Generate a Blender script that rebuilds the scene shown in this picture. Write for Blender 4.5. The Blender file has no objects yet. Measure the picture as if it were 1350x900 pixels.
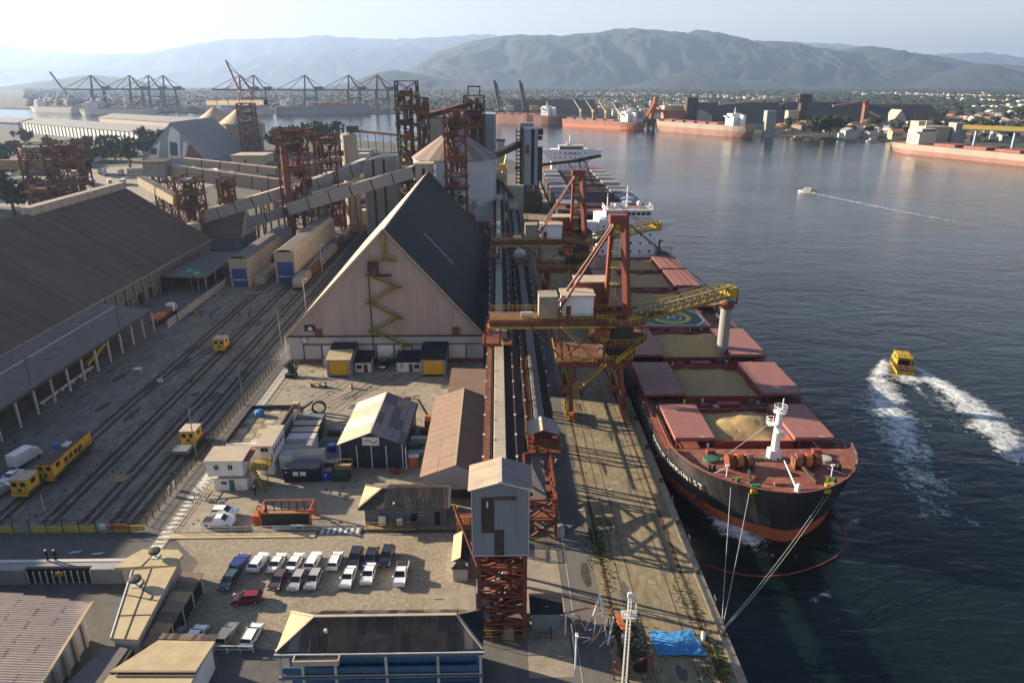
import bpy, math, random
import numpy as np
from mathutils import Vector, Matrix, noise as mnoise
random.seed(7)
rng = np.random.default_rng(7)
R = math.radians
sc = bpy.context.scene
COL = sc.collection
# ------------------------------------------------------------ camera, sky, sun, exposure
cam_d = bpy.data.cameras.new("camera")
cam = bpy.data.objects.new("camera", cam_d)
COL.objects.link(cam)
cam_d.sensor_width = 36.0
cam_d.lens = 24.99
cam_d.clip_start = 0.5
cam_d.clip_end = 80000.0
cam.location = (0.0, 0.0, 65.0)
cam.rotation_euler = (R(90 - 20.106), 0.0, R(-1.091))
sc.camera = cam
SUN_EL, SUN_AZ = 17.3, -69.0           # azimuth clockwise from +Y
world = bpy.data.worlds.new("World")
sc.world = world
world.use_nodes = True
wn = world.node_tree.nodes
bg = wn["Background"]
sky = wn.new("ShaderNodeTexSky")
sky.sky_type = 'NISHITA'
sky.sun_disc = False
sky.sun_elevation = R(SUN_EL)
sky.sun_rotation = R(SUN_AZ)
sky.altitude = 50.0
sky.air_density = 0.7
sky.dust_density = 0.8
sky.ozone_density = 1.2
veil = wn.new("ShaderNodeMix")                 # pale veil added low in the sky, shaped to keep overhead light weak
veil.data_type = 'RGBA'
veil.inputs[7].default_value = (6.6, 6.1, 5.5, 1)
tco = wn.new("ShaderNodeTexCoord")
sep = wn.new("ShaderNodeSeparateXYZ")
vr = wn.new("ShaderNodeMapRange")              # milky towards the horizon all round, clear overhead
vr.interpolation_type = 'SMOOTHSTEP'
vr.inputs[1].default_value = 0.0
vr.inputs[2].default_value = 0.42
vr.inputs[3].default_value = 0.78
vr.inputs[4].default_value = 0.0
world.node_tree.links.new(tco.outputs["Generated"], sep.inputs[0])
world.node_tree.links.new(sep.outputs[2], vr.inputs[0])
world.node_tree.links.new(vr.outputs[0], veil.inputs[0])
world.node_tree.links.new(sky.outputs[0], veil.inputs[6])
world.node_tree.links.new(veil.outputs[2], bg.inputs[0])
bg.inputs[1].default_value = 0.05
sun_d = bpy.data.lights.new("sun", 'SUN')
sun_d.energy = 5.0
sun_d.angle = R(0.5)
sun_d.color = (1.0, 0.84, 0.62)
sun = bpy.data.objects.new("sun", sun_d)
COL.objects.link(sun)
_s = Vector((math.sin(R(SUN_AZ)) * math.cos(R(SUN_EL)), math.cos(R(SUN_AZ)) * math.cos(R(SUN_EL)), math.sin(R(SUN_EL))))
sun.rotation_euler = _s.to_track_quat('Z', 'Y').to_euler()
sun.location = (-200, 80, 120)
vs = sc.view_settings
vs.view_transform = 'Standard'
vs.look = 'None'
vs.exposure = 1.8
vs.gamma = 1.0
vs.use_curve_mapping = False
sc.cycles.use_denoising = True
sc.cycles.max_bounces = 6
sc.cycles.volume_bounces = 0

# ------------------------------------------------------------ materials
MATS = {}
def lin(c):
    return tuple((x / 12.92 if x <= 0.04045 else ((x + 0.055) / 1.055) ** 2.4) for x in c)
def mat(name, col, rough=0.75, var=0.18, scale=0.6, metal=0.0, bump=0.0, dirt=None, dirt_amt=0.35, dscale=0.25, spec=0.4, stretch=None, wave=None, trans=0.0):
    """Procedural material: base colour broken up by two noises, optional stains, fine relief."""
    m = bpy.data.materials.new(name)
    m.use_nodes = True
    nt = m.node_tree
    N, L = nt.nodes, nt.links
    b = N["Principled BSDF"]
    b.inputs["Roughness"].default_value = rough
    b.inputs["Metallic"].default_value = metal
    b.inputs["Specular IOR Level"].default_value = spec
    g = N.new("ShaderNodeNewGeometry")
    mp = N.new("ShaderNodeMapping")
    L.new(g.outputs["Position"], mp.inputs[0])
    if stretch:
        mp.inputs["Scale"].default_value = stretch
    n1 = N.new("ShaderNodeTexNoise")
    n1.inputs["Scale"].default_value = scale
    n1.inputs["Detail"].default_value = 6
    n1.inputs["Roughness"].default_value = 0.65
    L.new(mp.outputs[0], n1.inputs["Vector"])
    rmp = N.new("ShaderNodeMapRange")
    rmp.inputs[1].default_value = 0.3
    rmp.inputs[2].default_value = 0.7
    L.new(n1.outputs[0], rmp.inputs[0])
    mx = N.new("ShaderNodeMix")
    mx.data_type = 'RGBA'
    mx.inputs[6].default_value = (*[c * (1 - var) for c in col], 1)
    mx.inputs[7].default_value = (*[min(1, c * (1 + var)) for c in col], 1)
    L.new(rmp.outputs[0], mx.inputs[0])
    out = mx.outputs[2]
    if dirt:
        n2 = N.new("ShaderNodeTexNoise")
        n2.inputs["Scale"].default_value = dscale
        n2.inputs["Detail"].default_value = 8
        n2.inputs["Roughness"].default_value = 0.7
        L.new(mp.outputs[0], n2.inputs["Vector"])
        r2 = N.new("ShaderNodeMapRange")
        r2.inputs[1].default_value = 0.5
        r2.inputs[2].default_value = 0.72
        r2.inputs[4].default_value = dirt_amt
        L.new(n2.outputs[0], r2.inputs[0])
        m2 = N.new("ShaderNodeMix")
        m2.data_type = 'RGBA'
        L.new(r2.outputs[0], m2.inputs[0])
        L.new(out, m2.inputs[6])
        m2.inputs[7].default_value = (*dirt, 1)
        out = m2.outputs[2]
    L.new(out, b.inputs["Base Color"])
    h = None
    if wave:                                   # corrugation: (axis, period m, strength)
        wv = N.new("ShaderNodeTexWave")
        wv.bands_direction = wave[0]
        wv.inputs["Scale"].default_value = 0.31416 / wave[1] * 1.0
        L.new(g.outputs["Position"], wv.inputs["Vector"])
        bm = N.new("ShaderNodeBump")
        bm.inputs["Strength"].default_value = wave[2]
        bm.inputs["Distance"].default_value = wave[1] * 0.25
        L.new(wv.outputs[0], bm.inputs["Height"])
        h = bm
    if bump:
        n3 = N.new("ShaderNodeTexNoise")
        n3.inputs["Scale"].default_value = scale * 8
        n3.inputs["Detail"].default_value = 4
        L.new(mp.outputs[0], n3.inputs["Vector"])
        b2 = N.new("ShaderNodeBump")
        b2.inputs["Strength"].default_value = bump
        b2.inputs["Distance"].default_value = 0.06
        L.new(n3.outputs[0], b2.inputs["Height"])
        if h:
            L.new(h.outputs[0], b2.inputs["Normal"])
        h = b2
    if h:
        L.new(h.outputs[0], b.inputs["Normal"])
    MATS[name] = m
    return m
RUST = (0.10, 0.035, 0.015)
mat('asphalt', (0.085, 0.082, 0.08), 0.9, 0.25, 0.5, bump=0.3, dirt=(0.13, 0.12, 0.105), dirt_amt=0.5, dscale=0.12)
mat('yard', (0.175, 0.160, 0.142), 0.97, 0.45, 0.8, bump=0.6, spec=0.1, dirt=(0.065, 0.054, 0.044), dirt_amt=0.9, dscale=0.4, stretch=(1, 0.35, 1))
mat('dirt_dark', (0.05, 0.042, 0.034), 0.95, 0.5, 1.2, bump=0.8)
mat('concrete', (0.27, 0.23, 0.175), 0.9, 0.22, 0.6, bump=0.3, dirt=(0.12, 0.10, 0.075), dirt_amt=0.75, dscale=0.2)
mat('quay', (0.215, 0.172, 0.105), 0.92, 0.36, 1.3, bump=0.4, dirt=(0.09, 0.08, 0.06), dirt_amt=0.85, dscale=0.25, stretch=(1, 0.4, 1))
mat('quay_road', (0.115, 0.108, 0.098), 0.92, 0.2, 0.4, bump=0.3, dirt=(0.17, 0.15, 0.12), dirt_amt=0.4, dscale=0.1, stretch=(1, 0.3, 1))
mat('gravel', (0.27, 0.225, 0.165), 0.95, 0.4, 1.8, bump=0.6, dirt=(0.17, 0.14, 0.095), dirt_amt=0.7, dscale=0.2)
mat('land', (0.075, 0.073, 0.058), 0.95, 0.3, 0.05, dirt=(0.05, 0.06, 0.03), dirt_amt=0.8, dscale=0.02)
mat('white_paint', (0.62, 0.60, 0.55), 0.6, 0.15, 1.5, dirt=(0.3, 0.27, 0.22), dirt_amt=0.5, dscale=0.8)
mat('white', (0.68, 0.67, 0.64), 0.5, 0.08, 0.8, dirt=(0.42, 0.36, 0.28), dirt_amt=0.4, dscale=0.35, stretch=(1, 1, 0.4))
mat('white_dirty', (0.46, 0.44, 0.42), 0.7, 0.12, 0.6, dirt=(0.22, 0.18, 0.15), dirt_amt=0.6, dscale=0.3, stretch=(1, 1, 0.3))
mat('line_yellow', (0.55, 0.40, 0.06), 0.7, 0.25, 1.5)
mat('roof_dark', (0.115, 0.087, 0.076), 0.8, 0.22, 0.3, dirt=(0.075, 0.055, 0.046), dirt_amt=0.8, dscale=0.12, stretch=(0.12, 1, 0.12), spec=0.08)
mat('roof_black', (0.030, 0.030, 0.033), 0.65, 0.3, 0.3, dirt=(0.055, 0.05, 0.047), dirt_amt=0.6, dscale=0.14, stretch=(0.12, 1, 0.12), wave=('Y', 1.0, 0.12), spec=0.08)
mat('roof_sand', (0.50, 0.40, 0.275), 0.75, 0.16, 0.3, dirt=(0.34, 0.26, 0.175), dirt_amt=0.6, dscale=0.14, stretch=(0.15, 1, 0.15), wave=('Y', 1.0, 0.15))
mat('gable', (0.40, 0.305, 0.265), 0.9, 0.14, 0.25, dirt=(0.28, 0.205, 0.17), dirt_amt=0.7, dscale=0.11, stretch=(1, 1, 0.14), wave=('X', 0.9, 0.2))
mat('roof_brown', (0.22, 0.145, 0.105), 0.8, 0.14, 0.4, dirt=(0.15, 0.10, 0.075), dirt_amt=0.5, dscale=0.2, wave=('Y', 0.4, 0.35))
mat('roof_tile', (0.115, 0.082, 0.062), 0.85, 0.3, 0.9, dirt=(0.20, 0.16, 0.12), dirt_amt=0.5, dscale=0.5, bump=0.2)
mat('roof_tile_dark', (0.062, 0.052, 0.048), 0.85, 0.3, 0.9, dirt=(0.12, 0.10, 0.085), dirt_amt=0.5, dscale=0.5, bump=0.2)
mat('roof_grey', (0.155, 0.14, 0.132), 0.9, spec=0.1, var=0.2, scale=0.6, dirt=(0.11, 0.09, 0.08), dirt_amt=0.6, dscale=0.25)
mat('roof_cream', (0.42, 0.34, 0.205), 0.85, 0.14, 0.5, dirt=(0.30, 0.22, 0.12), dirt_amt=0.6, dscale=0.3, bump=0.15)
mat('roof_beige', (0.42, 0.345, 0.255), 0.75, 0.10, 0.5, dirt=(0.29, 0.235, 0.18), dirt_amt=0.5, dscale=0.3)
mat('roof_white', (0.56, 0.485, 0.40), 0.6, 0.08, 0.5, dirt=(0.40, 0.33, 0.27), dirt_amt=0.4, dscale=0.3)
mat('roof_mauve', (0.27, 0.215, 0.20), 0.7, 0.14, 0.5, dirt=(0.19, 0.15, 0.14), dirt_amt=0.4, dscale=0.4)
mat('clad_beige', (0.33, 0.285, 0.235), 0.75, 0.12, 0.4, dirt=(0.21, 0.17, 0.135), dirt_amt=0.5, dscale=0.2, stretch=(1, 1, 0.4))
mat('clad_grey', (0.255, 0.25, 0.245), 0.7, 0.12, 0.4, dirt=(0.16, 0.145, 0.13), dirt_amt=0.5, dscale=0.2, stretch=(1, 1, 0.4))
mat('clad_blue', (0.19, 0.215, 0.23), 0.65, 0.10, 0.4, dirt=(0.14, 0.15, 0.15), dirt_amt=0.5, dscale=0.3, stretch=(1, 1, 0.25), wave=('X', 0.3, 0.4))
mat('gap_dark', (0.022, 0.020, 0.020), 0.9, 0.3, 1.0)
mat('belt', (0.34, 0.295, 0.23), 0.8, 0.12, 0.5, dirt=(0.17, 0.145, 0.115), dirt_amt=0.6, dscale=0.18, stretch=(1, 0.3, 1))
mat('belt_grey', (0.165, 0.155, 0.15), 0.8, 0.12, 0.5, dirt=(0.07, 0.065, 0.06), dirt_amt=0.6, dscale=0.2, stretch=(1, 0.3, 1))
mat('steel_red', (0.17, 0.04, 0.022), 0.65, 0.3, 0.8, dirt=RUST, dirt_amt=0.8, dscale=0.5)
mat('steel_rust', (0.155, 0.06, 0.032), 0.85, 0.35, 0.7, dirt=(0.06, 0.03, 0.02), dirt_amt=0.8, dscale=0.4)
mat('steel_dark', (0.055, 0.04, 0.034), 0.8, 0.35, 0.7, dirt=RUST, dirt_amt=0.6, dscale=0.4)
mat('steel_grey', (0.22, 0.22, 0.215), 0.6, 0.2, 0.7, dirt=(0.12, 0.09, 0.07), dirt_amt=0.5, dscale=0.5)
mat('galv', (0.45, 0.46, 0.46), 0.5, 0.12, 0.8)
mat('orange', (0.43, 0.115, 0.032), 0.6, 0.2, 0.7, dirt=(0.20, 0.06, 0.025), dirt_amt=0.6, dscale=0.6)
mat('crane_red', (0.185, 0.045, 0.027), 0.55, 0.18, 0.5, dirt=(0.10, 0.035, 0.022), dirt_amt=0.8, dscale=0.5, stretch=(1, 1, 0.4))
mat('yellow', (0.46, 0.31, 0.025), 0.55, 0.2, 0.7, dirt=(0.19, 0.12, 0.03), dirt_amt=0.6, dscale=0.5)
mat('yellow_rail', (0.26, 0.195, 0.03), 0.6, 0.25, 0.7, dirt=(0.14, 0.11, 0.03), dirt_amt=0.7, dscale=0.6)
mat('loco_yellow', (0.60, 0.33, 0.02), 0.5, 0.12, 0.8, dirt=(0.28, 0.16, 0.03), dirt_amt=0.5, dscale=0.6)
mat('shutter_yellow', (0.62, 0.33, 0.015), 0.6, 0.12, 0.9, dirt=(0.3, 0.16, 0.02), dirt_amt=0.5, dscale=0.5)
mat('navy', (0.022, 0.03, 0.045), 0.5, 0.2, 0.5, wave=('X', 0.35, 0.3))
mat('navy_box', (0.018, 0.022, 0.035), 0.55, 0.25, 0.6)
mat('blue_wall', (0.042, 0.11, 0.20), 0.6, 0.14, 0.8, dirt=(0.04, 0.09, 0.15), dirt_amt=0.5, dscale=0.5)
mat('blue_door', (0.03, 0.06, 0.19), 0.6, 0.15, 0.6)
mat('greyblue_wall', (0.115, 0.135, 0.165), 0.75, 0.12, 0.7, dirt=(0.075, 0.085, 0.10), dirt_amt=0.5, dscale=0.4)
mat('tarp_blue', (0.05, 0.20, 0.44), 0.6, 0.10, 2.5, bump=0.9, spec=0.2)
mat('glass_dark', (0.012, 0.014, 0.018), 0.12, 0.1, 1.0, spec=0.7)
mat('rubber', (0.02, 0.02, 0.02), 0.85, 0.2, 1.0)
mat('black', (0.025, 0.025, 0.027), 0.6, 0.2, 1.0)
mat('hull_black', (0.022, 0.023, 0.026), 0.45, 0.3, 0.6, dirt=(0.13, 0.115, 0.10), dirt_amt=0.6, dscale=0.18, stretch=(1, 1, 0.3), spec=0.6)  # grey dirt mix also lightens the black in place of glancing sunlight
mat('hull_red', (0.42, 0.10, 0.04), 0.6, 0.2, 0.5, dirt=(0.42, 0.16, 0.08), dirt_amt=0.6, dscale=0.4)
mat('hull_rust', (0.22, 0.10, 0.075), 0.7, 0.16, 0.06, dirt=(0.30, 0.20, 0.14), dirt_amt=0.6, dscale=0.03, stretch=(1, 1, 0.4))
mat('hull_tan', (0.25, 0.22, 0.18), 0.7, 0.16, 0.06, dirt=(0.25, 0.17, 0.12), dirt_amt=0.6, dscale=0.03, stretch=(1, 1, 0.3))
mat('deck_red', (0.20, 0.065, 0.045), 0.7, 0.35, 0.9, dirt=(0.30, 0.19, 0.12), dirt_amt=0.8, dscale=0.5)
mat('deck_green', (0.035, 0.10, 0.065), 0.7, 0.25, 0.8)
mat('cover_red', (0.255, 0.112, 0.098), 0.6, 0.14, 0.8, dirt=(0.20, 0.10, 0.085), dirt_amt=0.7, dscale=0.35)
mat('cover_side', (0.20, 0.04, 0.035), 0.6, 0.2, 0.6)
mat('cover_grey', (0.20, 0.20, 0.215), 0.6, 0.1, 0.4)
mat('grain', (0.36, 0.25, 0.115), 0.95, 0.2, 1.2, bump=0.7, dirt=(0.36, 0.25, 0.12), dirt_amt=0.5, dscale=0.35)
mat('ship_white', (0.72, 0.73, 0.75), 0.45, 0.05, 0.5, dirt=(0.5, 0.45, 0.4), dirt_amt=0.3, dscale=0.25, stretch=(1, 1, 0.3))
mat('silo_white', (0.46, 0.46, 0.47), 0.6, 0.07, 0.2, dirt=(0.42, 0.40, 0.37), dirt_amt=0.5, dscale=0.12, stretch=(1, 1, 0.2))
mat('silo_blue', (0.26, 0.31, 0.37), 0.65, 0.08, 0.2, dirt=(0.19, 0.21, 0.24), dirt_amt=0.5, dscale=0.12, stretch=(1, 1, 0.2))
mat('rope', (0.36, 0.34, 0.31), 0.8, 0.1, 1.0)
mat('boom_red', (0.30, 0.05, 0.035), 0.7, 0.2, 1.0)
mat('green', (0.02, 0.14, 0.06), 0.6, 0.2, 1.0)
mat('sign_green', (0.01, 0.42, 0.16), 0.5, 0.05, 1.0)
mat('brick', (0.20, 0.075, 0.05), 0.9, 0.2, 1.5)
mat('wood', (0.30, 0.20, 0.11), 0.85, 0.25, 1.2)
mat('skin', (0.35, 0.2, 0.14), 0.6, 0.1, 2.0)
mat('cloth_dark', (0.02, 0.022, 0.03), 0.9, 0.2, 2.0)
mat('leaf', (0.042, 0.075, 0.022), 0.85, 0.45, 0.5)
mat('leaf_dark', (0.028, 0.050, 0.020), 0.85, 0.45, 0.4)
mat('leaf_light', (0.085, 0.115, 0.03), 0.85, 0.4, 0.6)
mat('bark', (0.085, 0.065, 0.05), 0.9, 0.3, 1.0)
mat('weed', (0.11, 0.14, 0.03), 0.9, 0.5, 2.0)
mat('forest', (0.017, 0.026, 0.014), 0.95, 0.5, 0.012)
mat('mountain', (0.016, 0.026, 0.026), 0.95, 0.4, 0.0012, dirt=(0.03, 0.037, 0.03), dirt_amt=0.5, dscale=0.0012)
mat('far_plain', (0.028, 0.036, 0.022), 0.95, 0.5, 0.006, dirt=(0.12, 0.11, 0.075), dirt_amt=0.5, dscale=0.003)
mat('coal_roof', (0.035, 0.037, 0.042), 0.8, 0.12, 0.02)
mat('red_roof', (0.36, 0.10, 0.055), 0.85, 0.2, 0.1)
mat('tile_orange', (0.33, 0.14, 0.08), 0.9, 0.2, 0.3)
for _i, _c in enumerate([(0.55, 0.50, 0.42), (0.45, 0.36, 0.26), (0.60, 0.57, 0.52), (0.40, 0.27, 0.19), (0.33, 0.35, 0.36), (0.50, 0.40, 0.22)]):
    mat('house%d' % _i, _c, 0.85, 0.15, 0.1)
for _n, _c in {'car_white': (0.78, 0.78, 0.77), 'car_blue': (0.02, 0.035, 0.20), 'car_teal': (0.025, 0.055, 0.065), 'car_red': (0.21, 0.012, 0.022),
               'car_brown': (0.085, 0.05, 0.04), 'car_silver': (0.36, 0.35, 0.34), 'car_grey': (0.16, 0.16, 0.165), 'car_black': (0.012, 0.012, 0.014)}.items():
    m_ = mat(_n, _c, 0.28, 0.04, 1.0, spec=0.6)
    m_.node_tree.nodes["Principled BSDF"].inputs["Coat Weight"].default_value = 0.6
mat('lamp_lens', (0.5, 0.5, 0.5), 0.2, 0.05, 1.0)
mat('tail_red', (0.35, 0.01, 0.01), 0.3, 0.05, 1.0)

# ------------------------------------------------------------ shapes: each returns (verts, faces)
def BX(x0, y0, z0, x1, y1, z1):
    v = [(x0, y0, z0), (x1, y0, z0), (x1, y1, z0), (x0, y1, z0), (x0, y0, z1), (x1, y0, z1), (x1, y1, z1), (x0, y1, z1)]
    return v, [(3, 2, 1, 0), (4, 5, 6, 7), (0, 1, 5, 4), (1, 2, 6, 5), (2, 3, 7, 6), (3, 0, 4, 7)]
def PG(poly_a, poly_b):
    n = len(poly_a)
    v = list(poly_a) + list(poly_b)
    f = [tuple(range(n))[::-1], tuple(range(n, 2 * n))] + [(i, (i + 1) % n, n + (i + 1) % n, n + i) for i in range(n)]
    return v, f
def PZ(poly, z0, z1):
    return PG([(x, y, z0) for x, y in poly], [(x, y, z1) for x, y in poly])
def PX(poly, x0, x1):                       # poly of (y, z)
    return PG([(x0, y, z) for y, z in poly], [(x1, y, z) for y, z in poly])
def PY(poly, y0, y1):                       # poly of (x, z)
    return PG([(x, y0, z) for x, z in poly], [(x, y1, z) for x, z in poly])
def _frame(p, q):
    p, q = Vector(p), Vector(q)
    d = (q - p)
    d.normalize()
    s = d.cross(Vector((0, 0, 1)))
    if s.length < 1e-4:
        s = Vector((1, 0, 0))
    s.normalize()
    return p, q, s, s.cross(d)
def BR(p, q, w, h=None):                    # square-section bar
    h = h or w
    p, q, s, u = _frame(p, q)
    c = [(-w / 2, -h / 2), (w / 2, -h / 2), (w / 2, h / 2), (-w / 2, h / 2)]
    return PG([tuple(p + s * a + u * b) for a, b in c], [tuple(q + s * a + u * b) for a, b in c])
def TB(p, q, r, n=6, r2=None):              # round bar, may taper
    r2 = r if r2 is None else r2
    p, q, s, u = _frame(p, q)
    cs = [(math.cos(2 * math.pi * i / n), math.sin(2 * math.pi * i / n)) for i in range(n)]
    return PG([tuple(p + (s * a + u * b) * r) for a, b in cs], [tuple(q + (s * a + u * b) * r2) for a, b in cs])
def LA(prof, n=24, c=(0, 0)):               # lathe about a vertical axis
    v, f = [], []
    for r, z in prof:
        for i in range(n):
            a = 2 * math.pi * i / n
            v.append((c[0] + r * math.cos(a), c[1] + r * math.sin(a), z))
    for k in range(len(prof) - 1):
        for i in range(n):
            j = (i + 1) % n
            f.append((k * n + i, k * n + j, (k + 1) * n + j, (k + 1) * n + i))
    f.append(tuple(range(n))[::-1])
    f.append(tuple(range((len(prof) - 1) * n, len(prof) * n)))
    return v, f
def SL(a, b, c, d, t=0.12):                 # slab: quad with thickness below it
    n = (Vector(b) - Vector(a)).cross(Vector(d) - Vector(a)).normalized() * t
    if n.z < 0:
        n = -n
    return PG([tuple(Vector(p) - n) for p in (a, b, c, d)], [a, b, c, d])
def ICO(c, r, sub=1, jit=0.0, sz=1.0):
    import bmesh
    bm = bmesh.new()
    bmesh.ops.create_icosphere(bm, subdivisions=sub, radius=1.0)
    v = []
    for q in bm.verts:
        k = 1 + jit * (random.random() - 0.5)
        v.append((c[0] + q.co.x * r * k, c[1] + q.co.y * r * k, c[2] + q.co.z * r * k * sz))
    f = [tuple(x.index for x in fc.verts) for fc in bm.faces]
    bm.free()
    return v, f
def MOV(s, d, rz=0.0):
    c, n = math.cos(rz), math.sin(rz)
    return [(x * c - y * n + d[0], x * n + y * c + d[1], z + d[2]) for x, y, z in s[0]], s[1]
def MIRX(s):
    return [(-x, y, z) for x, y, z in s[0]], [tuple(reversed(f)) for f in s[1]]

OFF = {}
def mesh_of(name, shapes, mats, smooth=False):
    """shapes: list of (verts, faces) or (verts, faces, material index)."""
    V, F, MI = [], [], []
    for s in shapes:
        o = len(V)
        V.extend(s[0])
        F.extend([tuple(i + o for i in f) for f in s[1]])
        MI.extend([s[2] if len(s) > 2 else 0] * len(s[1]))
    me = bpy.data.meshes.new(name)
    me.from_pydata(V, [], F)
    for m in (mats if isinstance(mats, (list, tuple)) else [mats]):
        me.materials.append(MATS[m] if isinstance(m, str) else m)
    if any(MI):
        me.polygons.foreach_set("material_index", MI)
    if smooth:
        me.polygons.foreach_set("use_smooth", [True] * len(F))
    me.update()
    return me
def tag(o, label=None, cat=None, group=None, kind=None):
    if label: o["label"] = label
    if cat: o["category"] = cat
    if group: o["group"] = group
    if kind: o["kind"] = kind
    return o
def thing(name, label, cat, loc=(0, 0, 0), rz=0.0, group=None, world=True):
    """An Empty at the thing's base. world=True: part coordinates are given in world space."""
    o = bpy.data.objects.new(name, None)
    o.empty_display_size = 0.5
    COL.objects.link(o)
    o.location = loc
    o.rotation_euler = (0, 0, rz)
    OFF[o] = Vector(loc) if world else Vector((0, 0, 0))
    return tag(o, label, cat, group)
def part(parent, name, m, *shapes, smooth=False, label=None, kind=None):
    off = OFF.get(parent, Vector((0, 0, 0)))
    if off.length:
        shapes = [([(x - off.x, y - off.y, z - off.z) for x, y, z in s[0]],) + tuple(s[1:]) for s in shapes]
    o = bpy.data.objects.new(name, mesh_of(name, shapes, m, smooth))
    COL.objects.link(o)
    o.parent = parent
    OFF[o] = off
    if label: o["label"] = label
    if kind: o["kind"] = kind
    return o
def solo(name, label, cat, m, *shapes, group=None, smooth=False, kind=None):
    o = bpy.data.objects.new(name, mesh_of(name, shapes, m, smooth))
    COL.objects.link(o)
    return tag(o, label, cat, group, kind)
def struct(name, m, *shapes, smooth=False, kind='structure'):
    o = bpy.data.objects.new(name, mesh_of(name, shapes, m, smooth))
    COL.objects.link(o)
    o["kind"] = kind
    return o
def dup(root, loc, rz=0.0, label=None, group=None, scale=None):
    def rec(o, par):
        c = o.copy()
        COL.objects.link(c)
        c.parent = par
        for ch in o.children:
            rec(ch, c)
        return c
    r = rec(root, None)
    r.location = loc
    r.rotation_euler = (0, 0, rz)
    if scale:
        r.scale = (scale,) * 3 if not isinstance(scale, tuple) else scale
    if label: r["label"] = label
    if group: r["group"] = group
    return r
def inst(parent, name, me, mw):
    """A piece that shares its mesh; mw is the matrix in the thing's own frame."""
    o = bpy.data.objects.new(name, me)
    COL.objects.link(o)
    o.parent = parent
    o.matrix_local = mw
    return o
def sheets(parent, name, a, b, c, d, nu, nv, mats, corr=0.0, gap=0.02, wav=4, th=0.04, lift=0.02, seed=1):
    """Roof/wall sheets as separate pieces on quad a-b (along the ridge) / d-c (along the eave); a at ridge start, d below a."""
    rr = random.Random(seed)
    off = OFF.get(parent, Vector((0, 0, 0)))
    a, b, c, d = [Vector(p) - off for p in (a, b, c, d)]
    u, v = (b - a), (d - a)
    U, W = u.length / nu, v.length / nv
    ux, vx = u.normalized(), v.normalized()
    n = ux.cross(vx)
    if n.z < 0 or (abs(n.z) < 1e-3 and n.y > 0):
        n = -n
    key = {}
    mm = Matrix.Identity(3)
    mm.col[0], mm.col[1], mm.col[2] = ux, vx, n
    out = []
    for m in mats:
        V, F = [], []
        k = wav * 4 if corr else 1
        for i in range(k + 1):
            x = gap / 2 + (U - gap) * i / k
            z = corr * math.sin(2 * math.pi * i / 4.0) if corr else 0.0
            V += [(x, gap / 2, z + th), (x, W - gap / 2 + (0.05 if corr else 0), z + th * 0.5)]
        for i in range(k):
            F.append((2 * i, 2 * i + 2, 2 * i + 3, 2 * i + 1))
        if not corr:                       # flat sheets get edges
            V += [(x, y, 0) for x, y, z in V]
            F += [(0, 1, 5, 4), (1, 3, 7, 5), (3, 2, 6, 7), (2, 0, 4, 6)]
        me = bpy.data.meshes.new(name)
        me.from_pydata(V, [], F)
        me.materials.append(MATS[m])
        if corr:
            me.polygons.foreach_set("use_smooth", [True] * len(F))
        key[m] = me
    for i in range(nu):
        for j in range(nv):
            t = a + ux * (U * i) + vx * (W * j) + n * (lift + rr.uniform(-0.008, 0.008) + 0.012 * ((i + j) % 2))
            out.append(inst(parent, name, key[rr.choice(mats)], Matrix.Translation(t) @ mm.to_4x4()))
    return out
def text(parent, name, s, size, mtx, m, ext=0.01, label=None):
    cu = bpy.data.curves.new(name, 'FONT')
    cu.body = s
    cu.size = size
    cu.extrude = ext
    cu.align_x = 'CENTER'
    cu.align_y = 'CENTER'
    cu.materials.append(MATS[m])
    tmp = bpy.data.objects.new(name + '_src', cu)
    COL.objects.link(tmp)
    me = bpy.data.meshes.new_from_object(tmp.evaluated_get(bpy.context.evaluated_depsgraph_get()))
    bpy.data.objects.remove(tmp)
    me.name = name
    o = bpy.data.objects.new(name, me)
    COL.objects.link(o)
    o.parent = parent
    off = OFF.get(parent, Vector((0, 0, 0)))
    o.matrix_local = Matrix.Translation(-off) @ mtx
    if label: o["label"] = label
    return o
def rail_shapes(pts, h=1.1, r=0.035, post=2.0, mid=True):
    """Hand rail along a polyline."""
    out = []
    for p, q in zip(pts[:-1], pts[1:]):
        p, q = Vector(p), Vector(q)
        n = max(1, int((q - p).length / post))
        out.append(BR(p + Vector((0, 0, h)), q + Vector((0, 0, h)), 2 * r))
        if mid:
            out.append(BR(p + Vector((0, 0, h * 0.5)), q + Vector((0, 0, h * 0.5)), 1.4 * r))
        for i in range(n + 1):
            w = p.lerp(q, i / n)
            out.append(BR(w, w + Vector((0, 0, h)), 2 * r))
    return out
def lattice(t, x0, x1, y0, y1, z0, z1, bays, m, w=0.35, bw=0.18, each=False, xb=True, nm='bracing'):
    """Braced steel tower: four legs, one bracing part for each storey (or each brace a part)."""
    for x, y in ((x0, y0), (x1, y0), (x1, y1), (x0, y1)):
        part(t, 'leg', m, BR((x, y, z0), (x, y, z1), w))
    hz = (z1 - z0) / bays
    cs = [(x0, y0), (x1, y0), (x1, y1), (x0, y1)]
    for k in range(bays):
        za, zb = z0 + k * hz, z0 + (k + 1) * hz
        sh = []
        for i in range(4):
            (ax, ay), (bx, by) = cs[i], cs[(i + 1) % 4]
            sh.append(BR((ax, ay, zb), (bx, by, zb), bw * 1.3))
            if (k + i) % 2 or xb:
                sh.append(BR((ax, ay, za), (bx, by, zb), bw))
            if not (k + i) % 2 or xb:
                sh.append(BR((bx, by, za), (ax, ay, zb), bw))
        if each:
            for s in sh:
                part(t, 'brace', m, s)
        else:
            part(t, nm, m, *sh)
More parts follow.
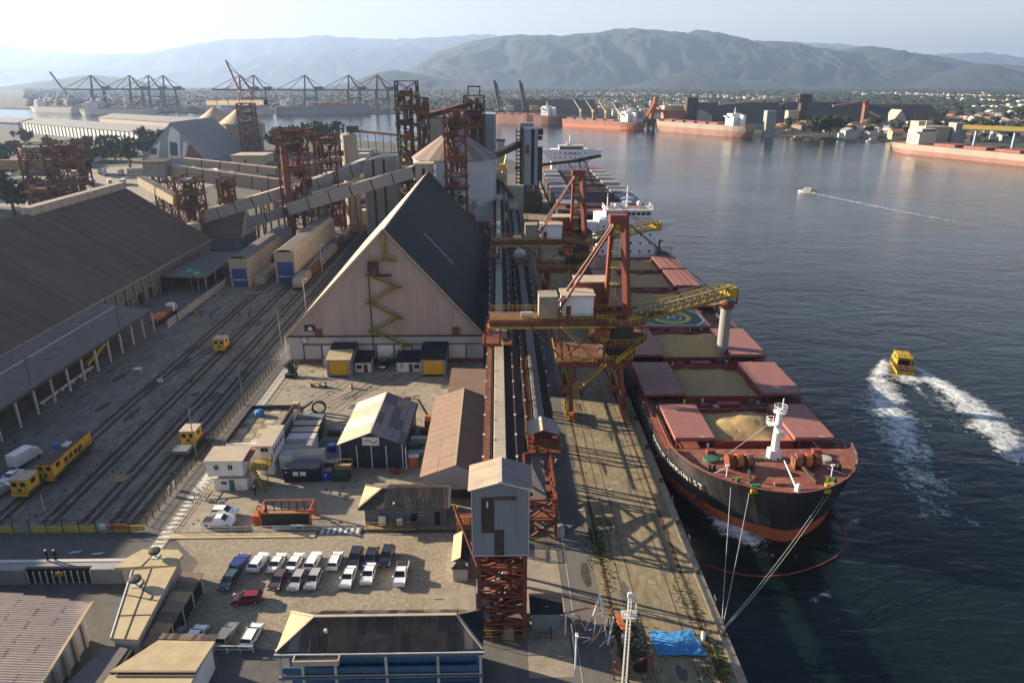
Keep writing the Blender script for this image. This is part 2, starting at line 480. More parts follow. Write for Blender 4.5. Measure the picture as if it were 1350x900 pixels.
# ------------------------------------------------------------ setting
def interp(pts, x):
    xs = [p[0] for p in pts]
    return np.interp(x, xs, [p[1] for p in pts])
def fbm(x, y, sc_, oct_=5, seed=0.0):
    return mnoise.fractal(Vector((x * sc_ + seed, y * sc_ - seed, seed)), 0.9, 2.1, oct_)
def mountain(name, D, depth, pts, nx, ny, seed, amp, k=1.0):
    depth = depth * (k if k < .72 else 1)
    D, pts = D * k, [(a * k, b * k) for a, b in pts]
    x0, x1 = pts[0][0], pts[-1][0]
    V, F = [], []
    for j in range(ny + 1):
        v = j / ny
        for i in range(nx + 1):
            u = i / nx
            x = x0 + (x1 - x0) * u
            h = float(interp(pts, x))
            s = math.sin(min(1.0, v / 0.72) * math.pi / 2) ** 1.1 if v < 0.72 else math.cos((v - 0.72) / 0.28 * math.pi / 2)
            wx = x + depth * .18 * fbm(x, v * depth, 1.0 / (depth * .5), 3, seed + 7)
            spur = 1 - 2.2 * abs(fbm(wx, v * depth * .35, 1.0 / (depth * .16), 5, seed + 3))
            fine = 1 - 2 * abs(fbm(wx, v * depth * .6, 1.0 / (depth * .05), 4, seed + 5))
            z = h * s * (1 + amp * (spur * .5 + fine * .1 - .3) * (1 - s) * 1.5) + h * .012 * fine * s + h * .035 * fbm(x, v * depth, 1 / 260.0, 4, seed) * s
            V.append((x, D + (v - 0.72) * depth, max(-5.0, z)))
    for j in range(ny):
        for i in range(nx):
            a = j * (nx + 1) + i
            F.append((a, a + 1, a + nx + 2, a + nx + 1))
    return struct(name, 'mountain', (V, F), smooth=True)
mountain('mountain_range', 24000, 3200, [(-18715, 1309), (-15315, 1140), (-14441, 924), (-12825, 882), (-10728, 883), (-9766, 1058), (-8337, 1276), (-6233, 1321), (-5292, 1387), (-3662, 1280), (-2251, 1325), (-367, 1435), (1048, 1285), (3424, 1112), (5814, 1026), (8194, 1160), (8905, 1227), (10594, 1162), (11813, 1075), (13315, 810), (14268, 899), (15478, 922), (16746, 722), (20450, 634), (24000, 500)], 340, 24, 1.3, 0.7, 0.74)
mountain('mountain_range', 17000, 2600, [(-17000, 300), (-13394, 486), (-10950, 410), (-9639, 364), (-8804, 395), (-7661, 286), (-6649, 365), (-5286, 584), (-3774, 724), (-2604, 772), (-1853, 772), (-937, 649), (408, 335), (1091, 60), (1600, 0)], 260, 30, 5.1, 0.8, 0.9)
mountain('mountain_range', 13000, 4200, [(-2300, 0), (-2025, 77), (-1631, 174), (-1366, 320), (-971, 559), (-456, 689), (56, 784), (567, 808), (1142, 797), (1716, 856), (2226, 904), (2611, 893), (3193, 835), (3342, 893), (3578, 847), (4171, 729), (4822, 706), (5223, 623), (5754, 564), (6262, 648), (6804, 540), (7483, 432), (7902, 323), (8288, 372), (8847, 250), (9120, 225), (11145, 152), (14000, 60)], 460, 52, 9.7, 0.7, 0.7)
mountain('foothill', 8500, 1500, [(-2100, 0), (-1834, 41), (-1577, 89), (-1317, 184), (-1147, 208), (-812, 160), (-476, 89), (-222, 41), (0, 0)], 80, 16, 2.2, 0.5, 0.7)
mountain('foothill', 9000, 1600, [(1300, 0), (1576, 39), (1933, 124), (2244, 209), (2474, 167), (2753, 99), (3165, 91), (3400, 39), (3700, 0)], 80, 16, 4.2, 0.5, 0.7)
mountain('foothill', 10500, 1800, [(5200, 0), (5573, 35), (5983, 135), (6284, 234), (6692, 323), (7146, 214), (7694, 175), (8484, 55), (9000, 0)], 80, 16, 6.2, 0.5, 0.7)
mountain('foothill', 9500, 1600, [(-6200, 0), (-5801, 38), (-5413, 109), (-5030, 162), (-4665, 127), (-4210, 56), (-3900, 0)], 70, 14, 8.2, 0.5, 0.7)

def water_mat():
    m = bpy.data.materials.new('water')
    m.use_nodes = True
    nt = m.node_tree
    N, L = nt.nodes, nt.links
    b = N["Principled BSDF"]
    b.inputs["Roughness"].default_value = 0.10
    b.inputs["IOR"].default_value = 1.33
    b.inputs["Specular IOR Level"].default_value = 0.5
    g = N.new("ShaderNodeNewGeometry")
    def ns(scale, st, det, rot=0.0):
        mp = N.new("ShaderNodeMapping")
        mp.inputs["Scale"].default_value = st
        mp.inputs["Rotation"].default_value = (0, 0, rot)
        L.new(g.outputs["Position"], mp.inputs[0])
        n = N.new("ShaderNodeTexNoise")
        n.inputs["Scale"].default_value = scale
        n.inputs["Detail"].default_value = det
        n.inputs["Roughness"].default_value = 0.6
        n.inputs["Distortion"].default_value = 0.4
        L.new(mp.outputs[0], n.inputs["Vector"])
        return n
    a = ns(0.55, (0.45, 1.0, 1), 5, 0.25)      # wind ripples
    c = ns(0.11, (0.5, 1.0, 1), 3, -0.15)      # longer swell
    p = ns(0.012, (0.5, 1.0, 1), 4, 0.1)       # gust patches
    add = N.new("ShaderNodeMath")
    add.operation = 'MULTIPLY_ADD'
    L.new(c.outputs[0], add.inputs[0])
    add.inputs[1].default_value = 2.2
    L.new(a.outputs[0], add.inputs[2])
    bm = N.new("ShaderNodeBump")
    bm.inputs["Distance"].default_value = 0.28
    st = N.new("ShaderNodeMapRange")
    st.inputs[1].default_value = 0.35
    st.inputs[2].default_value = 0.65
    st.inputs[3].default_value = 0.45
    st.inputs[4].default_value = 0.95
    L.new(p.outputs[0], st.inputs[0])
    L.new(st.outputs[0], bm.inputs["Strength"])
    L.new(add.outputs[0], bm.inputs["Height"])
    L.new(bm.outputs[0], b.inputs["Normal"])
    mx = N.new("ShaderNodeMix")
    mx.data_type = 'RGBA'
    mx.inputs[6].default_value = (0.003, 0.008, 0.009, 1)
    mx.inputs[7].default_value = (0.005, 0.013, 0.011, 1)
    L.new(p.outputs[0], mx.inputs[0])
    L.new(mx.outputs[2], b.inputs["Base Color"])
    MATS['water'] = m
water_mat()
struct('water', 'water', ([(-9000, -800, -3), (9000, -800, -3), (9000, 5200, -3), (-9000, 5200, -3)], [(0, 1, 2, 3)]))
# near land with the quay wall, far land beyond the channel
NEAR = [(28.1, -120), (28.1, 545), (12, 640), (-20, 720), (-110, 830), (-240, 900), (-335, 965), (-430, 1060), (-600, 1190), (-830, 1340), (-1300, 1480), (-2600, 1560), (-5200, 1500), (-5200, -120)]
gnd = struct('ground', 'land', PZ(NEAR, -9.0, -0.03))
FAR = [(-9000, 2500), (-3000, 2300), (-1500, 2080), (-900, 1780), (-560, 1660), (-180, 1640), (-60, 1400), (30, 1325), (130, 1285), (230, 1180), (255, 1130), (330, 1030), (385, 960), (420, 900), (470, 868), (452, 800), (444, 772), (472, 700), (522, 552), (600, 300), (700, -800), (9000, -800), (30000, 10000), (30000, 22000), (-30000, 22000), (-30000, 10000)]
struct('far_land', 'far_plain', PZ(FAR, -6.0, -1.4))
Z1, Z2, Z3, Z4 = 0.0, 0.02, 0.04, 0.06
def sheet(name, m, poly, z):
    return struct(name, m, PZ(poly, z - 0.02, z) if False else ([(x, y, z) for x, y in poly], [tuple(range(len(poly)))]))
sheet('rail_yard', 'yard', [(-112, 93.5), (-54.6, 93.5), (-54.6, 420), (-112, 420)], Z1)
sheet('cross_road', 'asphalt', [(-112, 83.5), (-36, 83.5), (-36, 93.4), (-112, 93.4)], Z1 - 0.008)
sheet('side_road', 'asphalt', [(-54.6, 93.4), (-50, 93.4), (-50, 330), (-54.6, 330)], Z1)
sheet('central_yard', 'concrete', [(-50, 93.4), (-4, 93.4), (-4, 164), (-50, 164)], Z1)
sheet('parking_lot', 'gravel', [(-50.2, 92.6), (-3.0, 92.4), (-3.0, 69), (-29, 69), (-43.5, 71), (-43.5, 86)], Z2)
sheet('lower_yard', 'asphalt', [(-112, 30), (-3, 30), (-3, 69), (-43, 69.5), (-46, 83.4), (-112, 83.4)], Z1)
sheet('verge', 'dirt_dark', [(-58.2, 95), (-55.6, 95), (-54.2, 165), (-57.0, 165)], Z2)  # dirt verge and the wire fence's shadow, painted as one dark strip
quay = sheet('quay_apron', 'quay', [(10.6, -60), (28.0, -60), (28.0, 545), (10.6, 545)], Z1)
sheet('quay_road', 'quay_road', [(-4, -60), (13.2, -60), (13.2, 330), (13.2, 545), (-4, 545)], Z1 + 0.008)
sheet('concrete_pad', 'concrete', [(3.2, 64), (8.6, 64), (8.2, 88), (3.2, 88)], Z2 + 0.01)
# quay cope and wall
struct('quay_cope', 'concrete', BX(27.2, -60, -2.0, 28.3, 545, 0.14))
# painted lines and crane rails, each its own piece under the quay
def piece(parent, name, m, *sh, **k):
    return part(parent, name, m, *sh, **k)
for x, m, w in ((9.3, 'white_dirty', 0.09),):
    piece(quay, 'painted_line', m, ([(x, 60, 0.03), (x + w, 60, 0.03), (x + w, 240, 0.03), (x, 240, 0.03)], [(0, 1, 2, 3)]))
piece(quay, 'painted_line', 'white_paint', ([(7.4, 96.1, 0.03), (9.3, 96.1, 0.03), (9.3, 96.25, 0.03), (7.4, 96.25, 0.03)], [(0, 1, 2, 3)]))
for x in (14.5, 25.4):
    piece(quay, 'rail_groove', 'gap_dark', ([(x - 0.22, -40, 0.006), (x + 0.22, -40, 0.006), (x + 0.22, 420, 0.006), (x - 0.22, 420, 0.006)], [(0, 1, 2, 3)]))
    piece(quay, 'crane_rail', 'steel_rust', BX(x - 0.07, -40, -0.1, x + 0.07, 420, 0.05))
for x in (16.4, 17.9, 22.9, 24.3):
    piece(quay, 'tram_rail', 'steel_dark', BX(x - 0.06, 60, -0.1, x + 0.06, 330, 0.012))
for i in range(16):
    y = 62 + i * 13
    piece(quay, 'cover_plate', 'concrete', BX(19.4 + (i % 3), y + 5, 0.0, 20.5 + (i % 3), y + 5.8, 0.03))
for i in range(40):                       # mooring bollards and fenders along the cope
    y = 58 + i * 12
    if y > 300: break
    b = solo('mooring_bollard', 'rusty mooring bollard on the quay edge', 'bollard', 'steel_dark', LA([(0.34, 0.14), (0.26, 0.22), (0.22, 0.55), (0.42, 0.62), (0.42, 0.72), (0.2, 0.8)], 10, (27.65, y + 0.2)), group='bollards along the quay edge')
# zebra walkway
wk = sheet('walkway', 'concrete', [(-52.1, 89), (-50.0, 89), (-49.9, 160), (-52.0, 160)], Z3)
for i in range(58):
    y = 89.6 + i * 1.2
    piece(wk, 'stripe', 'white_paint', ([(-51.9, y, Z3 + 0.01), (-50.3, y, Z3 + 0.01), (-50.3, y + 0.55, Z3 + 0.01), (-51.9, y + 0.55, Z3 + 0.01)], [(0, 1, 2, 3)]))
wk2 = sheet('walkway', 'greyblue_wall', [(-27.8, 92.5), (-21.4, 92.5), (-21.4, 94.0), (-27.8, 94.0)], Z3)
for i in range(7):
    x = -27.6 + i * 0.9
    piece(wk2, 'stripe', 'white_paint', ([(x, 92.6, Z3 + 0.01), (x + 0.4, 92.6, Z3 + 0.01), (x + 0.4, 93.9, Z3 + 0.01), (x, 93.9, Z3 + 0.01)], [(0, 1, 2, 3)]))
kerb = struct('kerb_strip', 'roof_cream', BX(-50.2, 91.6, 0.0, -28.2, 92.9, 0.16))
for x in (-47.9, -46.2):                  # drain covers
    piece(wk, 'drain_cover', 'gap_dark', BX(x, 101.3, 0.0, x + 0.9, 101.9, 0.03))
# railway tracks
for x, y0, y1, k in ((-79.2, 96, 400, 'under the shed side'), (-70.9, 96, 330, 'leading to the sheds with blue doors'), (-64.8, 96, 400, 'beside the grain wagons'), (-60.2, 96, 400, 'nearest the striped walkway')):
    t = thing('railway_track', 'pair of dark rails in the grey yard ' + k, 'railway track', (x, y0, 0), group='tracks across the rail yard')
    for s in (-0.8, 0.8):
        part(t, 'rail', 'steel_dark', BX(x + s - 0.09, y0, 0.0, x + s + 0.09, y1, 0.13))
        part(t, 'flangeway', 'dirt_dark', ([(x + s - 0.45, y0, 0.012), (x + s + 0.45, y0, 0.012), (x + s + 0.45, y1, 0.012), (x + s - 0.45, y1, 0.012)], [(0, 1, 2, 3)]))
t = thing('railway_track', 'track turnout curving between two tracks in mid yard', 'railway track', (-79, 150, 0), group='tracks across the rail yard')
for s in (-0.8, 0.8):
    part(t, 'rail', 'steel_dark', *[BR((-79.2 + s + 8.3 * (3 * q * q - 2 * q ** 3), 135 + 70 * q, 0.07), (-79.2 + s + 8.3 * (3 * (q + .1) ** 2 - 2 * (q + .1) ** 3), 142 + 70 * q, 0.07), 0.18, 0.14) for q in [i / 10 for i in range(10)]])
# ------------------------------------------------------------ left warehouse with its canopy
t = thing('bulk_warehouse', 'huge warehouse with a plain dark brown pitched roof beside the rail yard', 'warehouse', (-140, 150, 0))
part(t, 'roof', 'roof_dark', SL((-110.0, 20, 8.3), (-110.0, 272, 8.3), (-140, 272, 28.0), (-140, 20, 28.0), 0.3), SL((-170, 20, 8.3), (-170, 272, 8.3), (-140, 272, 28.0), (-140, 20, 28.0), 0.3))
part(t, 'wall', 'roof_grey', PY([(-169, 0), (-111, 0), (-111, 7.6), (-140, 26.4), (-169, 7.6)], 20.5, 271.5))
for i in range(22):
    y = 140 + i * 5.4
    part(t, 'pilaster', 'steel_grey', BX(-110.95, y, 0, -110.4, y + 0.5, 7.2))
for i in range(14):
    y = 150 + i * 7.6
    part(t, 'opening', 'gap_dark', BX(-110.98, y + 0.9, 0.2, -110.7, y + 4.0, 3.4))
for i in range(11):                       # conveyor gallery riding on the ridge
    y = 214 + i * 5.2
    part(t, 'ridge_gallery', 'clad_beige', BX(-141.6, y, 27.4, -138.6, y + 4.8, 29.8))
    part(t, 'gallery_joint', 'gap_dark', BX(-141.4, y + 4.8, 27.5, -138.8, y + 5.2, 29.6))
part(t, 'gutter', 'steel_grey', BX(-110.0, 20, 7.9, -109.6, 272, 8.25))
t = thing('open_shed', 'long open-sided train shed with grey sloping roof on white posts', 'shed', (-102, 140, 0))
part(t, 'roof', 'roof_grey', SL((-109.4, 60, 8.0), (-95.3, 60, 6.3), (-95.3, 188, 6.3), (-109.4, 188, 8.0), 0.2))
part(t, 'ridge_strip', 'galv', SL((-104.7, 60, 7.48), (-104.4, 60, 7.45), (-104.4, 188, 7.45), (-104.7, 188, 7.48), 0.02))
part(t, 'fascia', 'steel_dark', BX(-95.3, 60, 5.8, -95.0, 188, 6.28))
for i in range(22):
    y = 64.5 + i * 5.88
    part(t, 'post', 'white_dirty', BX(-95.9, y, 0, -95.5, y + 0.4, 5.9))
    part(t, 'bracket', 'steel_grey', BR((-95.7, y + 0.2, 4.6), (-97.2, y + 0.2, 6.2), 0.15))
part(t, 'back_wall', 'steel_dark', BX(-109.2, 60, 0, -108.8, 188, 7.6))
part(t, 'loading_dock', 'concrete', BX(-108.8, 60, 0, -104.5, 188, 1.1))
for i in range(3):
    solo('barrier', ['near', 'middle', 'far'][i] + ' pale concrete barrier rail under the train shed roof', 'barrier', 'white_dirty', BX(-97.8, 139 + i * 7.2, 0.5, -97.4, 145.6 + i * 7.2, 1.0), BX(-97.7, 140 + i * 7.2, 0, -97.5, 140.4 + i * 7.2, 0.5), BX(-97.7, 144 + i * 7.2, 0, -97.5, 144.4 + i * 7.2, 0.5), group='barriers under the shed')
t = thing('yellow_conveyor', 'yellow mobile conveyor standing under the train shed', 'conveyor', (-99, 166, 0))
part(t, 'frame', 'yellow', BR((-99, 160, 1.2), (-99, 174, 4.6), 0.9, 0.6))
part(t, 'wheel', 'rubber', LA([(0.5, 0), (0.5, 0.9)], 10, (-99, 163)))
part(t, 'strut', 'yellow', BR((-99, 163, 0.4), (-99, 169, 3.2), 0.2))
# small open store beyond, with green signs
t = thing('small_canopy', 'low flat-roofed open store with dark interior beyond the train shed', 'shed', (-101, 240, 0))
part(t, 'roof', 'roof_grey', SL((-110, 226, 5.6), (-95.5, 226, 5.0), (-95.5, 262, 5.0), (-110, 262, 5.6), 0.25))
part(t, 'back_wall', 'gap_dark', BX(-109.6, 226, 0, -109.2, 262, 5.0))
for i in range(5):
    part(t, 'post', 'steel_grey', BX(-96.2, 227 + i * 8.4, 0, -95.8, 227.4 + i * 8.4, 4.8))
for x, y, k in ((-100.2, 226, 'taller post'), (-96.6, 223, 'post nearest the track')):
    t = thing('green_sign', 'small bright green sign panel on the ' + k + ' by the open store', 'sign', (x, y, 0))
    part(t, 'post', 'steel_grey', TB((x, y, 0), (x, y, 7.5), 0.09))
    part(t, 'panel', 'sign_green', BX(x - 1.2, y - 0.12, 6.8, x + 1.2, y - 0.04, 8.0))
    part(t, 'legend', 'white_paint', BX(x - 0.6, y - 0.15, 7.3, x + 0.6, y - 0.125, 7.5))
t = thing('retaining_wall', 'low grey concrete wall along the far left track', 'wall', (-92.5, 220, 0))
for i in range(16):
    part(t, 'panel', 'clad_grey', BX(-93.0, 190 + i * 4.6, 0, -92.6, 194.4 + i * 4.6, 2.1))
t = thing('flatbed_truck', 'white-cabbed truck with an orange load bed beside the train shed', 'truck', (-97.5, 200, 0))
part(t, 'bed', 'orange', BX(-98.8, 192, 1.2, -96.4, 198.6, 2.3))
part(t, 'load', 'brick', BX(-98.6, 199, 1.2, -96.6, 202.4, 2.5))
part(t, 'cab', 'white', PX([(203, 0.9), (205.4, 0.9), (205.4, 2.2), (204.9, 3.1), (203, 3.1)], -98.7, -96.5))
part(t, 'windscreen', 'glass_dark', BX(-98.5, 205.2, 2.2, -96.7, 205.35, 2.9))
part(t, 'chassis', 'black', BX(-98.2, 192, 0.7, -97.0, 205, 1.15))
for y in (193.5, 195.2, 203.8):
    for x in (-98.8, -96.6):
        part(t, 'wheel', 'rubber', TB((x, y, 0.5), (x + 0.3, y, 0.5), 0.5, 12))

# ------------------------------------------------------------ triangular grain warehouse
t = thing('grain_warehouse', 'A-shaped grain warehouse with a beige gable, zigzag stair and dark roof', 'warehouse', (-27.8, 163, 0))
GX0, GX1, GXC, GY0, GY1, GZ = -51.2, -4.0, -26.6, 163.2, 277, 33.0
part(t, 'base_wall', 'white_dirty', PZ([(GX0, GY0), (GX1, GY0), (GX1, GY1), (GX0, GY1)], 0, 7.0))
part(t, 'gable_wall', 'gable', PY([(GX0, 7.0), (GX1, 7.0), (GXC, GZ - 0.4)], GY0 - 0.05, GY0 + 0.3))
part(t, 'gable_wall', 'gable', PY([(GX0, 7.0), (GX1, 7.0), (GXC, GZ - 0.4)], GY1 - 0.3, GY1 - 0.1))
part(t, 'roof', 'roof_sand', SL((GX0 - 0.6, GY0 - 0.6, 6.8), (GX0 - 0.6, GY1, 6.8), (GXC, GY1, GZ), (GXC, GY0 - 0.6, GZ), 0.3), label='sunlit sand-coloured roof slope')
part(t, 'roof', 'roof_black', SL((GX1 + 0.6, GY0 - 0.6, 6.8), (GX1 + 0.6, GY1, 6.8), (GXC, GY1, GZ), (GXC, GY0 - 0.6, GZ), 0.3), label='dark roof slope facing the conveyors')  # shade put into the colour: near black here, sunward slope in sand
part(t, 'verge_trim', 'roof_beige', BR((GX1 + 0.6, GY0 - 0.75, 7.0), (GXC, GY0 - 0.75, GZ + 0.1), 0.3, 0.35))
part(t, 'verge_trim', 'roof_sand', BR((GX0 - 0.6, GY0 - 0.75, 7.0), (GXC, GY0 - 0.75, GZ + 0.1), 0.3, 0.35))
part(t, 'drip_beam', 'steel_dark', BX(GX0 - 0.3, GY0 - 0.35, 6.75, GX1 + 0.3, GY0 - 0.06, 7.1))
part(t, 'roof_ladder', 'galv', *[BR((GXC + 6.5 - .2 + i * .36, GY0 + 28, 26.4), (GXC + 14 + i * .36, GY0 + 26, 18.4), 0.1) for i in range(2)])
for i in range(10):                       # wall panels framed in reddish steel
    x = GX0 + 3.4 + i * 4.4
    part(t, 'wall_frame', 'cover_side', BX(x, GY0 - 0.25, 0.4, x + 0.22, GY0 - 0.02, 4.9), BX(x, GY0 - 0.25, 4.7, x + 4.3, GY0 - 0.03, 4.95))
    part(t, 'wall_panel', 'white' if i % 3 else 'white_dirty', BX(x + 0.3, GY0 - 0.12, 1.2, x + 4.2, GY0 - 0.01, 4.5))
part(t, 'plinth', 'brick', BX(GX0 - 0.1, GY0 - 0.2, 0, GX1 + 0.1, GY0 - 0.03, 1.0))
part(t, 'corner_pipe', 'white', TB((GX0 - 0.6, GY0 - 0.3, 0), (GX0 - 0.6, GY0 - 0.3, 6.9), 0.14))
part(t, 'wall_sign', 'navy_box', BX(-47.0, GY0 - 0.2, 8.2, -44.4, GY0 - 0.08, 9.9))
part(t, 'wall_sign_mark', 'white', PY([(-46.3, 8.5), (-45.0, 8.5), (-45.4, 9.4), (-46.0, 9.4)], GY0 - 0.24, GY0 - 0.21))
tr = part(t, 'number_ring', 'black', *[BR((-47.3 + 0.85 * math.cos(a), GY0 - 0.12, 5.9 + 0.85 * math.sin(a)), (-47.3 + 0.85 * math.cos(a + .42), GY0 - 0.12, 5.9 + 0.85 * math.sin(a + .42)), 0.14) for a in [i * 0.3927 for i in range(16)]])
part(t, 'number_disc', 'white', MOV(([(0.8 * math.cos(i * .3927), 0, 0.8 * math.sin(i * .3927)) for i in range(16)], [tuple(range(16))]), (-47.3, GY0 - 0.06, 5.9)))
text(t, 'number_lettering', '17', 0.9, Matrix.Translation((-47.3, GY0 - 0.15, 5.9)) @ Matrix.Rotation(R(90), 4, 'X'), 'black')
part(t, 'rust_stain', 'steel_rust', BX(-44.6, GY0 - 0.18, 6.6, -42.8, GY0 - 0.07, 8.9))
part(t, 'vent_box', 'steel_rust', BX(-11.4, GY0 - 0.9, 7.2, -9.8, GY0 - 0.1, 9.1))
# zigzag stair
st = part(t, 'stair', 'yellow_rail', BX(-30.2, GY0 - 1.2, 25.6, -23.6, GY0 - 0.15, 25.75))
def flight(a, b):
    a, b = Vector((a[0], GY0 - 0.9, a[1])), Vector((b[0], GY0 - 0.9, b[1]))
    part(st, 'flight', 'yellow_rail', BR(a, b, 0.9, 0.22), BR(a + Vector((0, -.4, 1)), b + Vector((0, -.4, 1)), 0.08), BR(a + Vector((0, .3, 1)), b + Vector((0, .3, 1)), 0.08), *[BR(a.lerp(b, k / 6) + Vector((0, -.4, 0)), a.lerp(b, k / 6) + Vector((0, -.4, 1)), 0.05) for k in range(7)])
def landing(x, z, w=2.0):
    part(st, 'landing', 'yellow_rail', BX(x - w / 2, GY0 - 1.6, z - 0.1, x + w / 2, GY0 - 0.1, z + 0.05), *rail_shapes([(x - w / 2, GY0 - 1.55, z), (x + w / 2, GY0 - 1.55, z)], post=0.7))
zz = [(-30.3, 22.2), (-24.0, 19.3), (-30.6, 15.4), (-24.0, 11.6), (-30.4, 8.3), (-22.6, 4.6), (-27.4, 0.3)]
for i, (a, b) in enumerate(zip(zz[:-1], zz[1:])):
    flight(a, b)
for x, z in zz[:-1]:
    landing(x, z)
part(st, 'landing', 'steel_dark', BX(-31.0, GY0 - 1.5, 22.1, -25.2, GY0 - 0.1, 22.3))
part(st, 'caged_ladder', 'yellow_rail', BX(-26.9, GY0 - 0.9, 25.7, -26.2, GY0 - 0.2, 32.0))
part(st, 'cabin', 'steel_dark', BX(-30.6, GY0 - 1.4, 22.3, -28.2, GY0 - 0.1, 25.4))
part(st, 'cabin_door', 'steel_red', BX(-29.4, GY0 - 1.5, 22.3, -28.6, GY0 - 1.42, 24.6))
part(st, 'drop_pipe', 'steel_dark', TB((-30.7, GY0 - 0.3, 0), (-30.7, GY0 - 0.3, 22.2), 0.12))
part(st, 'railing', 'yellow_rail', *rail_shapes([(-30.2, GY0 - 1.15, 25.75), (-23.6, GY0 - 1.15, 25.75)], post=0.6, h=1.3))

# loading boxes with yellow shutters
for x0, x1, k, lid in ((-40.2, -34.6, 'with a sunlit sloping top', 'roof_cream'), (-18.4, -12.6, 'with a dark top', 'roof_black')):
    t = thing('loading_bay', 'grey loading bay ' + k + ' and yellow roller shutter at the gable', 'loading bay', ((x0 + x1) / 2, 154, 0))
    part(t, 'frame', 'clad_grey', BX(x0, 154.0, 0, x0 + 0.5, 162.8, 4.4), BX(x1 - 0.5, 154, 0, x1, 162.8, 4.4), BX(x0 + 0.5, 154, 3.9, x1 - 0.5, 154.4, 4.4))
    part(t, 'roof', lid, SL((x0 - 0.1, 153.7, 4.45), (x1 + 0.1, 153.7, 4.45), (x1 + 0.1, 158.6, 5.2), (x0 - 0.1, 158.6, 5.2), 0.2))
    part(t, 'roof', 'roof_black', SL((x0 - 0.1, 158.6, 5.22), (x1 + 0.1, 158.6, 5.22), (x1 + 0.1, 162.9, 5.5), (x0 - 0.1, 162.9, 5.5), 0.2))
    part(t, 'sill', 'blue_door' if x0 < -30 else 'gap_dark', BX(x0 + 0.5, 154.05, 0, x1 - 0.5, 154.3, 0.5))
    for i in range(6):
        part(t, 'shutter_slat', 'shutter_yellow', BX(x0 + 0.6, 154.1, 0.52 + i * 0.56, x1 - 0.6, 154.3 + 0.04 * (i % 2), 1.04 + i * 0.56))
for x0, x1, k in ((-34.3, -30.6, 'beside the sunlit loading bay'), (-24.4, -18.7, 'beside the dark-topped loading bay')):
    t = thing('guard_hut', 'small white hut with red door and dark roof ' + k, 'hut', ((x0 + x1) / 2, 157, 0))
    part(t, 'wall', 'white', BX(x0, 157, 0, x1, 161, 2.5))
    part(t, 'roof', 'roof_black', SL((x0 - .2, 156.7, 2.6), (x1 + .2, 156.7, 2.6), (x1 + .2, 162.7, 3.4), (x0 - .2, 162.7, 3.4), 0.15))
    xd = x1 - 1.6 if x0 < -30 else x0 + 2.9
    part(t, 'door', 'steel_red', BX(xd, 156.93, 0, xd + 0.9, 156.98, 2.0))
    part(t, 'window', 'glass_dark', BX(x0 + 0.4 if x0 < -30 else x1 - 1.6, 156.93, 0.9, (x0 + 1.6) if x0 < -30 else x1 - 0.4, 156.98, 1.8))
    part(t, 'sign_panel', 'roof_cream', BX(x0 + 0.9, 156.9, 1.0, x0 + 1.5, 156.94, 2.0)) if x0 > -30 else None

# ------------------------------------------------------------ conveyors on the quay side and the transfer tower
def gallery(name, label, x0, x1, z, y0, y1, top, n, posts):
    t = thing(name, label, 'conveyor', ((x0 + x1) / 2, y0, 0))
    cx, hw = (x0 + x1) / 2, (x1 - x0) / 2
    L = (y1 - y0) / n
    for i in range(n):
        a = y0 + i * L
        part(t, 'belt_cover', top, PY([(cx - hw * 0.42, z + 0.2), (cx + hw * 0.42, z + 0.2), (cx + hw * 0.34, z + 0.75), (cx - hw * 0.34, z + 0.75)], a, a + L - 0.06))
    part(t, 'deck', 'gap_dark', BX(x0, y0, z - 0.25, x1, y1, z))
    for s in (x0, x1):
        part(t, 'truss', 'steel_red' if name == 'belt_conveyor' else 'steel_dark', BX(s - 0.12, y0, z - 1.7, s + 0.12, y1, z - 1.5), BX(s - 0.12, y0, z - 0.3, s + 0.12, y1, z + 0.05), *[BR((s, y0 + k * 3.0, z - 1.6), (s, y0 + k * 3.0 + 3.0, z - 0.1) if k % 2 else (s, y0 + k * 3.0, z - 0.1), 0.14) for k in range(int((y1 - y0) / 3.0))])
        part(t, 'handrail', 'steel_rust', *rail_shapes([(s, y0, z), (s, y1, z)], h=1.1, r=0.04, post=2.5))
        for k in range(int((y1 - y0) / 7.0)):   # lamp heads along the rail
            part(t, 'lamp', 'white', BX(s - 0.16, y0 + 3 + k * 7.0, z + 1.15, s + 0.16, y0 + 3.35 + k * 7.0, z + 1.4))
    part(t, 'walkway_grating', 'steel_rust', BX(x0 + 0.1, y0, z + 0.01, cx - hw * 0.62, y1, z + 0.05))
    part(t, 'idler_rail', 'steel_dark', *[BX(cx + s * hw * 0.52 - 0.05, y0, z + 0.02, cx + s * hw * 0.52 + 0.05, y1, z + 0.5) for s in (-1, 1)])
    for y in posts:
        part(t, 'trestle', 'steel_red' if name == 'belt_conveyor' else 'steel_dark', BR((x0, y, 0), (x0 + 0.2, y, z - 1.6), 0.4), BR((x1, y, 0), (x1 - 0.2, y, z - 1.6), 0.4), BR((x0, y, 1), (x1, y, z - 2), 0.18), BR((x1, y, 1), (x0, y, z - 2), 0.18), BR((x0, y, z - 2), (x1, y, z - 2), 0.3))
    return t
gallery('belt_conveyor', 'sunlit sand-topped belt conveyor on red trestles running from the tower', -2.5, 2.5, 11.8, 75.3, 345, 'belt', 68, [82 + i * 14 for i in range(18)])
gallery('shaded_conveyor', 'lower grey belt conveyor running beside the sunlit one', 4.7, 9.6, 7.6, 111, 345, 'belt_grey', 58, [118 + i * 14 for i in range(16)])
t = thing('transfer_tower', 'tall blue-grey clad transfer tower on a red lattice base', 'tower', (0, 74, 0))
TX0, TX1, TY0, TY1 = -3.3, 3.3, 70.2, 75.0
part(t, 'cladding', 'clad_blue', BX(TX0, TY0, 12.4, TX1, TY1, 21.4), PY([(TX0, 21.4), (TX1, 21.4), (0, 22.3)], TY0, TY1))
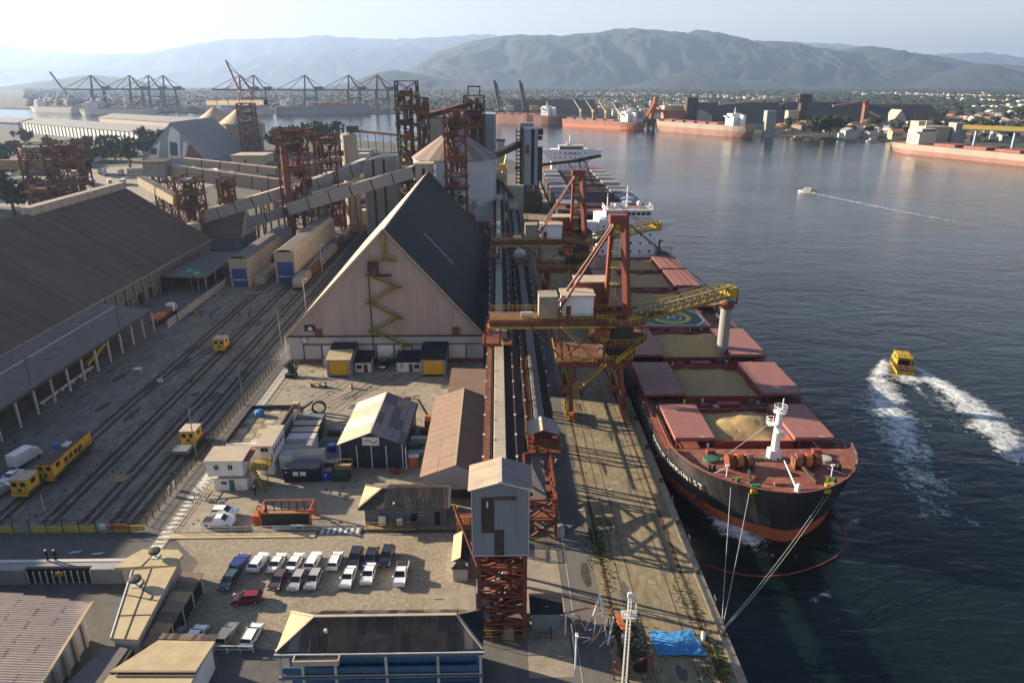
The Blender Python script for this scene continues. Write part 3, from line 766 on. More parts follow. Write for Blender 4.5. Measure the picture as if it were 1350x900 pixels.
sheets(t, 'roof_sheet', (0, TY0 - 0.5, 22.6), (0, TY1 + 0.4, 22.6), (TX0 - 0.35, TY1 + 0.4, 21.55), (TX0 - 0.35, TY0 - 0.5, 21.55), 4, 1, ['roof_beige'], corr=0.03, wav=6, lift=0.0, seed=3)
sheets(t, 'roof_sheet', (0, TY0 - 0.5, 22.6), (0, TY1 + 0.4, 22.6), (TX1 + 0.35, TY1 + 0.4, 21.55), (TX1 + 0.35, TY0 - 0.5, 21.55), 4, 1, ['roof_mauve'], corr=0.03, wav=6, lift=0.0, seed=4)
part(t, 'ridge_cap', 'roof_white', BR((0, TY0 - 0.55, 22.68), (0, TY1 + 0.4, 22.68), 0.4, 0.1))
part(t, 'verge', 'roof_white', BR((0, TY0 - 0.55, 22.6), (TX0 - 0.35, TY0 - 0.55, 21.55), 0.1, 0.16), BR((0, TY0 - 0.55, 22.6), (TX1 + 0.35, TY0 - 0.55, 21.55), 0.1, 0.16))
part(t, 'opening', 'steel_dark', BX(-2.2, TY0 - 0.06, 15.6, -0.75, TY0 - 0.01, 20.4))
part(t, 'opening', 'steel_dark', BX(-0.72, TY0 - 0.06, 12.45, 0.4, TY0 - 0.01, 16.0))
part(t, 'clad_panel', 'clad_blue', BX(-0.6, TY0 - 0.10, 16.1, 1.7, TY0 - 0.02, 20.1))
part(t, 'rusty_hood', 'steel_rust', BX(-0.6, TY0 - 0.25, 20.1, 1.8, TY0 - 0.02, 20.45))
part(t, 'pendant_lamp', 'white', BX(-1.6, TY0 - 0.3, 19.2, -1.4, TY0 - 0.08, 19.9))
part(t, 'corner_trim', 'galv', BX(TX0 - 0.05, TY0 - 0.05, 12.4, TX0 + 0.06, TY0 + 0.06, 21.4), BX(TX1 - 0.06, TY0 - 0.05, 12.4, TX1 + 0.05, TY0 + 0.06, 21.4), BX(TX0, TY0 - 0.06, 12.35, TX1, TY0 + 0.06, 12.5))
lattice(t, -2.6, 2.9, 70.6, 74.6, 0, 12.35, 6, 'steel_red', 0.5, 0.24, each=True)
for z in (3.4, 6.6, 9.6):
    part(t, 'floor_beam', 'steel_rust', *[BX(-2.6, 70.9 + k * 0.9, z, 2.9, 71.1 + k * 0.9, z + 0.2) for k in range(5)])
    part(t, 'stair_flight', 'steel_grey', BR((-1.6, 72, z - 3), (1.6, 72, z), 0.7, 0.15), BR((-1.6, 71.6, z - 2), (1.6, 71.6, z + 1), 0.07))
part(t, 'chute', 'steel_dark', BR((0, 73.6, 12.2), (1.2, 73.4, 1.5), 1.3))
part(t, 'enclosure', 'clad_blue', BX(-3.1, 71.2, 0, -1.4, 74.0, 6.2))
part(t, 'diagonal_strut', 'steel_red', BR((-6.2, 82, 11.6), (-2.6, 74, 7.2), 0.3))
part(t, 'base_fence', 'yellow_rail', *rail_shapes([(-2.6, 69.6, 0), (2.9, 69.6, 0)], h=1.9, post=1.2))
part(t, 'hopper', 'concrete', BX(0.3, 69.9, 0.1, 1.5, 70.6, 1.6))
part(t, 'motor_house', 'belt', BX(-1.4, 75.05, 11.9, 1.4, 80.0, 13.1))
part(t, 'motor_hatch', 'galv', LA([(0.8, 13.1), (0.8, 13.2), (0.55, 13.22)], 14, (0, 78.3)))
# yellow tank platform beside the tower
t = thing('stair_tower', 'small yellow railed platform with red base beside the transfer tower', 'platform', (-5.4, 91, 0))
part(t, 'deck', 'steel_red', BX(-6.6, 90, 2.6, -4.2, 93, 3.1))
for x in (-6.5, -4.3):
    for y in (90.1, 92.9):
        part(t, 'leg', 'steel_red', BX(x - 0.1, y - 0.1, 0, x + 0.1, y + 0.1, 2.6))
part(t, 'railing', 'yellow', *rail_shapes([(-6.6, 93, 3.1), (-6.6, 90, 3.1), (-4.2, 90, 3.1), (-4.2, 93, 3.1)], h=1.4, post=0.6, r=0.05))
part(t, 'ladder', 'yellow', *[BX(-6.4, 89.9 - 0.1, 0.3 + k * 0.35, -5.6, 89.95, 0.38 + k * 0.35) for k in range(8)])
# drive house on the lower conveyor and its red lattice support
t = thing('drive_house', 'small beige-roofed drive house on red frame at the shaded conveyor end', 'machine house', (7.6, 109, 0))
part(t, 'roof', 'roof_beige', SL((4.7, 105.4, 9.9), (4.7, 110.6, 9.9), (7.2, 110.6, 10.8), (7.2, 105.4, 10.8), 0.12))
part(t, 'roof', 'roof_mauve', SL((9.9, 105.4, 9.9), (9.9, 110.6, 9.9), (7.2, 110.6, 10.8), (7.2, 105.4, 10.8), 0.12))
part(t, 'floor', 'steel_red', BX(4.6, 105.2, 7.0, 10.0, 111, 7.3))
part(t, 'machinery', 'steel_red', BX(5.6, 106.4, 7.3, 8.8, 109.4, 8.7))
for x in (4.9, 9.7):
    for y in (105.6, 110.4):
        part(t, 'post', 'steel_red', BX(x - 0.12, y - 0.12, 7.3, x + 0.12, y + 0.12, 9.9))
part(t, 'railing', 'yellow_rail', *rail_shapes([(4.6, 111, 7.3), (4.6, 104.2, 7.3), (10.4, 104.2, 7.3), (10.4, 111, 7.3)], post=0.9))
part(t, 'balcony', 'steel_red', BX(4.6, 104.1, 7.05, 10.4, 105.2, 7.25))
t2 = thing('support_frame', 'red zigzag-braced lattice frame below the drive house on the quay road', 'frame', (6.5, 98, 0))
lattice(t2, 3.9, 8.3, 90.5, 104.4, 0, 6.9, 2, 'steel_red', 0.4, 0.24, each=True)
for k in range(4):
    part(t2, 'deck', 'steel_rust', BX(4.0, 91 + k * 3.4, 3.4, 8.2, 93.4 + k * 3.4, 3.6))
part(t2, 'railing', 'yellow_rail', *rail_shapes([(3.9, 89.2, 0.1), (8.9, 89.2, 0.1), (8.9, 92, 0.1)], post=1.1))
part(t2, 'machine', 'white_dirty', BX(8.4, 91.0, 0, 9.7, 92.6, 1.3))
part(t2, 'tail_belt', 'belt_grey', BR((6.2, 90.5, 1.8), (6.2, 104.4, 6.4), 2.0, 0.4))
# canopied tripper over the sunlit conveyor near crane one
t = thing('belt_tripper', 'corrugated round-topped belt tripper straddling the sunlit conveyor', 'tripper', (0, 150, 0))
part(t, 'hood', 'white_dirty', PY([(-1.9, 14.6)] + [(1.9 * math.cos(a), 14.6 + 1.3 * math.sin(a)) for a in [math.pi - i * math.pi / 8 for i in range(1, 8)]] + [(1.9, 14.6)], 146, 152))
part(t, 'body', 'steel_grey', BX(-1.7, 144.5, 12.7, 1.7, 151.8, 14.6))
part(t, 'frame', 'steel_red', BX(-2.9, 141.5, 12.0, 2.9, 146, 12.5), BX(-2.9, 141.5, 15.0, -2.5, 146, 15.2), *[BX(x - 0.15, y - 0.15, 12.4, x + 0.15, y + 0.15, 15.0) for x in (-2.7, 2.7) for y in (141.8, 145.6)])
part(t, 'railing', 'yellow_rail', *rail_shapes([(-2.9, 146, 12.5), (-2.9, 141.5, 12.5), (2.9, 141.5, 12.5)], post=0.7))
part(t, 'cab', 'orange', BX(-2.8, 147, 12.6, -2.0, 150, 14.4))
part(t, 'box', 'yellow', BX(-2.5, 141.0, 10.2, -1.2, 142, 12.0))
t = dup(t, (7.1, 235, -4.2), label='small dusty belt tripper straddling the shaded conveyor farther back')
for i, y in enumerate((262, 276)):
    solo('roof_blob', ['larger white oval marking on the sunlit conveyor cover', 'smaller white oval marking on the conveyor cover beyond'][i], 'marking', 'white', ([(0.55 * math.cos(a * .3927), y + (5 - i * 2) * math.sin(a * .3927), 12.59) for a in range(16)], [tuple(range(16))]), group='oval markings on the conveyor')
# ------------------------------------------------------------ bulk carrier at the quay (local frame: stem at origin, +y aft, +x starboard, z from water)
def hull_station(d, z, Lh, B, zd):
    """half breadth at distance d aft of the stem and height z above water"""
    k = max(0.0, min(1.0, (z + 2.0) / (zd + 4.0)))
    run = 34.0 * (1 - k) + 22.0 * k
    e1, e2 = 2.2 * (1 - k) + 2.6 * k, 0.78 * (1 - k) + 0.58 * k
    q = max(0.0, 1 - d / run)
    hb = B / 2 * (1 - q ** e1) ** e2
    a = Lh - d
    if a < 30:
        w = 1 - (1 - a / 30.0) ** 2 * (0.25 + 0.55 * (1 - k))
        hb *= max(0.2, w)
    return hb
def hull(Lh, B, zdeck, zfc, boot):
    ds = [0.0, 0.3, 0.8, 1.6, 2.8, 4.4, 6.5, 9, 12, 15.5, 16.0, 20, 26, 34, 60, 100, Lh - 60, Lh - 30, Lh - 18, Lh - 8, Lh]
    V, FU, FB = [], [], []
    cols = []
    for d in ds:
        zt = zfc if d <= 15.6 else zdeck
        zs = [-4.0, -0.5, boot, boot + (zt - boot) * 0.33, boot + (zt - boot) * 0.66, zt]
        st = [(hull_station(max(d, 0.02) - (0.0 if z > 0 else 0), z, Lh, B, zdeck), d + (1.2 if z < 0 else 0.9 * (1 - (z / zt))) * max(0, 1 - d / 6), z) for z in zs]
        cols.append(st)
    nz = 6
    V = []
    for sgn in (-1, 1):
        for st in cols:
            V += [(sgn * h, y, z) for h, y, z in st]
    n = len(ds)
    for sgn in range(2):
        o = sgn * n * nz
        for i in range(n - 1):
            for j in range(nz - 1):
                q = (o + i * nz + j, o + (i + 1) * nz + j, o + (i + 1) * nz + j + 1, o + i * nz + j + 1)
                if sgn == 0: q = q[::-1]
                (FB if j < 2 else FU).append(q)
    for j in range(nz - 1):                       # transom and stem closing strips
        a, b = (n - 1) * nz + j, n * nz + (n - 1) * nz + j
        (FB if j < 2 else FU).append((a, b, b + 1, a + 1))
        a, b = j, n * nz + j
        (FB if j < 2 else FU).append((b, a, a + 1, b + 1))
    return V, FU, FB, cols
SH = thing('bulk_carrier', 'black-hulled bulk carrier with open red hatches full of grain at the quay', 'ship', (44.5, 92.2, -3.0), R(-0.8), world=False)
LH, BM, ZD, ZF = 198.0, 32.2, 7.1, 9.6
V, FU, FB, cols = hull(LH, BM, ZD, ZF, 2.4)
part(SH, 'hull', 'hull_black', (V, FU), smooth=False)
part(SH, 'boot_topping', 'hull_red', (V, FB), smooth=False, label='orange-red lower hull at the waterline')
def hb_at(d, z=ZD): return hull_station(d, z, LH, BM, ZD)
# decks: main deck ring and forecastle
dd = [16 + i * 2 for i in range(90)] + [LH - 0.1]
part(SH, 'main_deck', 'deck_red', ([(-hb_at(d), d, ZD - 0.02) for d in dd] + [(hb_at(d), d, ZD - 0.02) for d in dd], [(i, len(dd) + i, len(dd) + i + 1, i + 1) for i in range(len(dd) - 1)]))
fd = [0.05, 0.3, 0.8, 1.6, 2.8, 4.4, 6.5, 9, 12, 15.6]
part(SH, 'forecastle_deck', 'deck_red', ([(-hb_at(d, ZF - 1) + .05, d + 0.15, ZF - 1.0) for d in fd] + [(hb_at(d, ZF - 1) - .05, d + 0.15, ZF - 1.0) for d in fd], [(i, len(fd) + i, len(fd) + i + 1, i + 1) for i in range(len(fd) - 1)]))
part(SH, 'forecastle_bulkhead', 'deck_red', BX(-hb_at(15.7) + .1, 15.5, ZD - 0.1, hb_at(15.7) - .1, 15.75, ZF - 1.0))
caprail = []
for s in (-1, 1):
    pts = [(s * hb_at(d, ZF), d, ZF + 0.02) for d in [0.02, 0.3, 0.8, 1.6, 2.8, 4.4, 6.5, 9, 12, 15.6]]
    caprail += [BR(p, q, 0.28, 0.14) for p, q in zip(pts[:-1], pts[1:])]
part(SH, 'bulwark_cap', 'deck_red', *caprail)
for s, k in ((-1, 'port'), (1, 'starboard')):
    part(SH, 'side_rail', 'cover_side', *rail_shapes([(s * (hb_at(d) - 0.15), d, ZD) for d in range(16, 162, 6)], h=1.1, r=0.04, post=2.0))
    for d in range(18, 160, 3):
        pass
    part(SH, 'deck_pipe', 'deck_green' if s > 0 else 'steel_rust', TB((s * 14.6, 19, ZD + 0.35), (s * 14.6, 160, ZD + 0.35), 0.14), TB((s * 14.2, 19, ZD + 0.3), (s * 14.2, 160, ZD + 0.3), 0.1))
# holds
HATCH = [(18.6, 31.6), (37.6, 53.6), (59.0, 76.4), (97.0, 114.0), (117.6, 136.2), (138.8, 156.6)]
rr = random.Random(5)
cov_me = None
for hi, (a, b) in enumerate(HATCH):
    w0 = 7.5 if hi else 6.7
    h = part(SH, 'hatch', 'cover_side', BX(-w0 - .25, a - .25, ZD, -w0, b + .25, ZD + 1.5), BX(w0, a - .25, ZD, w0 + .25, b + .25, ZD + 1.5), BX(-w0, a - .25, ZD, w0, a, ZD + 1.5), BX(-w0, b, ZD, w0, b + .25, ZD + 1.5))
    # grain surface inside the coaming
    nx, ny = 22, 22
    pk = [(rr.uniform(-4, 4), rr.uniform(a + 4, b - 4), rr.uniform(0.5, 1.1)) for _ in range(3)]
    if hi == 2: pk = [(5.2, b - 5.5, 2.2), (-2, a + 6, 0.6)]
    vv = []
    for j in range(ny + 1):
        for i in range(nx + 1):
            x, y = -w0 + 0.03 + (2 * w0 - .06) * i / nx, a + 0.03 + (b - a - .06) * j / ny
            z = ZD + 0.65 + 0.35 * mnoise.fractal(Vector((x * .22, y * .22, hi * 3.1)), 0.8, 2, 4) + (0.16 if hi == 0 else 0.05) * mnoise.noise(Vector((x * 1.4, y * 1.4, hi)))
            for px, py, ph in pk:
                z += ph * max(0, 1 - math.hypot(x - px, y - py) / 6.0)
            vv.append((x, y, z))
    part(h, 'grain', 'grain', (vv, [(j * (nx + 1) + i, j * (nx + 1) + i + 1, (j + 1) * (nx + 1) + i + 1, (j + 1) * (nx + 1) + i) for j in range(ny) for i in range(nx)]), smooth=True)
    for s in (-1, 1):
        x0, x1 = (w0 + .35, 15.9) if hi else (w0 + .35, 14.0)
        sh = [BX(x0, a - 0.3, ZD + 1.55, x1, b + 0.3, ZD + 2.25)]
        if s < 0: sh = [MIRX(q) for q in sh]
        c = part(SH, 'hatch_cover', 'cover_red', *sh)
        lp = [BX(x0 + 0.02, a - 0.34, ZD + 1.5, x1 - 0.02, b + 0.34, ZD + 1.74)]
        part(c, 'skirt', 'cover_side', *[MIRX(q) if s < 0 else q for q in lp])
        if hi >= 3:
            for k in (0.38, 0.62):
                xx = x0 + (x1 - x0) * k
                q = BX(xx - 0.12, a - 0.28, ZD + 2.26, xx + 0.12, b + 0.28, ZD + 2.34)
                part(c, 'stiffener', 'cover_side', MIRX(q) if s < 0 else q)
        sp = [BX(x, a + k * (b - a) / 3, ZD, x + 0.25, a + k * (b - a) / 3 + 0.25, ZD + 1.55) for k in range(4) for x in (x0 + 1, x1 - 0.6)]
        part(c, 'support', 'cover_side', *[MIRX(q) if s < 0 else q for q in sp])
        text(c, 'cover_mark', 'NO. %d' % (hi + 1 if hi < 3 else hi + 2), 0.5, Matrix.Translation((s * (x0 + x1) / 2 + 1.5, a - 0.05, ZD + 2.27)), 'white')
# cross-deck fittings between hatches
for i, y in enumerate((34.6, 56.3, 78.6, 95.2, 115.8, 137.5)):
    part(SH, 'cross_deck_locker', 'cover_side', BX(-2.0, y - 0.8, ZD, 2.4, y + 0.8, ZD + 1.3))
    part(SH, 'winch', 'steel_rust', TB((-5.5, y, ZD + 0.7), (-3.8, y, ZD + 0.7), 0.6, 10), BX(-6.0, y - .6, ZD, -5.6, y + .6, ZD + 1.0), BX(-3.7, y - .6, ZD, -3.3, y + .6, ZD + 1.0))
    part(SH, 'vent', 'deck_green', TB((4.6, y, ZD), (4.6, y, ZD + 1.5), 0.3, 8), LA([(0.5, ZD + 1.5), (0.5, ZD + 1.9), (0.1, ZD + 2.05)], 10, (4.6, y)))
    part(SH, 'vent', 'cover_grey', TB((6.0, y, ZD), (6.0, y, ZD + 1.2), 0.25, 8), LA([(0.42, ZD + 1.2), (0.42, ZD + 1.6), (0.1, ZD + 1.7)], 10, (6.0, y)))
    for s in (-1, 1):
        part(SH, 'bollard', 'steel_dark', TB((s * 14.6, y - .6, ZD), (s * 14.6, y - .6, ZD + 0.9), 0.26, 8), TB((s * 14.6, y + .6, ZD), (s * 14.6, y + .6, ZD + 0.9), 0.26, 8))
        part(SH, 'deck_plate', 'concrete' if s < 0 else 'deck_green', BX(s * 14.0 - 1.2, y - 1.8, ZD + 0.005, s * 14.0 + 1.2, y + 1.8, ZD + 0.02))
for y in (27, 45, 67, 84):
    part(SH, 'fender_pad', 'rubber', BX(-16.35, y, 1.8, -16.0, y + 0.7, ZD), BX(-16.35, y + 1.6, 1.8, -16.0, y + 2.2, ZD - 0.2))
# closed hatch four carries the helicopter marking
hc = part(SH, 'hatch_cover', 'cover_red', BX(-8.8, 79.6, ZD + 1.2, 8.8, 94.0, ZD + 1.9), label='closed red hatch cover with a green and yellow helicopter circle')
part(hc, 'coaming', 'cover_side', BX(-8.4, 80, ZD, 8.4, 93.6, ZD + 1.2))
def disc(r0, r1, z, n=40, cy=86.8):
    v = [(r * math.cos(2 * math.pi * i / n), cy + r * math.sin(2 * math.pi * i / n), z) for r in (r0, r1) for i in range(n)]
    return v, [(i, (i + 1) % n, n + (i + 1) % n, n + i) for i in range(n)]
part(hc, 'pad_edge', 'white', ([(x * 8.1 / 8, 86.8 + y, ZD + 1.91) for x, y in ((-8, -3.2), (-5.5, -6.6), (5.5, -6.6), (8, -3.2), (8, 3.2), (5.5, 6.6), (-5.5, 6.6), (-8, 3.2))], [tuple(range(8))]))
part(hc, 'pad_green', 'deck_green', ([(x * 7.8 / 8, 86.8 + y, ZD + 1.92) for x, y in ((-8, -3.1), (-5.4, -6.3), (5.4, -6.3), (8, -3.1), (8, 3.1), (5.4, 6.3), (-5.4, 6.3), (-8, 3.1))], [tuple(range(8))]))
part(hc, 'pad_ring', 'line_yellow', disc(3.9, 5.2, ZD + 1.93))
part(hc, 'pad_ring', 'white', disc(2.6, 2.8, ZD + 1.93))
text(hc, 'pad_letter', 'H', 3.4, Matrix.Translation((0, 86.8, ZD + 1.935)), 'white')
# small deck fittings along both sides
rr = random.Random(8)
for k in range(64):
    sd = rr.choice((-1, 1))
    y = rr.uniform(18, 158)
    x = sd * rr.uniform(12.6, 15.2) if rr.random() < .6 else sd * rr.uniform(1, 13)
    if abs(x) < 12.5:
        y = rr.choice((34.6, 56.3, 78.0, 95.4, 115.8, 137.5, 17.3)) + rr.uniform(-1.7, 1.7)
    kind_ = rr.randrange(4)
    if kind_ == 0:
        part(SH, 'deck_locker', rr.choice(['cover_side', 'concrete', 'steel_dark', 'white_dirty']), BX(x - .5, y - .4, ZD, x + .5, y + .4, ZD + rr.uniform(.5, 1.1)))
    elif kind_ == 1:
        part(SH, 'air_pipe', rr.choice(['cover_side', 'deck_green', 'white']), TB((x, y, ZD), (x, y, ZD + .9), .14, 6), LA([(.25, ZD + .9), (.25, ZD + 1.15), (.1, ZD + 1.25)], 8, (x, y)))
    elif kind_ == 2:
        part(SH, 'pipe_run', rr.choice(['steel_rust', 'deck_green', 'steel_dark']), BR((x - 1.1, y, ZD + .3), (x + 1.1, y + rr.uniform(-.6, .6), ZD + .3), .22))
    else:
        part(SH, 'hatch_ladder', 'line_yellow', BR((x, y, ZD), (x + .1, y + .9, ZD + 1.4), .4, .08))
# forecastle gear
for s in (-1, 1):
    w = part(SH, 'windlass', 'steel_rust', TB((s * 3.2, 9.6, ZF + 0.3), (s * 7.6, 8.9, ZF + 0.3), 0.45, 10), *[BX(s * x - 0.15, 8.4, ZF - 1, s * x + 0.15, 10.4, ZF + 0.9) for x in (3.4, 5.0, 6.6)])
    for x, mm in ((4.1, 'deck_red'), (5.7, 'orange'), (7.2, 'steel_red')):
        part(w, 'drum', mm, TB((s * (x - .45), 9.4, ZF + 0.3), (s * (x + .45), 9.3, ZF + 0.3), 1.15, 14))
    part(w, 'chain', 'steel_dark', BR((s * 4.4, 8.2, ZF - 0.2), (s * 5.2, 4.2, ZF - 0.8), 0.4))
    part(SH, 'mooring_bitts', 'green', BX(s * 7.6 - .9, 4.0, ZF - 1, s * 7.6 + .9, 4.8, ZF - .85), TB((s * 7.6 - .5, 4.4, ZF - .9), (s * 7.6 - .5, 4.4, ZF), 0.25, 8), TB((s * 7.6 + .5, 4.4, ZF - .9), (s * 7.6 + .5, 4.4, ZF), 0.25, 8))
    part(SH, 'mooring_bitts', 'black', BX(s * 10.2 - .7, 8.0, ZF - 1, s * 10.2 + .7, 8.8, ZF - .85), TB((s * 10.2 - .4, 8.4, ZF - .9), (s * 10.2 - .4, 8.4, ZF), 0.24, 8), TB((s * 10.2 + .4, 8.4, ZF - .9), (s * 10.2 + .4, 8.4, ZF), 0.24, 8))
    part(SH, 'fairlead', 'yellow', BX(s * 5.6 - .5, 1.3, ZF - .95, s * 5.6 + .5, 1.7, ZF - .3))
    part(SH, 'rope_pile', 'rope' if s > 0 else 'deck_green', LA([(1.3, ZF - 1), (1.2, ZF - .6), (0.5, ZF - .55)], 14, (s * 9.5, 11.8)))
    part(SH, 'hatch_locker', 'cover_side', BX(s * 9 - .7, 13.2, ZF - 1, s * 9 + .7, 14.2, ZF - .1))
    part(SH, 'light_pole', 'ship_white', TB((s * 8.4, 6.4, ZF - 1), (s * 8.4, 6.4, ZF + 1.0), 0.09, 6), BX(s * 8.4 - .3, 6.2, ZF + .9, s * 8.4 + .3, 6.5, ZF + 1.15))
    part(SH, 'stay', 'galv', BR((s * 10.8, 6.6, ZF - 0.8), (s * 8.2, 7.8, ZF - 0.2), 0.12))
part(SH, 'crate', 'yellow', BX(6.2, 3.0, ZF - 1, 7.6, 3.8, ZF - .4))
part(SH, 'crate', 'green', BX(-5.6, 2.7, ZF - 1, -4.2, 3.4, ZF - .4))
part(SH, 'deck_box', 'brick', BX(-1.6, 3.6, ZF - 1, 0.2, 4.4, ZF - .6))
part(SH, 'jackstaff', 'ship_white', TB((1.4, 2.2, ZF - 1), (0.5, 6.4, ZF + 1.9), 0.16, 8, 0.1), LA([(0.5, ZF - 1), (0.4, ZF - 0.2), (0.2, ZF + .2)], 10, (1.4, 2.2)))
part(SH, 'net', 'deck_green', *[BR((-2.6 + i * .25, 11.5 + math.sin(i) * .3, ZF - 0.8 + 0.25 * math.sin(i * .9)), (-2.3 + i * .25, 11.8, ZF - 0.7), 0.5, 0.15) for i in range(18)])
m = part(SH, 'foremast', 'ship_white', TB((1.2, 12.2, ZF - 1), (1.2, 12.2, ZF + 8.2), 0.75, 12, 0.5), BX(0.2, 11.4, ZF - 1, 2.2, 13.0, ZF + 0.8))
part(m, 'top_platform', 'ship_white', LA([(1.1, ZF + 7.6), (1.1, ZF + 7.7)], 12, (1.2, 12.2)), *rail_shapes([(1.2 + 1.05 * math.cos(a), 12.2 + 1.05 * math.sin(a), ZF + 7.7) for a in [i * math.pi / 4 for i in range(9)]], h=1.0, post=1.0))
part(m, 'side_platform', 'ship_white', BX(-0.6, 11.4, ZF + 5.4, 0.7, 13.0, ZF + 5.5), *rail_shapes([(0.6, 11.4, ZF + 5.5), (-0.6, 11.4, ZF + 5.5), (-0.6, 13, ZF + 5.5), (0.6, 13, ZF + 5.5)], h=1.0, post=0.8))
part(m, 'light', 'ship_white', BX(0.9, 11.0, ZF + 4.2, 2.4, 11.6, ZF + 4.6))
part(m, 'aerial', 'ship_white', TB((1.5, 12.2, ZF + 8.2), (1.5, 12.2, ZF + 10.0), 0.1, 6))
part(m, 'mast_stay', 'galv', BR((-0.4, 12, ZF + 5.6), (-8.2, 11, ZF - 0.6), 0.05))
part(m, 'mast_ladder', 'galv', *[BX(0.9, 11.35, ZF + 1 + k * .6, 1.5, 11.42, ZF + 1.1 + k * .6) for k in range(10)])
# anchor and name
part(SH, 'anchor', 'steel_rust', TB((-11.6, 10.5, 4.4), (-11.9, 10.0, 2.1), 0.22, 8), BR((-12.4, 9.2, 2.2), (-11.2, 10.9, 2.0), 0.35, 0.4), BR((-12.5, 9.1, 2.2), (-12.6, 8.9, 3.3), 0.3), BR((-11.1, 11.0, 2.0), (-11.2, 11.2, 3.2), 0.3))
part(SH, 'hawsepipe', 'steel_dark', LA([(0.9, 4.2), (0.7, 5.0)], 12, (-11.9, 10.6)))
name = 'SPECTRUM HADDINIST'
for i, ch in enumerate(name):
    if ch == ' ': continue
    d = 24.6 - i * 0.98
    zz_ = 6.0
    h0, h1 = hb_at(d, zz_), hb_at(d - 0.5, zz_)
    hl = hull_station(d, zz_ - 1.0, LH, BM, ZD)
    tx = Vector((h0 - h1, -0.5, 0)).normalized()           # along the hull towards the bow (port side)
    tx = Vector(((h0 - h1), -0.5, 0.0)).normalized()
    up = Vector((-(h0 - hl), 0, 1.0)).normalized()
    nrm = tx.cross(up).normalized()
    up = nrm.cross(tx)
    M4 = Matrix.Identity(4)
    for r_, (c1, c2, c3) in enumerate(zip(tx, up, nrm)):
        M4[r_][0], M4[r_][1], M4[r_][2] = c1, c2, c3
    text(SH, 'name_letter', ch, 1.6, Matrix.Translation(Vector((-h0, d, zz_)) + nrm * 0.3) @ M4, 'white', ext=0.03)
# accommodation block
hz = part(SH, 'deckhouse', 'ship_white', BX(-10.6, 162.0, ZD - 0.1, 10.2, 180, ZD + 14.2))
part(hz, 'upper_deck', 'ship_white', BX(-10.0, 163, ZD + 14.2, 9.6, 177, ZD + 14.9))
part(hz, 'wing', 'ship_white', PY([(-16.2, ZD + 12.2), (16.2, ZD + 12.2), (16.2, ZD + 13.3), (-16.2, ZD + 13.3)], 162.6, 165.8))
part(hz, 'wing_support', 'ship_white', PY([(10.2, ZD + 8), (16, ZD + 12.1), (10.2, ZD + 12.1)], 163, 163.6))
part(hz, 'wing_support', 'ship_white', PY([(-10.6, ZD + 8), (-10.6, ZD + 12.1), (-16, ZD + 12.1)], 163, 163.6))
br = part(hz, 'bridge', 'ship_white', BX(-8.2, 162.0, ZD + 14.9, 8.2, 170, ZD + 17.4))
for k in range(9):
    part(br, 'bridge_window', 'glass_dark', BX(-7.8 + k * 1.76, 161.94, ZD + 15.7, -6.4 + k * 1.76, 161.99, ZD + 16.8))
part(br, 'bridge_roof', 'ship_white', BX(-8.8, 161.6, ZD + 17.4, 8.8, 170.4, ZD + 17.7))
part(br, 'roof_deck', 'cover_red', BX(-7, 163, ZD + 17.71, 7, 170, ZD + 17.76))
part(br, 'roof_rail', 'ship_white', *rail_shapes([(-8.6, 170, ZD + 17.7), (-8.6, 161.8, ZD + 17.7), (8.6, 161.8, ZD + 17.7), (8.6, 170, ZD + 17.7)], h=1.2, r=0.06, post=1.2))
ms = part(hz, 'radar_mast', 'ship_white', TB((0, 167, ZD + 17.7), (0, 167, ZD + 25.5), 0.5, 8, 0.2), BR((-2.5, 167, ZD + 21), (2.5, 167, ZD + 21), 0.3), BR((-1.8, 167, ZD + 23.2), (1.8, 167, ZD + 23.2), 0.25), BX(-1.6, 166, ZD + 19.6, 1.6, 168, ZD + 19.8))
part(ms, 'radar', 'ship_white', BX(-1.6, 166.1, ZD + 21.3, 1.6, 166.4, ZD + 21.6))
part(hz, 'signal_mast', 'ship_white', TB((-7, 168, ZD + 17.7), (-7, 168, ZD + 22.5), 0.2, 6))
part(hz, 'satellite_dome', 'ship_white', ICO((4.6, 168, ZD + 19), 1.0, 2), smooth=True)
part(hz, 'satellite_dome', 'ship_white', ICO((-4.2, 166, ZD + 18.6), 0.7, 2), smooth=True)
fu = part(SH, 'funnel', 'ship_white', BX(-3, 181, ZD, 3, 188, ZD + 16))
part(fu, 'funnel_band', 'cover_red', BX(-3.05, 180.95, ZD + 11, 3.05, 188.05, ZD + 14))
for r_ in range(4):
    for k in range(6):
        part(hz, 'porthole', 'glass_dark', BX(-9.2 + k * 3.4, 161.95, ZD + 2.2 + r_ * 3.0, -8.5 + k * 3.4, 161.99, ZD + 3.0 + r_ * 3.0))
        if k < 4:
            part(hz, 'porthole', 'glass_dark', BX(-10.66, 164.5 + k * 4, ZD + 2.2 + r_ * 3.0, -10.61, 165.3 + k * 4, ZD + 3.0 + r_ * 3.0))
part(hz, 'lifeboat', 'orange', LA([(0.1, ZD + 8), (1.2, ZD + 8.6), (1.3, ZD + 9.6), (0.4, ZD + 10.4)], 10, (12.0, 173)))
part(SH, 'provision_crane', 'steel_dark', TB((12.6, 166, ZD), (12.6, 166, ZD + 6), 0.35, 8), BR((12.6, 166, ZD + 5.8), (12.0, 158, ZD + 7.2), 0.4), BX(11, 157, ZD, 15, 163, ZD + 2.2))
part(SH, 'mesh_frame', 'steel_dark', *[BR((10.8 + k * .8, 159.5, ZD), (10.8 + k * .8, 159.5, ZD + 4.6), 0.14) for k in range(7)], BR((10.8, 159.5, ZD + 4.6), (15.6, 159.5, ZD + 4.6), 0.2), BR((10.8, 159.5, ZD + 2.4), (15.6, 159.5, ZD + 2.4), 0.14))

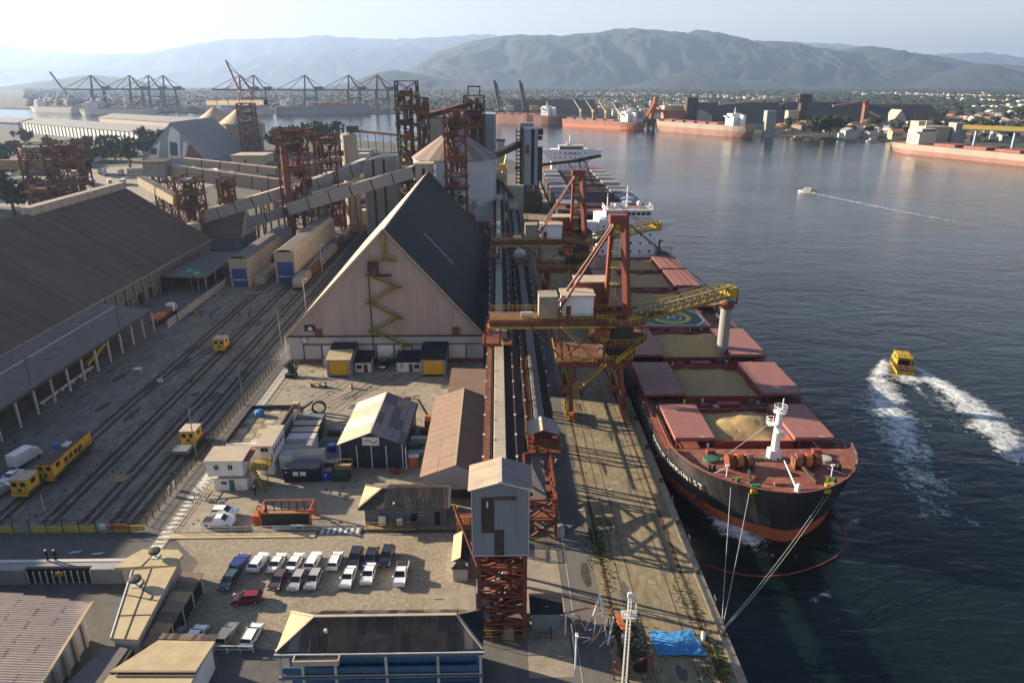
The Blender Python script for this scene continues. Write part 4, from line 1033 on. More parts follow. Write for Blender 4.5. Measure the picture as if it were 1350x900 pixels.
# mooring lines, one thing each
def rope(label, a, b, sag, r=0.05, m='rope', group='mooring ropes at the bow', cat='rope', nm='mooring_rope'):
    a, b = Vector(a), Vector(b)
    n = 12
    pts = [a.lerp(b, i / n) - Vector((0, 0, sag * 4 * (i / n) * (1 - i / n))) for i in range(n + 1)]
    return solo(nm, label, cat, m, *[TB(p, q, r, 5) for p, q in zip(pts[:-1], pts[1:])], group=group)
rope('outermost mooring rope from the left bow fairlead to the quay bollard', (36.1, 96.0, 5.4), (27.7, 71.0, 0.6), 0.9)
rope('second mooring rope from the left bow fairlead to the quay bollard', (38.4, 94.2, 5.4), (27.8, 71.0, 0.6), 0.7)
rope('upper mooring rope of the pair from the right bow to the quay', (51.6, 95.6, 5.4), (27.9, 70.9, 0.65), 1.1)
rope('lower mooring rope of the pair from the right bow to the quay', (52.7, 96.3, 5.4), (28.0, 70.8, 0.6), 1.5)
rope('thin slack line hanging from the hull beside the quay', (29.0, 112.0, 3.4), (27.4, 117.0, 0.5), 1.6, 0.04, group=None)
pts = [(28.2, 90.2), (29.6, 88.4), (33.4, 86.2), (36, 85.3), (38.8, 85.0), (42, 85.4), (44.9, 86.3), (48, 87.6), (50.7, 89.2), (53.4, 91.6), (54.6, 93.6), (55.6, 97), (55.8, 101)]
solo('oil_boom', 'thin red floating boom curving on the water round the bow', 'floating boom', 'boom_red', *[TB((p[0], p[1], -2.93), (q[0], q[1], -2.93), 0.09, 6) for p, q in zip(pts[:-1], pts[1:])])
for i, (y, k) in enumerate(((101, 'farther from'), (90.0, 'midway to'), (76.5, 'nearest'))):
    t = thing('quay_ladder', 'steel ladder rail on the quay wall ' + k + ' the mooring ropes', 'ladder', (28.6, y, -2.5), group='ladders on the quay wall')
    for dy in (0, 0.7):
        part(t, 'stile', 'steel_grey', BR((28.6, y + dy, -2.9), (28.6, y + dy, 0.5), 0.08))
    part(t, 'rung', 'steel_grey', *[BR((28.6, y, -2.5 + q * .4), (28.6, y + .7, -2.5 + q * .4), 0.06) for q in range(8)])
for i in range(9):
    y = 60 + i * 17.5
    solo('dock_fender', 'black rubber fender hanging on the quay wall', 'fender', 'rubber', BX(28.3, y, -2.7, 28.75, y + 1.2, -0.3), group='fenders on the quay wall')

# ------------------------------------------------------------ ship loaders
def loader(label, y0, slew, boom_len, luff, spout, z_sp):
    t = thing('ship_loader', label, 'ship loader', (20, y0, 0), world=False, group='red ship loaders on the quay')
    # gantry: legs, bogies, portal deck (local x,y relative to (20,y0))
    for x in (-5.5, 5.4):
        for y in (-6.5, 7.0):
            lg = part(t, 'leg', 'crane_red', BR((x, y, 1.6), (x * 0.86, y * 0.62, 10.6), 0.9, 0.9))
            bo = part(t, 'bogie', 'orange', BX(x - 0.5, y - 2.6, 0.45, x + 0.5, y + 2.6, 1.6))
            for k in range(4):
                part(bo, 'wheel', 'steel_dark', TB((x - 0.3, y - 2 + k * 1.33, 0.48), (x + 0.3, y - 2 + k * 1.33, 0.48), 0.46, 10))
        part(t, 'leg_rail', 'yellow', *rail_shapes([(x * .93 - .7, -4.8, 5.9), (x * .93 - .7, 5.4, 5.9)], post=1.0, r=.05))
        part(t, 'sill_beam', 'yellow_rail', BR((x * 0.93, -4.8, 5.6), (x * 0.93, 5.4, 5.6), 0.5))
    part(t, 'portal', 'crane_red', BX(-8.2, -5.2, 10.4, 6.0, 5.2, 11.8))
    part(t, 'portal_deck', 'steel_rust', BX(-8.6, -5.8, 11.8, 7.0, 5.8, 11.95))
    part(t, 'portal_rail', 'yellow', *rail_shapes([(-8.6, 5.8, 11.95), (-8.6, -5.8, 11.95), (7.0, -5.8, 11.95), (7.0, 5.8, 11.95)], post=0.8, r=0.05))
    part(t, 'leg_stair', 'yellow', BR((1.6, -6.2, 11.6), (-3.4, -6.2, 6.6), 0.8, 0.2), BR((1.6, -6.6, 12.6), (-3.4, -6.6, 7.6), 0.08), BX(-5.2, -6.6, 6.4, -3.2, -5.6, 6.6), *rail_shapes([(-5.2, -6.6, 6.6), (-3.2, -6.6, 6.6)], post=0.6))
    part(t, 'leg_ladder', 'yellow', *[BX(-4.9, -6.6, 0.8 + k * 0.45, -4.0, -6.5, 0.9 + k * 0.45) for k in range(13)], BR((-4.95, -6.55, 0.3), (-4.95, -6.55, 6.6), 0.1), BR((-3.95, -6.55, 0.3), (-3.95, -6.55, 6.6), 0.1))
    part(t, 'cable_reel', 'yellow', *[BR((-6.4, -8.2 + 1.9 * math.cos(a), 3.2 + 1.9 * math.sin(a)), (-6.4, -8.2 + 1.9 * math.cos(a + .4), 3.2 + 1.9 * math.sin(a + .4)), 0.5, 0.25) for a in [i * 0.3927 for i in range(16)]], BR((-6.4, -8.2, 1.3), (-6.4, -8.2, 5.1), 0.2), BR((-6.4, -10.1, 3.2), (-6.4, -6.3, 3.2), 0.2))
    part(t, 'tower_post', 'crane_red', BR((-7.4, -4.6, 11.9), (-7.4, -4.6, 19.2), 0.3), BR((1.2, -4.6, 11.9), (1.2, -4.6, 19.2), 0.45), BR((1.2, 4.6, 11.9), (1.2, 4.6, 19.2), 0.45), BR((-7.4, 4.6, 11.9), (-7.4, 4.6, 19.2), 0.3))
    for q_ in (BR((-7.4, -4.6, 12), (0.8, -4.6, 19), 0.26), BR((-14, -3.4, 19), (-7.4, -4.6, 12.4), 0.26), BR((-14, 3.4, 19), (-7.4, 4.6, 12.4), 0.26)):
        part(t, 'tower_brace', 'crane_red', q_)
    part(t, 'tower_stair', 'yellow', BR((-7.6, -4.9, 19), (-1.0, -4.9, 12.2), 0.8, 0.2), BR((-7.6, -5.3, 20), (-1.0, -5.3, 13.2), 0.08))
    # rear bridge to the conveyor
    for y in (-3.0, 3.0):
        g = part(t, 'bridge_girder', 'steel_rust', BX(-22.0, y - 0.2, 18.6, 3.5, y + 0.2, 19.7))
        part(g, 'girder_flange', 'yellow', BX(-22.0, y - 0.5, 18.2, 3.5, y + 0.5, 18.58))
        part(t, 'bridge_rail', 'yellow', *rail_shapes([(-21.8, y * 1.15, 19.9), (3.4, y * 1.15, 19.9)], post=0.9, r=0.045))
    part(t, 'bridge_deck', 'steel_rust', BX(-22, -2.8, 19.6, 3.5, 2.8, 19.9))
    part(t, 'bridge_foot', 'steel_red', BX(-23.5, -2.8, 14.2, -19.5, 2.8, 14.8), *[BR((x, y, 14.4), (x + 0.4, y, 18.7), 0.35) for x in (-23, -20) for y in (-2.5, 2.5)])
    part(t, 'counterweight', 'concrete', BX(-12.0, -2.6, 20.0, -8.2, 2.2, 24.6), label='beige concrete counterweight block')
    part(t, 'deck_drum', 'roof_white', TB((-15.6, -1.5, 20.6), (-13.2, -1.5, 20.6), 0.6, 10))
    mh = part(t, 'machine_house', 'white', BX(-7.2, -1.0, 20.0, -0.8, 4.0, 24.2))
    part(mh, 'house_roof', 'roof_beige', BX(-7.5, -1.3, 24.2, -0.5, 4.3, 24.45))
    part(mh, 'shutter', 'ship_white', BX(-5.0, -1.06, 20.6, -3.0, -1.01, 23.4), BX(-2.8, -1.06, 20.6, -1.0, -1.01, 23.4))
    part(mh, 'door', 'steel_red', BX(-6.4, -1.08, 20.0, -5.4, -1.01, 22.2))
    rh = part(t, 'rear_house', 'crane_red', BX(-3.8, 5.0, 20.0, 2.6, 10.0, 25.4))
    part(rh, 'house_roof', 'roof_beige', BX(-4.1, 4.7, 25.4, 2.9, 10.3, 25.65))
    part(rh, 'house_window', 'glass_dark', BX(-3.86, 6, 22.6, -3.81, 8.6, 24.2))
    # A-frame pylon
    for y in (-1.2, 4.6):
        pass
    part(t, 'pylon_leg', 'crane_red', BR((6.3, 0.0, 19.0), (4.9, 1.2, 40.0), 1.45, 1.2))
    part(t, 'pylon_leg', 'crane_red', BR((2.4, 4.2, 19.0), (2.7, 2.6, 40.0), 0.8, 1.0))
    part(t, 'pylon_head', 'crane_red', BX(2.0, 0.6, 38.6, 5.4, 3.4, 40.2))
    part(t, 'sheave', 'yellow', TB((2.6, 2, 38.0), (4.6, 2, 38.0), 0.9, 12))
    part(t, 'pylon_ladder', 'yellow_rail', *[BX(3.3, 2.3, 20 + k * 0.9, 4.0, 2.4, 20.15 + k * 0.9) for k in range(20)], BR((3.2, 2.35, 20), (3.2, 2.35, 38.4), 0.09), BR((4.1, 2.35, 20), (4.1, 2.35, 38.4), 0.09))
    for k in range(5):
        part(t, 'pylon_platform', 'yellow_rail', BX(2.8, 1.4, 22.5 + k * 3.4, 4.6, 3.2, 22.6 + k * 3.4), *rail_shapes([(2.8, 1.4, 22.6 + k * 3.4), (4.6, 1.4, 22.6 + k * 3.4)], post=.6))
    for y in (-2.4, 2.2):
        part(t, 'backstay', 'crane_red', TB((3.6, 1.6 + y * .3, 39.4), (-8.6, y, 20.6), 0.28, 8))
    # slewing deck
    part(t, 'slew_ring', 'steel_dark', LA([(4.0, 12), (4.0, 13.2), (3.4, 13.4), (3.4, 18.4)], 20, (4.4, 0)))
    part(t, 'slew_deck', 'steel_rust', LA([(6.2, 15.2), (6.2, 15.45)], 16, (4.4, 0)))
    part(t, 'slew_rail', 'yellow', *rail_shapes([(4.4 + 6.1 * math.cos(a), 6.1 * math.sin(a), 15.45) for a in [i * math.pi / 8 for i in range(17)]], post=0.9, r=0.05))
    part(t, 'upper_deck', 'steel_rust', LA([(5.4, 19.0), (5.4, 19.3)], 12, (5.2, 0)))
    part(t, 'upper_rail', 'yellow', *rail_shapes([(5.2 + 5.3 * math.cos(a), 5.3 * math.sin(a), 19.3) for a in [i * math.pi / 8 for i in range(17)]], post=0.9, r=0.05))
    part(t, 'stair', 'yellow', BR((8.4, -4.6, 15.4), (3.4, -6.4, 12.0), 0.9, 0.2), BR((8.4, -5.0, 16.4), (3.4, -6.8, 13.0), 0.08))
    part(t, 'drive_unit', 'orange', BX(-0.4, -3.6, 15.6, 2.4, -1.4, 17.8), TB((0.2, -4.2, 16.2), (1.8, -4.2, 16.2), 0.7, 10))
    part(t, 'feed_chute', 'steel_red', BR((3.5, 0, 20), (7.2, 0.4, 16.4), 1.8))
    # boom
    px, py, pz = 7.6, 0.6, 18.6
    c, s = math.cos(slew), math.sin(slew)
    tip = Vector((px + boom_len * c * math.cos(luff), py + boom_len * s * math.cos(luff), pz + boom_len * math.sin(luff)))
    p0 = Vector((px, py, pz))
    side = Vector((-s, c, 0)) * 1.3
    up = Vector((0, 0, 2.2))
    n = 12
    for q, nm in ((side, 'boom_truss'), (-side, 'boom_truss')):
        sh = [BR(p0 + q, tip + q, 0.3, 0.3), BR(p0 + q + up, tip + q + up, 0.26, 0.26)]
        for k in range(n):
            a, b = p0.lerp(tip, k / n) + q, p0.lerp(tip, (k + 1) / n) + q
            sh += [BR(a, a + up, 0.16), BR(a, b + up, 0.14)]
        part(t, nm, 'yellow_rail', *sh)
    part(t, 'boom_flange', 'yellow_rail', BR(p0 - side * 1.15 - Vector((0, 0, .25)), tip - side * 1.15 - Vector((0, 0, .25)), 0.5, 0.2))
    part(t, 'boom_belt', 'belt', BR(p0 + up * 0.8, tip + up * 0.8, 1.8, 0.25))
    part(t, 'boom_floor', 'steel_dark', BR(p0 + Vector((0, 0, .1)), tip + Vector((0, 0, .1)), 2.4, 0.12))
    part(t, 'boom_rail', 'yellow_rail', *[BR(p0.lerp(tip, k / 20) + up - side, p0.lerp(tip, k / 20) + up * 1.45 - side, 0.09) for k in range(21)], BR(p0 + up * 1.45 - side, tip + up * 1.45 - side, 0.09), BR(p0 + up * 1.45 + side, tip + up * 1.45 + side, 0.09))
    part(t, 'boom_head', 'yellow', BR(tip + up * .2 - Vector((c, s, 0)) * 1.2, tip + up * .2 + Vector((c, s, 0)) * 1.4, 3.0, 2.6))
    part(t, 'boom_foot', 'yellow', BR(p0 - Vector((c, s, 0)) * 2.0, p0 + Vector((c, s, 0)) * 1.2, 3.4, 2.2))
    part(t, 'boom_tie', 'steel_dark', BR((4.2, 1.6, 39.6), tip.lerp(p0, 0.22) + side + up, 0.14), BR((4.2, 1.4, 39.6), tip.lerp(p0, 0.22) - side + up, 0.14))
    if spout:
        sp = part(t, 'spout', 'clad_grey', TB(tip - Vector((0, 0, .4)), (tip.x, tip.y, z_sp), 1.25, 16, 1.3))
        part(sp, 'spout_collar', 'steel_rust', LA([(1.7, tip.z - 3.2), (1.7, tip.z - 1.8), (1.4, tip.z - 1.4)], 14, (tip.x, tip.y)))
        part(sp, 'spout_frame', 'steel_dark', BR((tip.x - 3.4, tip.y - 1.5, tip.z - 2.4), (tip.x + 2.6, tip.y + 1.2, tip.z - 2.4), 0.4), BR((tip.x + 2.2, tip.y, tip.z - 2.4), (tip.x + 2.2, tip.y, tip.z + 1), 0.25))
    return t
loader('nearest red ship loader, its spout pouring grain into the bulk carrier', 138.6, R(33), 29.5, R(1.5), True, 3.4)
loader('farther red ship loader behind the nearest one, close to the white deckhouse', 214.0, R(30), 27.0, R(4), False, 6)

# ------------------------------------------------------------ second bulk carrier farther along
S2 = thing('bulk_carrier', 'dark larger bulk carrier with grey hatch covers moored beyond the first', 'ship', (50.5, 318, -3.0), R(-0.3), world=False)
L2, B2, Z2D = 232.0, 43.0, 9.0
V, FU, FB, cols = hull(L2, B2, Z2D, Z2D + 2.5, 1.0)
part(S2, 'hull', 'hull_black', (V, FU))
part(S2, 'boot_topping', 'hull_red', (V, FB))
h2 = lambda d: hull_station(d, Z2D, L2, B2, Z2D)
dd = [16 + i * 4 for i in range(54)] + [L2 - .1]
part(S2, 'main_deck', 'deck_red', ([(-h2(d), d, Z2D - .02) for d in dd] + [(h2(d), d, Z2D - .02) for d in dd], [(i, len(dd) + i, len(dd) + i + 1, i + 1) for i in range(len(dd) - 1)]))
for i in range(8):
    a = 34 + i * 19
    part(S2, 'hatch', 'cover_side', BX(-11, a, Z2D, 11, a + 14, Z2D + 1.3))
    part(S2, 'hold_cargo', 'gap_dark', BX(-10.4, a + .6, Z2D + 1.3, 10.4, a + 13.4, Z2D + 1.36))
    for s in (-1, 1):
        q = BX(11.2, a - .3, Z2D + 1.4, 21.2, a + 13.6, Z2D + 2.3)
        part(S2, 'hatch_cover', 'cover_grey', MIRX(q) if s < 0 else q)
hz = part(S2, 'deckhouse', 'ship_white', BX(-14, 192, Z2D, 12, 206, Z2D + 14))
part(hz, 'bridge', 'ship_white', BX(-9, 192, Z2D + 14, 8, 200, Z2D + 16.4))
part(hz, 'bridge_glass', 'glass_dark', BX(-8.6, 191.9, Z2D + 14.5, 7.6, 191.98, Z2D + 15.8))
part(hz, 'bridge_roof', 'roof_white', BX(-9.4, 191.6, Z2D + 16.4, 8.4, 200.4, Z2D + 16.8))
part(hz, 'wing', 'ship_white', BX(-22, 192.2, Z2D + 13.0, 21.5, 195, Z2D + 14.2))
for s in (-1, 1):
    part(hz, 'wing_support', 'ship_white', PY([(13.0 * s - (1 if s > 0 else 1), Z2D + 5.5), (21 * s, Z2D + 12.9), (13.0 * s - 1, Z2D + 12.9)], 192.4, 193.2))
part(hz, 'radar_mast', 'ship_white', TB((-1, 196, Z2D + 16.8), (-1, 196, Z2D + 24), 0.8, 8, 0.4), BR((-3.6, 196, Z2D + 19.5), (1.6, 196, Z2D + 19.5), 0.6), BX(-4, 195, Z2D + 16.8, 0, 197, Z2D + 18.4))
for r_ in range(4):
    for k in range(7):
        part(hz, 'porthole', 'glass_dark', BX(-12 + k * 3.5, 191.9, Z2D + 2 + r_ * 3.1, -11.2 + k * 3.5, 191.98, Z2D + 2.9 + r_ * 3.1))
text(hz, 'house_lettering', 'NO SMOKING', 1.8, Matrix.Translation((0, 191.85, Z2D + 11.2)) @ Matrix.Rotation(R(90), 4, 'X'), 'cover_side')
t = thing('dark_loader', 'dark truss ship loader reaching over the farther bulk carrier', 'ship loader', (18, 436, 0))
lattice(t, 14, 24, 430, 442, 0, 20, 4, 'steel_dark', 0.9, 0.4)
part(t, 'boom', 'steel_dark', BR((10, 436, 16), (52, 434, 21), 1.8, 1.6))
part(t, 'boom_tip', 'steel_dark', BR((44, 435, 20), (61, 432, 23.5), 1.4, 1.8))
for q_ in (BR((48, 434, 20), (52, 434, 9), 0.6), BR((42, 434, 19), (50, 434, 9), 0.5), BR((52, 434, 20), (56, 424, 8), 0.5)):
    part(t, 'boom_strut', 'steel_dark', q_)
part(t, 'machine_house', 'steel_dark', BX(14, 432, 20, 23, 440, 24))
# ------------------------------------------------------------ central yard buildings
t = thing('navy_shed', 'dark navy shed with pale panelled roof and a white logo board', 'shed', (-22.8, 112, 0), R(-1.5), world=False)
W, D, E, RG = 5.6, 17.0, 4.9, 7.1
part(t, 'wall', 'navy', PY([(-W, 0), (W, 0), (W, E), (0, RG), (-W, E)], 0.2, D))
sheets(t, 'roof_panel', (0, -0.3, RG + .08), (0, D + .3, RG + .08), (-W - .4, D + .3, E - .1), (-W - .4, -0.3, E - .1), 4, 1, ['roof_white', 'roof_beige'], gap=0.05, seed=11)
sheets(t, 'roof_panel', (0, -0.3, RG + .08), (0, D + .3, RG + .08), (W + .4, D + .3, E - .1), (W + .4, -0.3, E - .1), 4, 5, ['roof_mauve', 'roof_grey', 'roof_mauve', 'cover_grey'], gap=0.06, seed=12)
part(t, 'ridge_cap', 'roof_white', BR((0, -.35, RG + .16), (0, D + .3, RG + .16), 0.3, 0.08))
part(t, 'sign_board', 'white', BX(-1.5, 0.05, 4.6, 1.5, 0.17, 6.2))
part(t, 'sign_swoosh', 'car_blue', *[BR((-1.1 + i * .2, 0.02, 5.4 + .28 * math.sin(i * .6)), (-.9 + i * .2, 0.02, 5.4 + .28 * math.sin((i + 1) * .6)), 0.05, 0.14) for i in range(11)])
for x in (-5.55, -2.6, 0.0, 2.6, 5.5):
    part(t, 'frame_post', 'galv', BX(x - .09, 0.02, 0, x + .09, 0.2, E if abs(x) > 3 else (E - .4)))
part(t, 'door', 'navy_box', BX(-2.5, 0.1, 0.1, -0.1, 0.22, 4.3), BX(0.1, 0.1, 0.1, 2.5, 0.22, 4.3))
part(t, 'gutter', 'black', BX(W + .35, -0.3, E - .4, W + .6, D + .3, E - .12))
part(t, 'downpipe', 'white', TB((W + .5, -0.1, 0), (W + .5, -0.1, E - .3), 0.1, 6))
t = thing('long_shed', 'long brown-roofed shed with mossy gable wall beside the conveyor', 'shed', (-7.5, 101.5, 0))
part(t, 'wall', 'white_dirty', PY([(-12.6, 0), (-2.9, 0), (-2.9, 4.4), (-7.3, 6.3), (-12.6, 4.4)], 102.2, 132))
part(t, 'stained_band', 'dirt_dark', BX(-12.5, 102.1, 0, -3.0, 102.18, 1.6))
sheets(t, 'roof_sheet', (-7.3, 101.4, 6.55), (-7.3, 132.4, 6.55), (-13.1, 132.4, 4.4), (-13.1, 101.4, 4.4), 8, 2, ['roof_brown'], corr=0.02, wav=8, seed=21, lift=0.0)
sheets(t, 'roof_sheet', (-7.3, 101.4, 6.55), (-7.3, 132.4, 6.55), (-2.6, 132.4, 4.6), (-2.6, 101.4, 4.6), 8, 2, ['roof_brown'], corr=0.02, wav=8, seed=22, lift=0.0)
part(t, 'ridge_cap', 'roof_beige', BR((-7.3, 101.3, 6.64), (-7.3, 132.4, 6.64), 0.35, 0.08))
t = thing('lean_to', 'short brown-roofed lean-to between the long shed and the gable', 'shed', (-7, 139, 0))
part(t, 'wall', 'white_dirty', BX(-10.2, 133.2, 0, -3.0, 147, 4.4))
sheets(t, 'roof_sheet', (-10.7, 132.8, 4.8), (-10.7, 147.4, 4.8), (-2.8, 147.4, 4.5), (-2.8, 132.8, 4.5), 4, 3, ['roof_brown'], corr=0.02, wav=6, seed=23, lift=0.0)
t = thing('barrier_fence', 'rusty red picket railing along the foot of the sunlit conveyor', 'fence', (-2.9, 110, 0))
part(t, 'picket_run', 'steel_rust', *rail_shapes([(-3.2, 88, 0), (-3.2, 160, 0)], h=1.5, r=0.05, post=0.9))
# hipped office
t = thing('hip_roof_office', 'small grey-blue office with dark tiled hip roof and two white boards', 'office', (-14.6, 97, 0))
part(t, 'wall', 'greyblue_wall', BX(-21.0, 94.6, 0, -8.4, 100.2, 3.1))
part(t, 'fascia', 'greyblue_wall', BX(-21.8, 94.0, 3.1, -8.0, 100.8, 3.36))
hx = -18.4
part(t, 'roof_hip', 'roof_cream', PG([(-21.9, 93.9, 3.2), (hx, 97.4, 4.7), (-21.9, 100.9, 3.2)], [(-21.9, 93.9, 3.4), (hx, 97.4, 5.0), (-21.9, 100.9, 3.4)]))
part(t, 'roof_under', 'roof_tile_dark', PG([(-21.8, 93.95, 3.2), (-7.9, 93.95, 3.2), (-7.9, 97.4, 4.7), (hx, 97.4, 4.7)], [(-21.8, 93.95, 3.36), (-7.9, 93.95, 3.36), (-7.9, 97.4, 4.9), (hx, 97.4, 4.9)]))
me_t = sheets(t, 'roof_sheet', (-17.9, 97.4, 5.0), (-7.9, 97.4, 5.0), (-7.9, 93.8, 3.42), (-17.9, 93.8, 3.42), 10, 2, ['roof_tile_dark', 'roof_tile'], corr=0.035, wav=5, seed=31)
sheets(t, 'roof_sheet', (-17.9, 97.4, 5.0), (-7.9, 97.4, 5.0), (-7.9, 101, 3.42), (-17.9, 101, 3.42), 10, 2, ['roof_tile'], corr=0.035, wav=5, seed=32)
part(t, 'hip_tile', 'roof_tile', BR((-21.9, 93.9, 3.5), (hx, 97.4, 5.08), 0.3, 0.12), BR((-21.9, 100.9, 3.5), (hx, 97.4, 5.08), 0.3, 0.12))
part(t, 'end_ridge', 'roof_grey', BR((-7.9, 93.8, 3.5), (-7.9, 97.4, 5.1), 0.4, 0.2))
for x, w, h in ((-18.8, 1.1, 1.7), (-16.0, 0.85, 1.3)):
    part(t, 'white_board', 'white', BX(x, 93.75, 0.5, x + w, 93.82, 0.5 + h))
for x in (-19.3, -15.9, -12.6):
    w_ = part(t, 'window', 'glass_dark', BX(x, 94.53, 1.9, x + 0.5, 94.58, 2.3))
    part(w_, 'frame', 'white', BX(x - .06, 94.50, 2.3, x + .56, 94.57, 2.38), BX(x - .06, 94.50, 1.84, x + .56, 94.57, 1.9))
part(t, 'door', 'glass_dark', BX(-13.9, 94.53, 0, -12.9, 94.58, 2.1))
part(t, 'door', 'gap_dark', BX(-10.2, 94.53, 0, -9.4, 94.58, 2.4))
part(t, 'ramp_rail', 'wood', *rail_shapes([(-20.6, 93.4, 0.3), (-13.0, 93.4, 0.3), (-13.0, 94.5, 0.3)], h=1.0, post=1.1, r=0.05))
part(t, 'ramp_deck', 'wood', BX(-21.0, 93.2, 0, -13.0, 94.5, 0.3))
part(t, 'roof_vent', 'white', LA([(0.15, 3.6), (0.15, 4.1)], 8, (-16.4, 94.6)))
# walled flat roof, cabins, stair
t = thing('flat_roof_block', 'low block with a stained flat roof inside dark parapets', 'building', (-45.2, 122, 0))
part(t, 'wall', 'white_dirty', BX(-49.4, 114.2, 0, -41.2, 129.4, 3.6))
for i in range(4):
    for j in range(7):
        part(t, 'roof_slab', ['roof_cream', 'concrete', 'roof_beige', 'quay'][(i * 3 + j * 5 + i * j) % 4], BX(-49.1 + i * 1.95, 114.5 + j * 2.12, 3.6, -47.2 + i * 1.95, 116.55 + j * 2.12, 3.68 + 0.02 * ((i + j) % 3)))
part(t, 'parapet', 'steel_dark', BX(-49.5, 114.1, 3.6, -49.15, 129.5, 4.5))
part(t, 'parapet', 'steel_dark', BX(-41.35, 114.1, 3.6, -41.0, 129.5, 4.5))
part(t, 'parapet', 'steel_dark', BX(-49.15, 129.15, 3.6, -41.35, 129.5, 4.5))
part(t, 'parapet', 'white', BX(-49.15, 114.1, 3.6, -41.35, 114.4, 4.1))
solo('water_tank', 'blue round water tank on the stained flat roof', 'water tank', 'tarp_blue', LA([(0.85, 3.7), (0.95, 4.6), (0.9, 4.7), (0.4, 4.95)], 16, (-46.9, 126.4)))
def cabin(nm, label, x0, x1, y0, y1, z0, z1, m='white', roof='roof_beige', wins=(), door=None, group=None, cat='cabin'):
    t = thing(nm, label, cat, ((x0 + x1) / 2, (y0 + y1) / 2, z0), group=group)
    part(t, 'wall', m, BX(x0, y0, z0, x1, y1, z1))
    part(t, 'roof', roof, SL((x0 - .25, y0 - .3, z1 + .1), (x1 + .25, y0 - .3, z1 + .1), (x1 + .25, y1 + .2, z1 + .3), (x0 - .25, y1 + .2, z1 + .3), 0.12))
    for x, w, za, zb in wins:
        w_ = part(t, 'window', 'glass_dark', BX(x, y0 - .05, za, x + w, y0 - .01, zb))
        part(w_, 'frame', 'galv', BX(x + w / 2 - .03, y0 - .08, za, x + w / 2 + .03, y0 - .051, zb))
    if door:
        part(t, 'door', door[2], BX(door[0], y0 - .05, z0, door[0] + .9, y0 - .01, z0 + 2.0))
    n = int((x1 - x0) / 0.6)
    part(t, 'wall_rib', m, *[BX(x0 + .3 + k * .6, y0 - .025, z0 + .05, x0 + .34 + k * .6, y0 - .003, z1 - .05) for k in range(n)])
    return t
cabin('site_cabin', 'white upper site cabin with beige roof stacked over a smaller one', -48.9, -42.9, 104.8, 109.2, 3.0, 5.9, wins=((-47.6, 0.7, 4.2, 5.1), (-45.3, 0.7, 4.2, 5.1)))
cabin('site_cabin', 'white lower site cabin with a green door under the stacked cabin', -48.2, -42.7, 105.2, 109.2, 0.0, 2.4, roof='white_dirty', wins=((-47.0, 0.9, 1.2, 1.7),), door=(-45.7, 0, 'green'))
c3 = cabin('site_cabin', 'tall white cabin block beside the yellow stairs', -42.2, -39.6, 110.2, 117.4, 0.0, 5.7, wins=((-41.5, 1.2, 4.6, 5.3),), roof='roof_beige')
for j in range(5):
    for k in range(2):
        part(c3, 'window', 'glass_dark', BX(-39.59, 111 + j * 1.25, 1.2 + k * 2.6, -39.55, 111.6 + j * 1.25, 2.1 + k * 2.6))
t = thing('awning', 'rusty small awning linking the stacked cabin and the tall block', 'awning', (-42.4, 107, 0))
part(t, 'roof', 'tile_orange', SL((-43.0, 105.5, 5.4), (-41.9, 105.5, 5.4), (-41.9, 110.0, 5.7), (-43.0, 110.0, 5.7), 0.1))
for x in (-42.9, -42.0):
    part(t, 'post', 'galv', BX(x - .05, 105.6, 0, x + .05, 105.7, 5.3))
t = thing('yellow_stairs', 'yellow steel outside stairs with railings between the white cabins', 'stairs', (-40.8, 106.5, 0))
for k in range(9):
    part(t, 'tread', 'yellow_rail', BX(-42.5 + k * .3, 107.1 - k * .34, 2.95 - k * .33, -41.9 + k * .3, 107.9 - k * .34, 3.02 - k * .33))
part(t, 'stringer', 'yellow', BR((-42.5, 107.5, 3.0), (-39.9, 104.5, 0.1), 0.1, 0.25))
part(t, 'landing', 'yellow_rail', BX(-42.6, 106.6, 3.0, -39.6, 110.0, 3.15))
part(t, 'railing', 'yellow', *rail_shapes([(-42.6, 106.6, 3.15), (-39.6, 106.6, 3.15), (-39.6, 110, 3.15)], post=0.7, r=0.05))
part(t, 'handrail', 'yellow', BR((-42.4, 107.1, 4.2), (-39.8, 104.1, 1.2), 0.08), *[BR((-42.4 + .65 * k, 107.1 - .75 * k, 3.2 - .75 * k), (-42.4 + .65 * k, 107.1 - .75 * k, 4.2 - .75 * k), 0.06) for k in range(5)])
for x in (-42.5, -39.7):
    part(t, 'post', 'yellow_rail', BX(x - .07, 106.7, 0, x + .07, 106.84, 3.0))
t = thing('scaffold_rail', 'pale steel railing and gangway at the cabin corner by the walkway', 'railing', (-49.8, 105, 0))
part(t, 'gangway', 'galv', BR((-49.4, 106.4, 2.6), (-50.4, 103.2, 0.8), 0.7, 0.12))
part(t, 'rails', 'galv', *rail_shapes([(-50.6, 107, 0), (-50.6, 102.6, 0), (-48.6, 102.4, 0)], h=1.3, post=0.9, r=0.05))
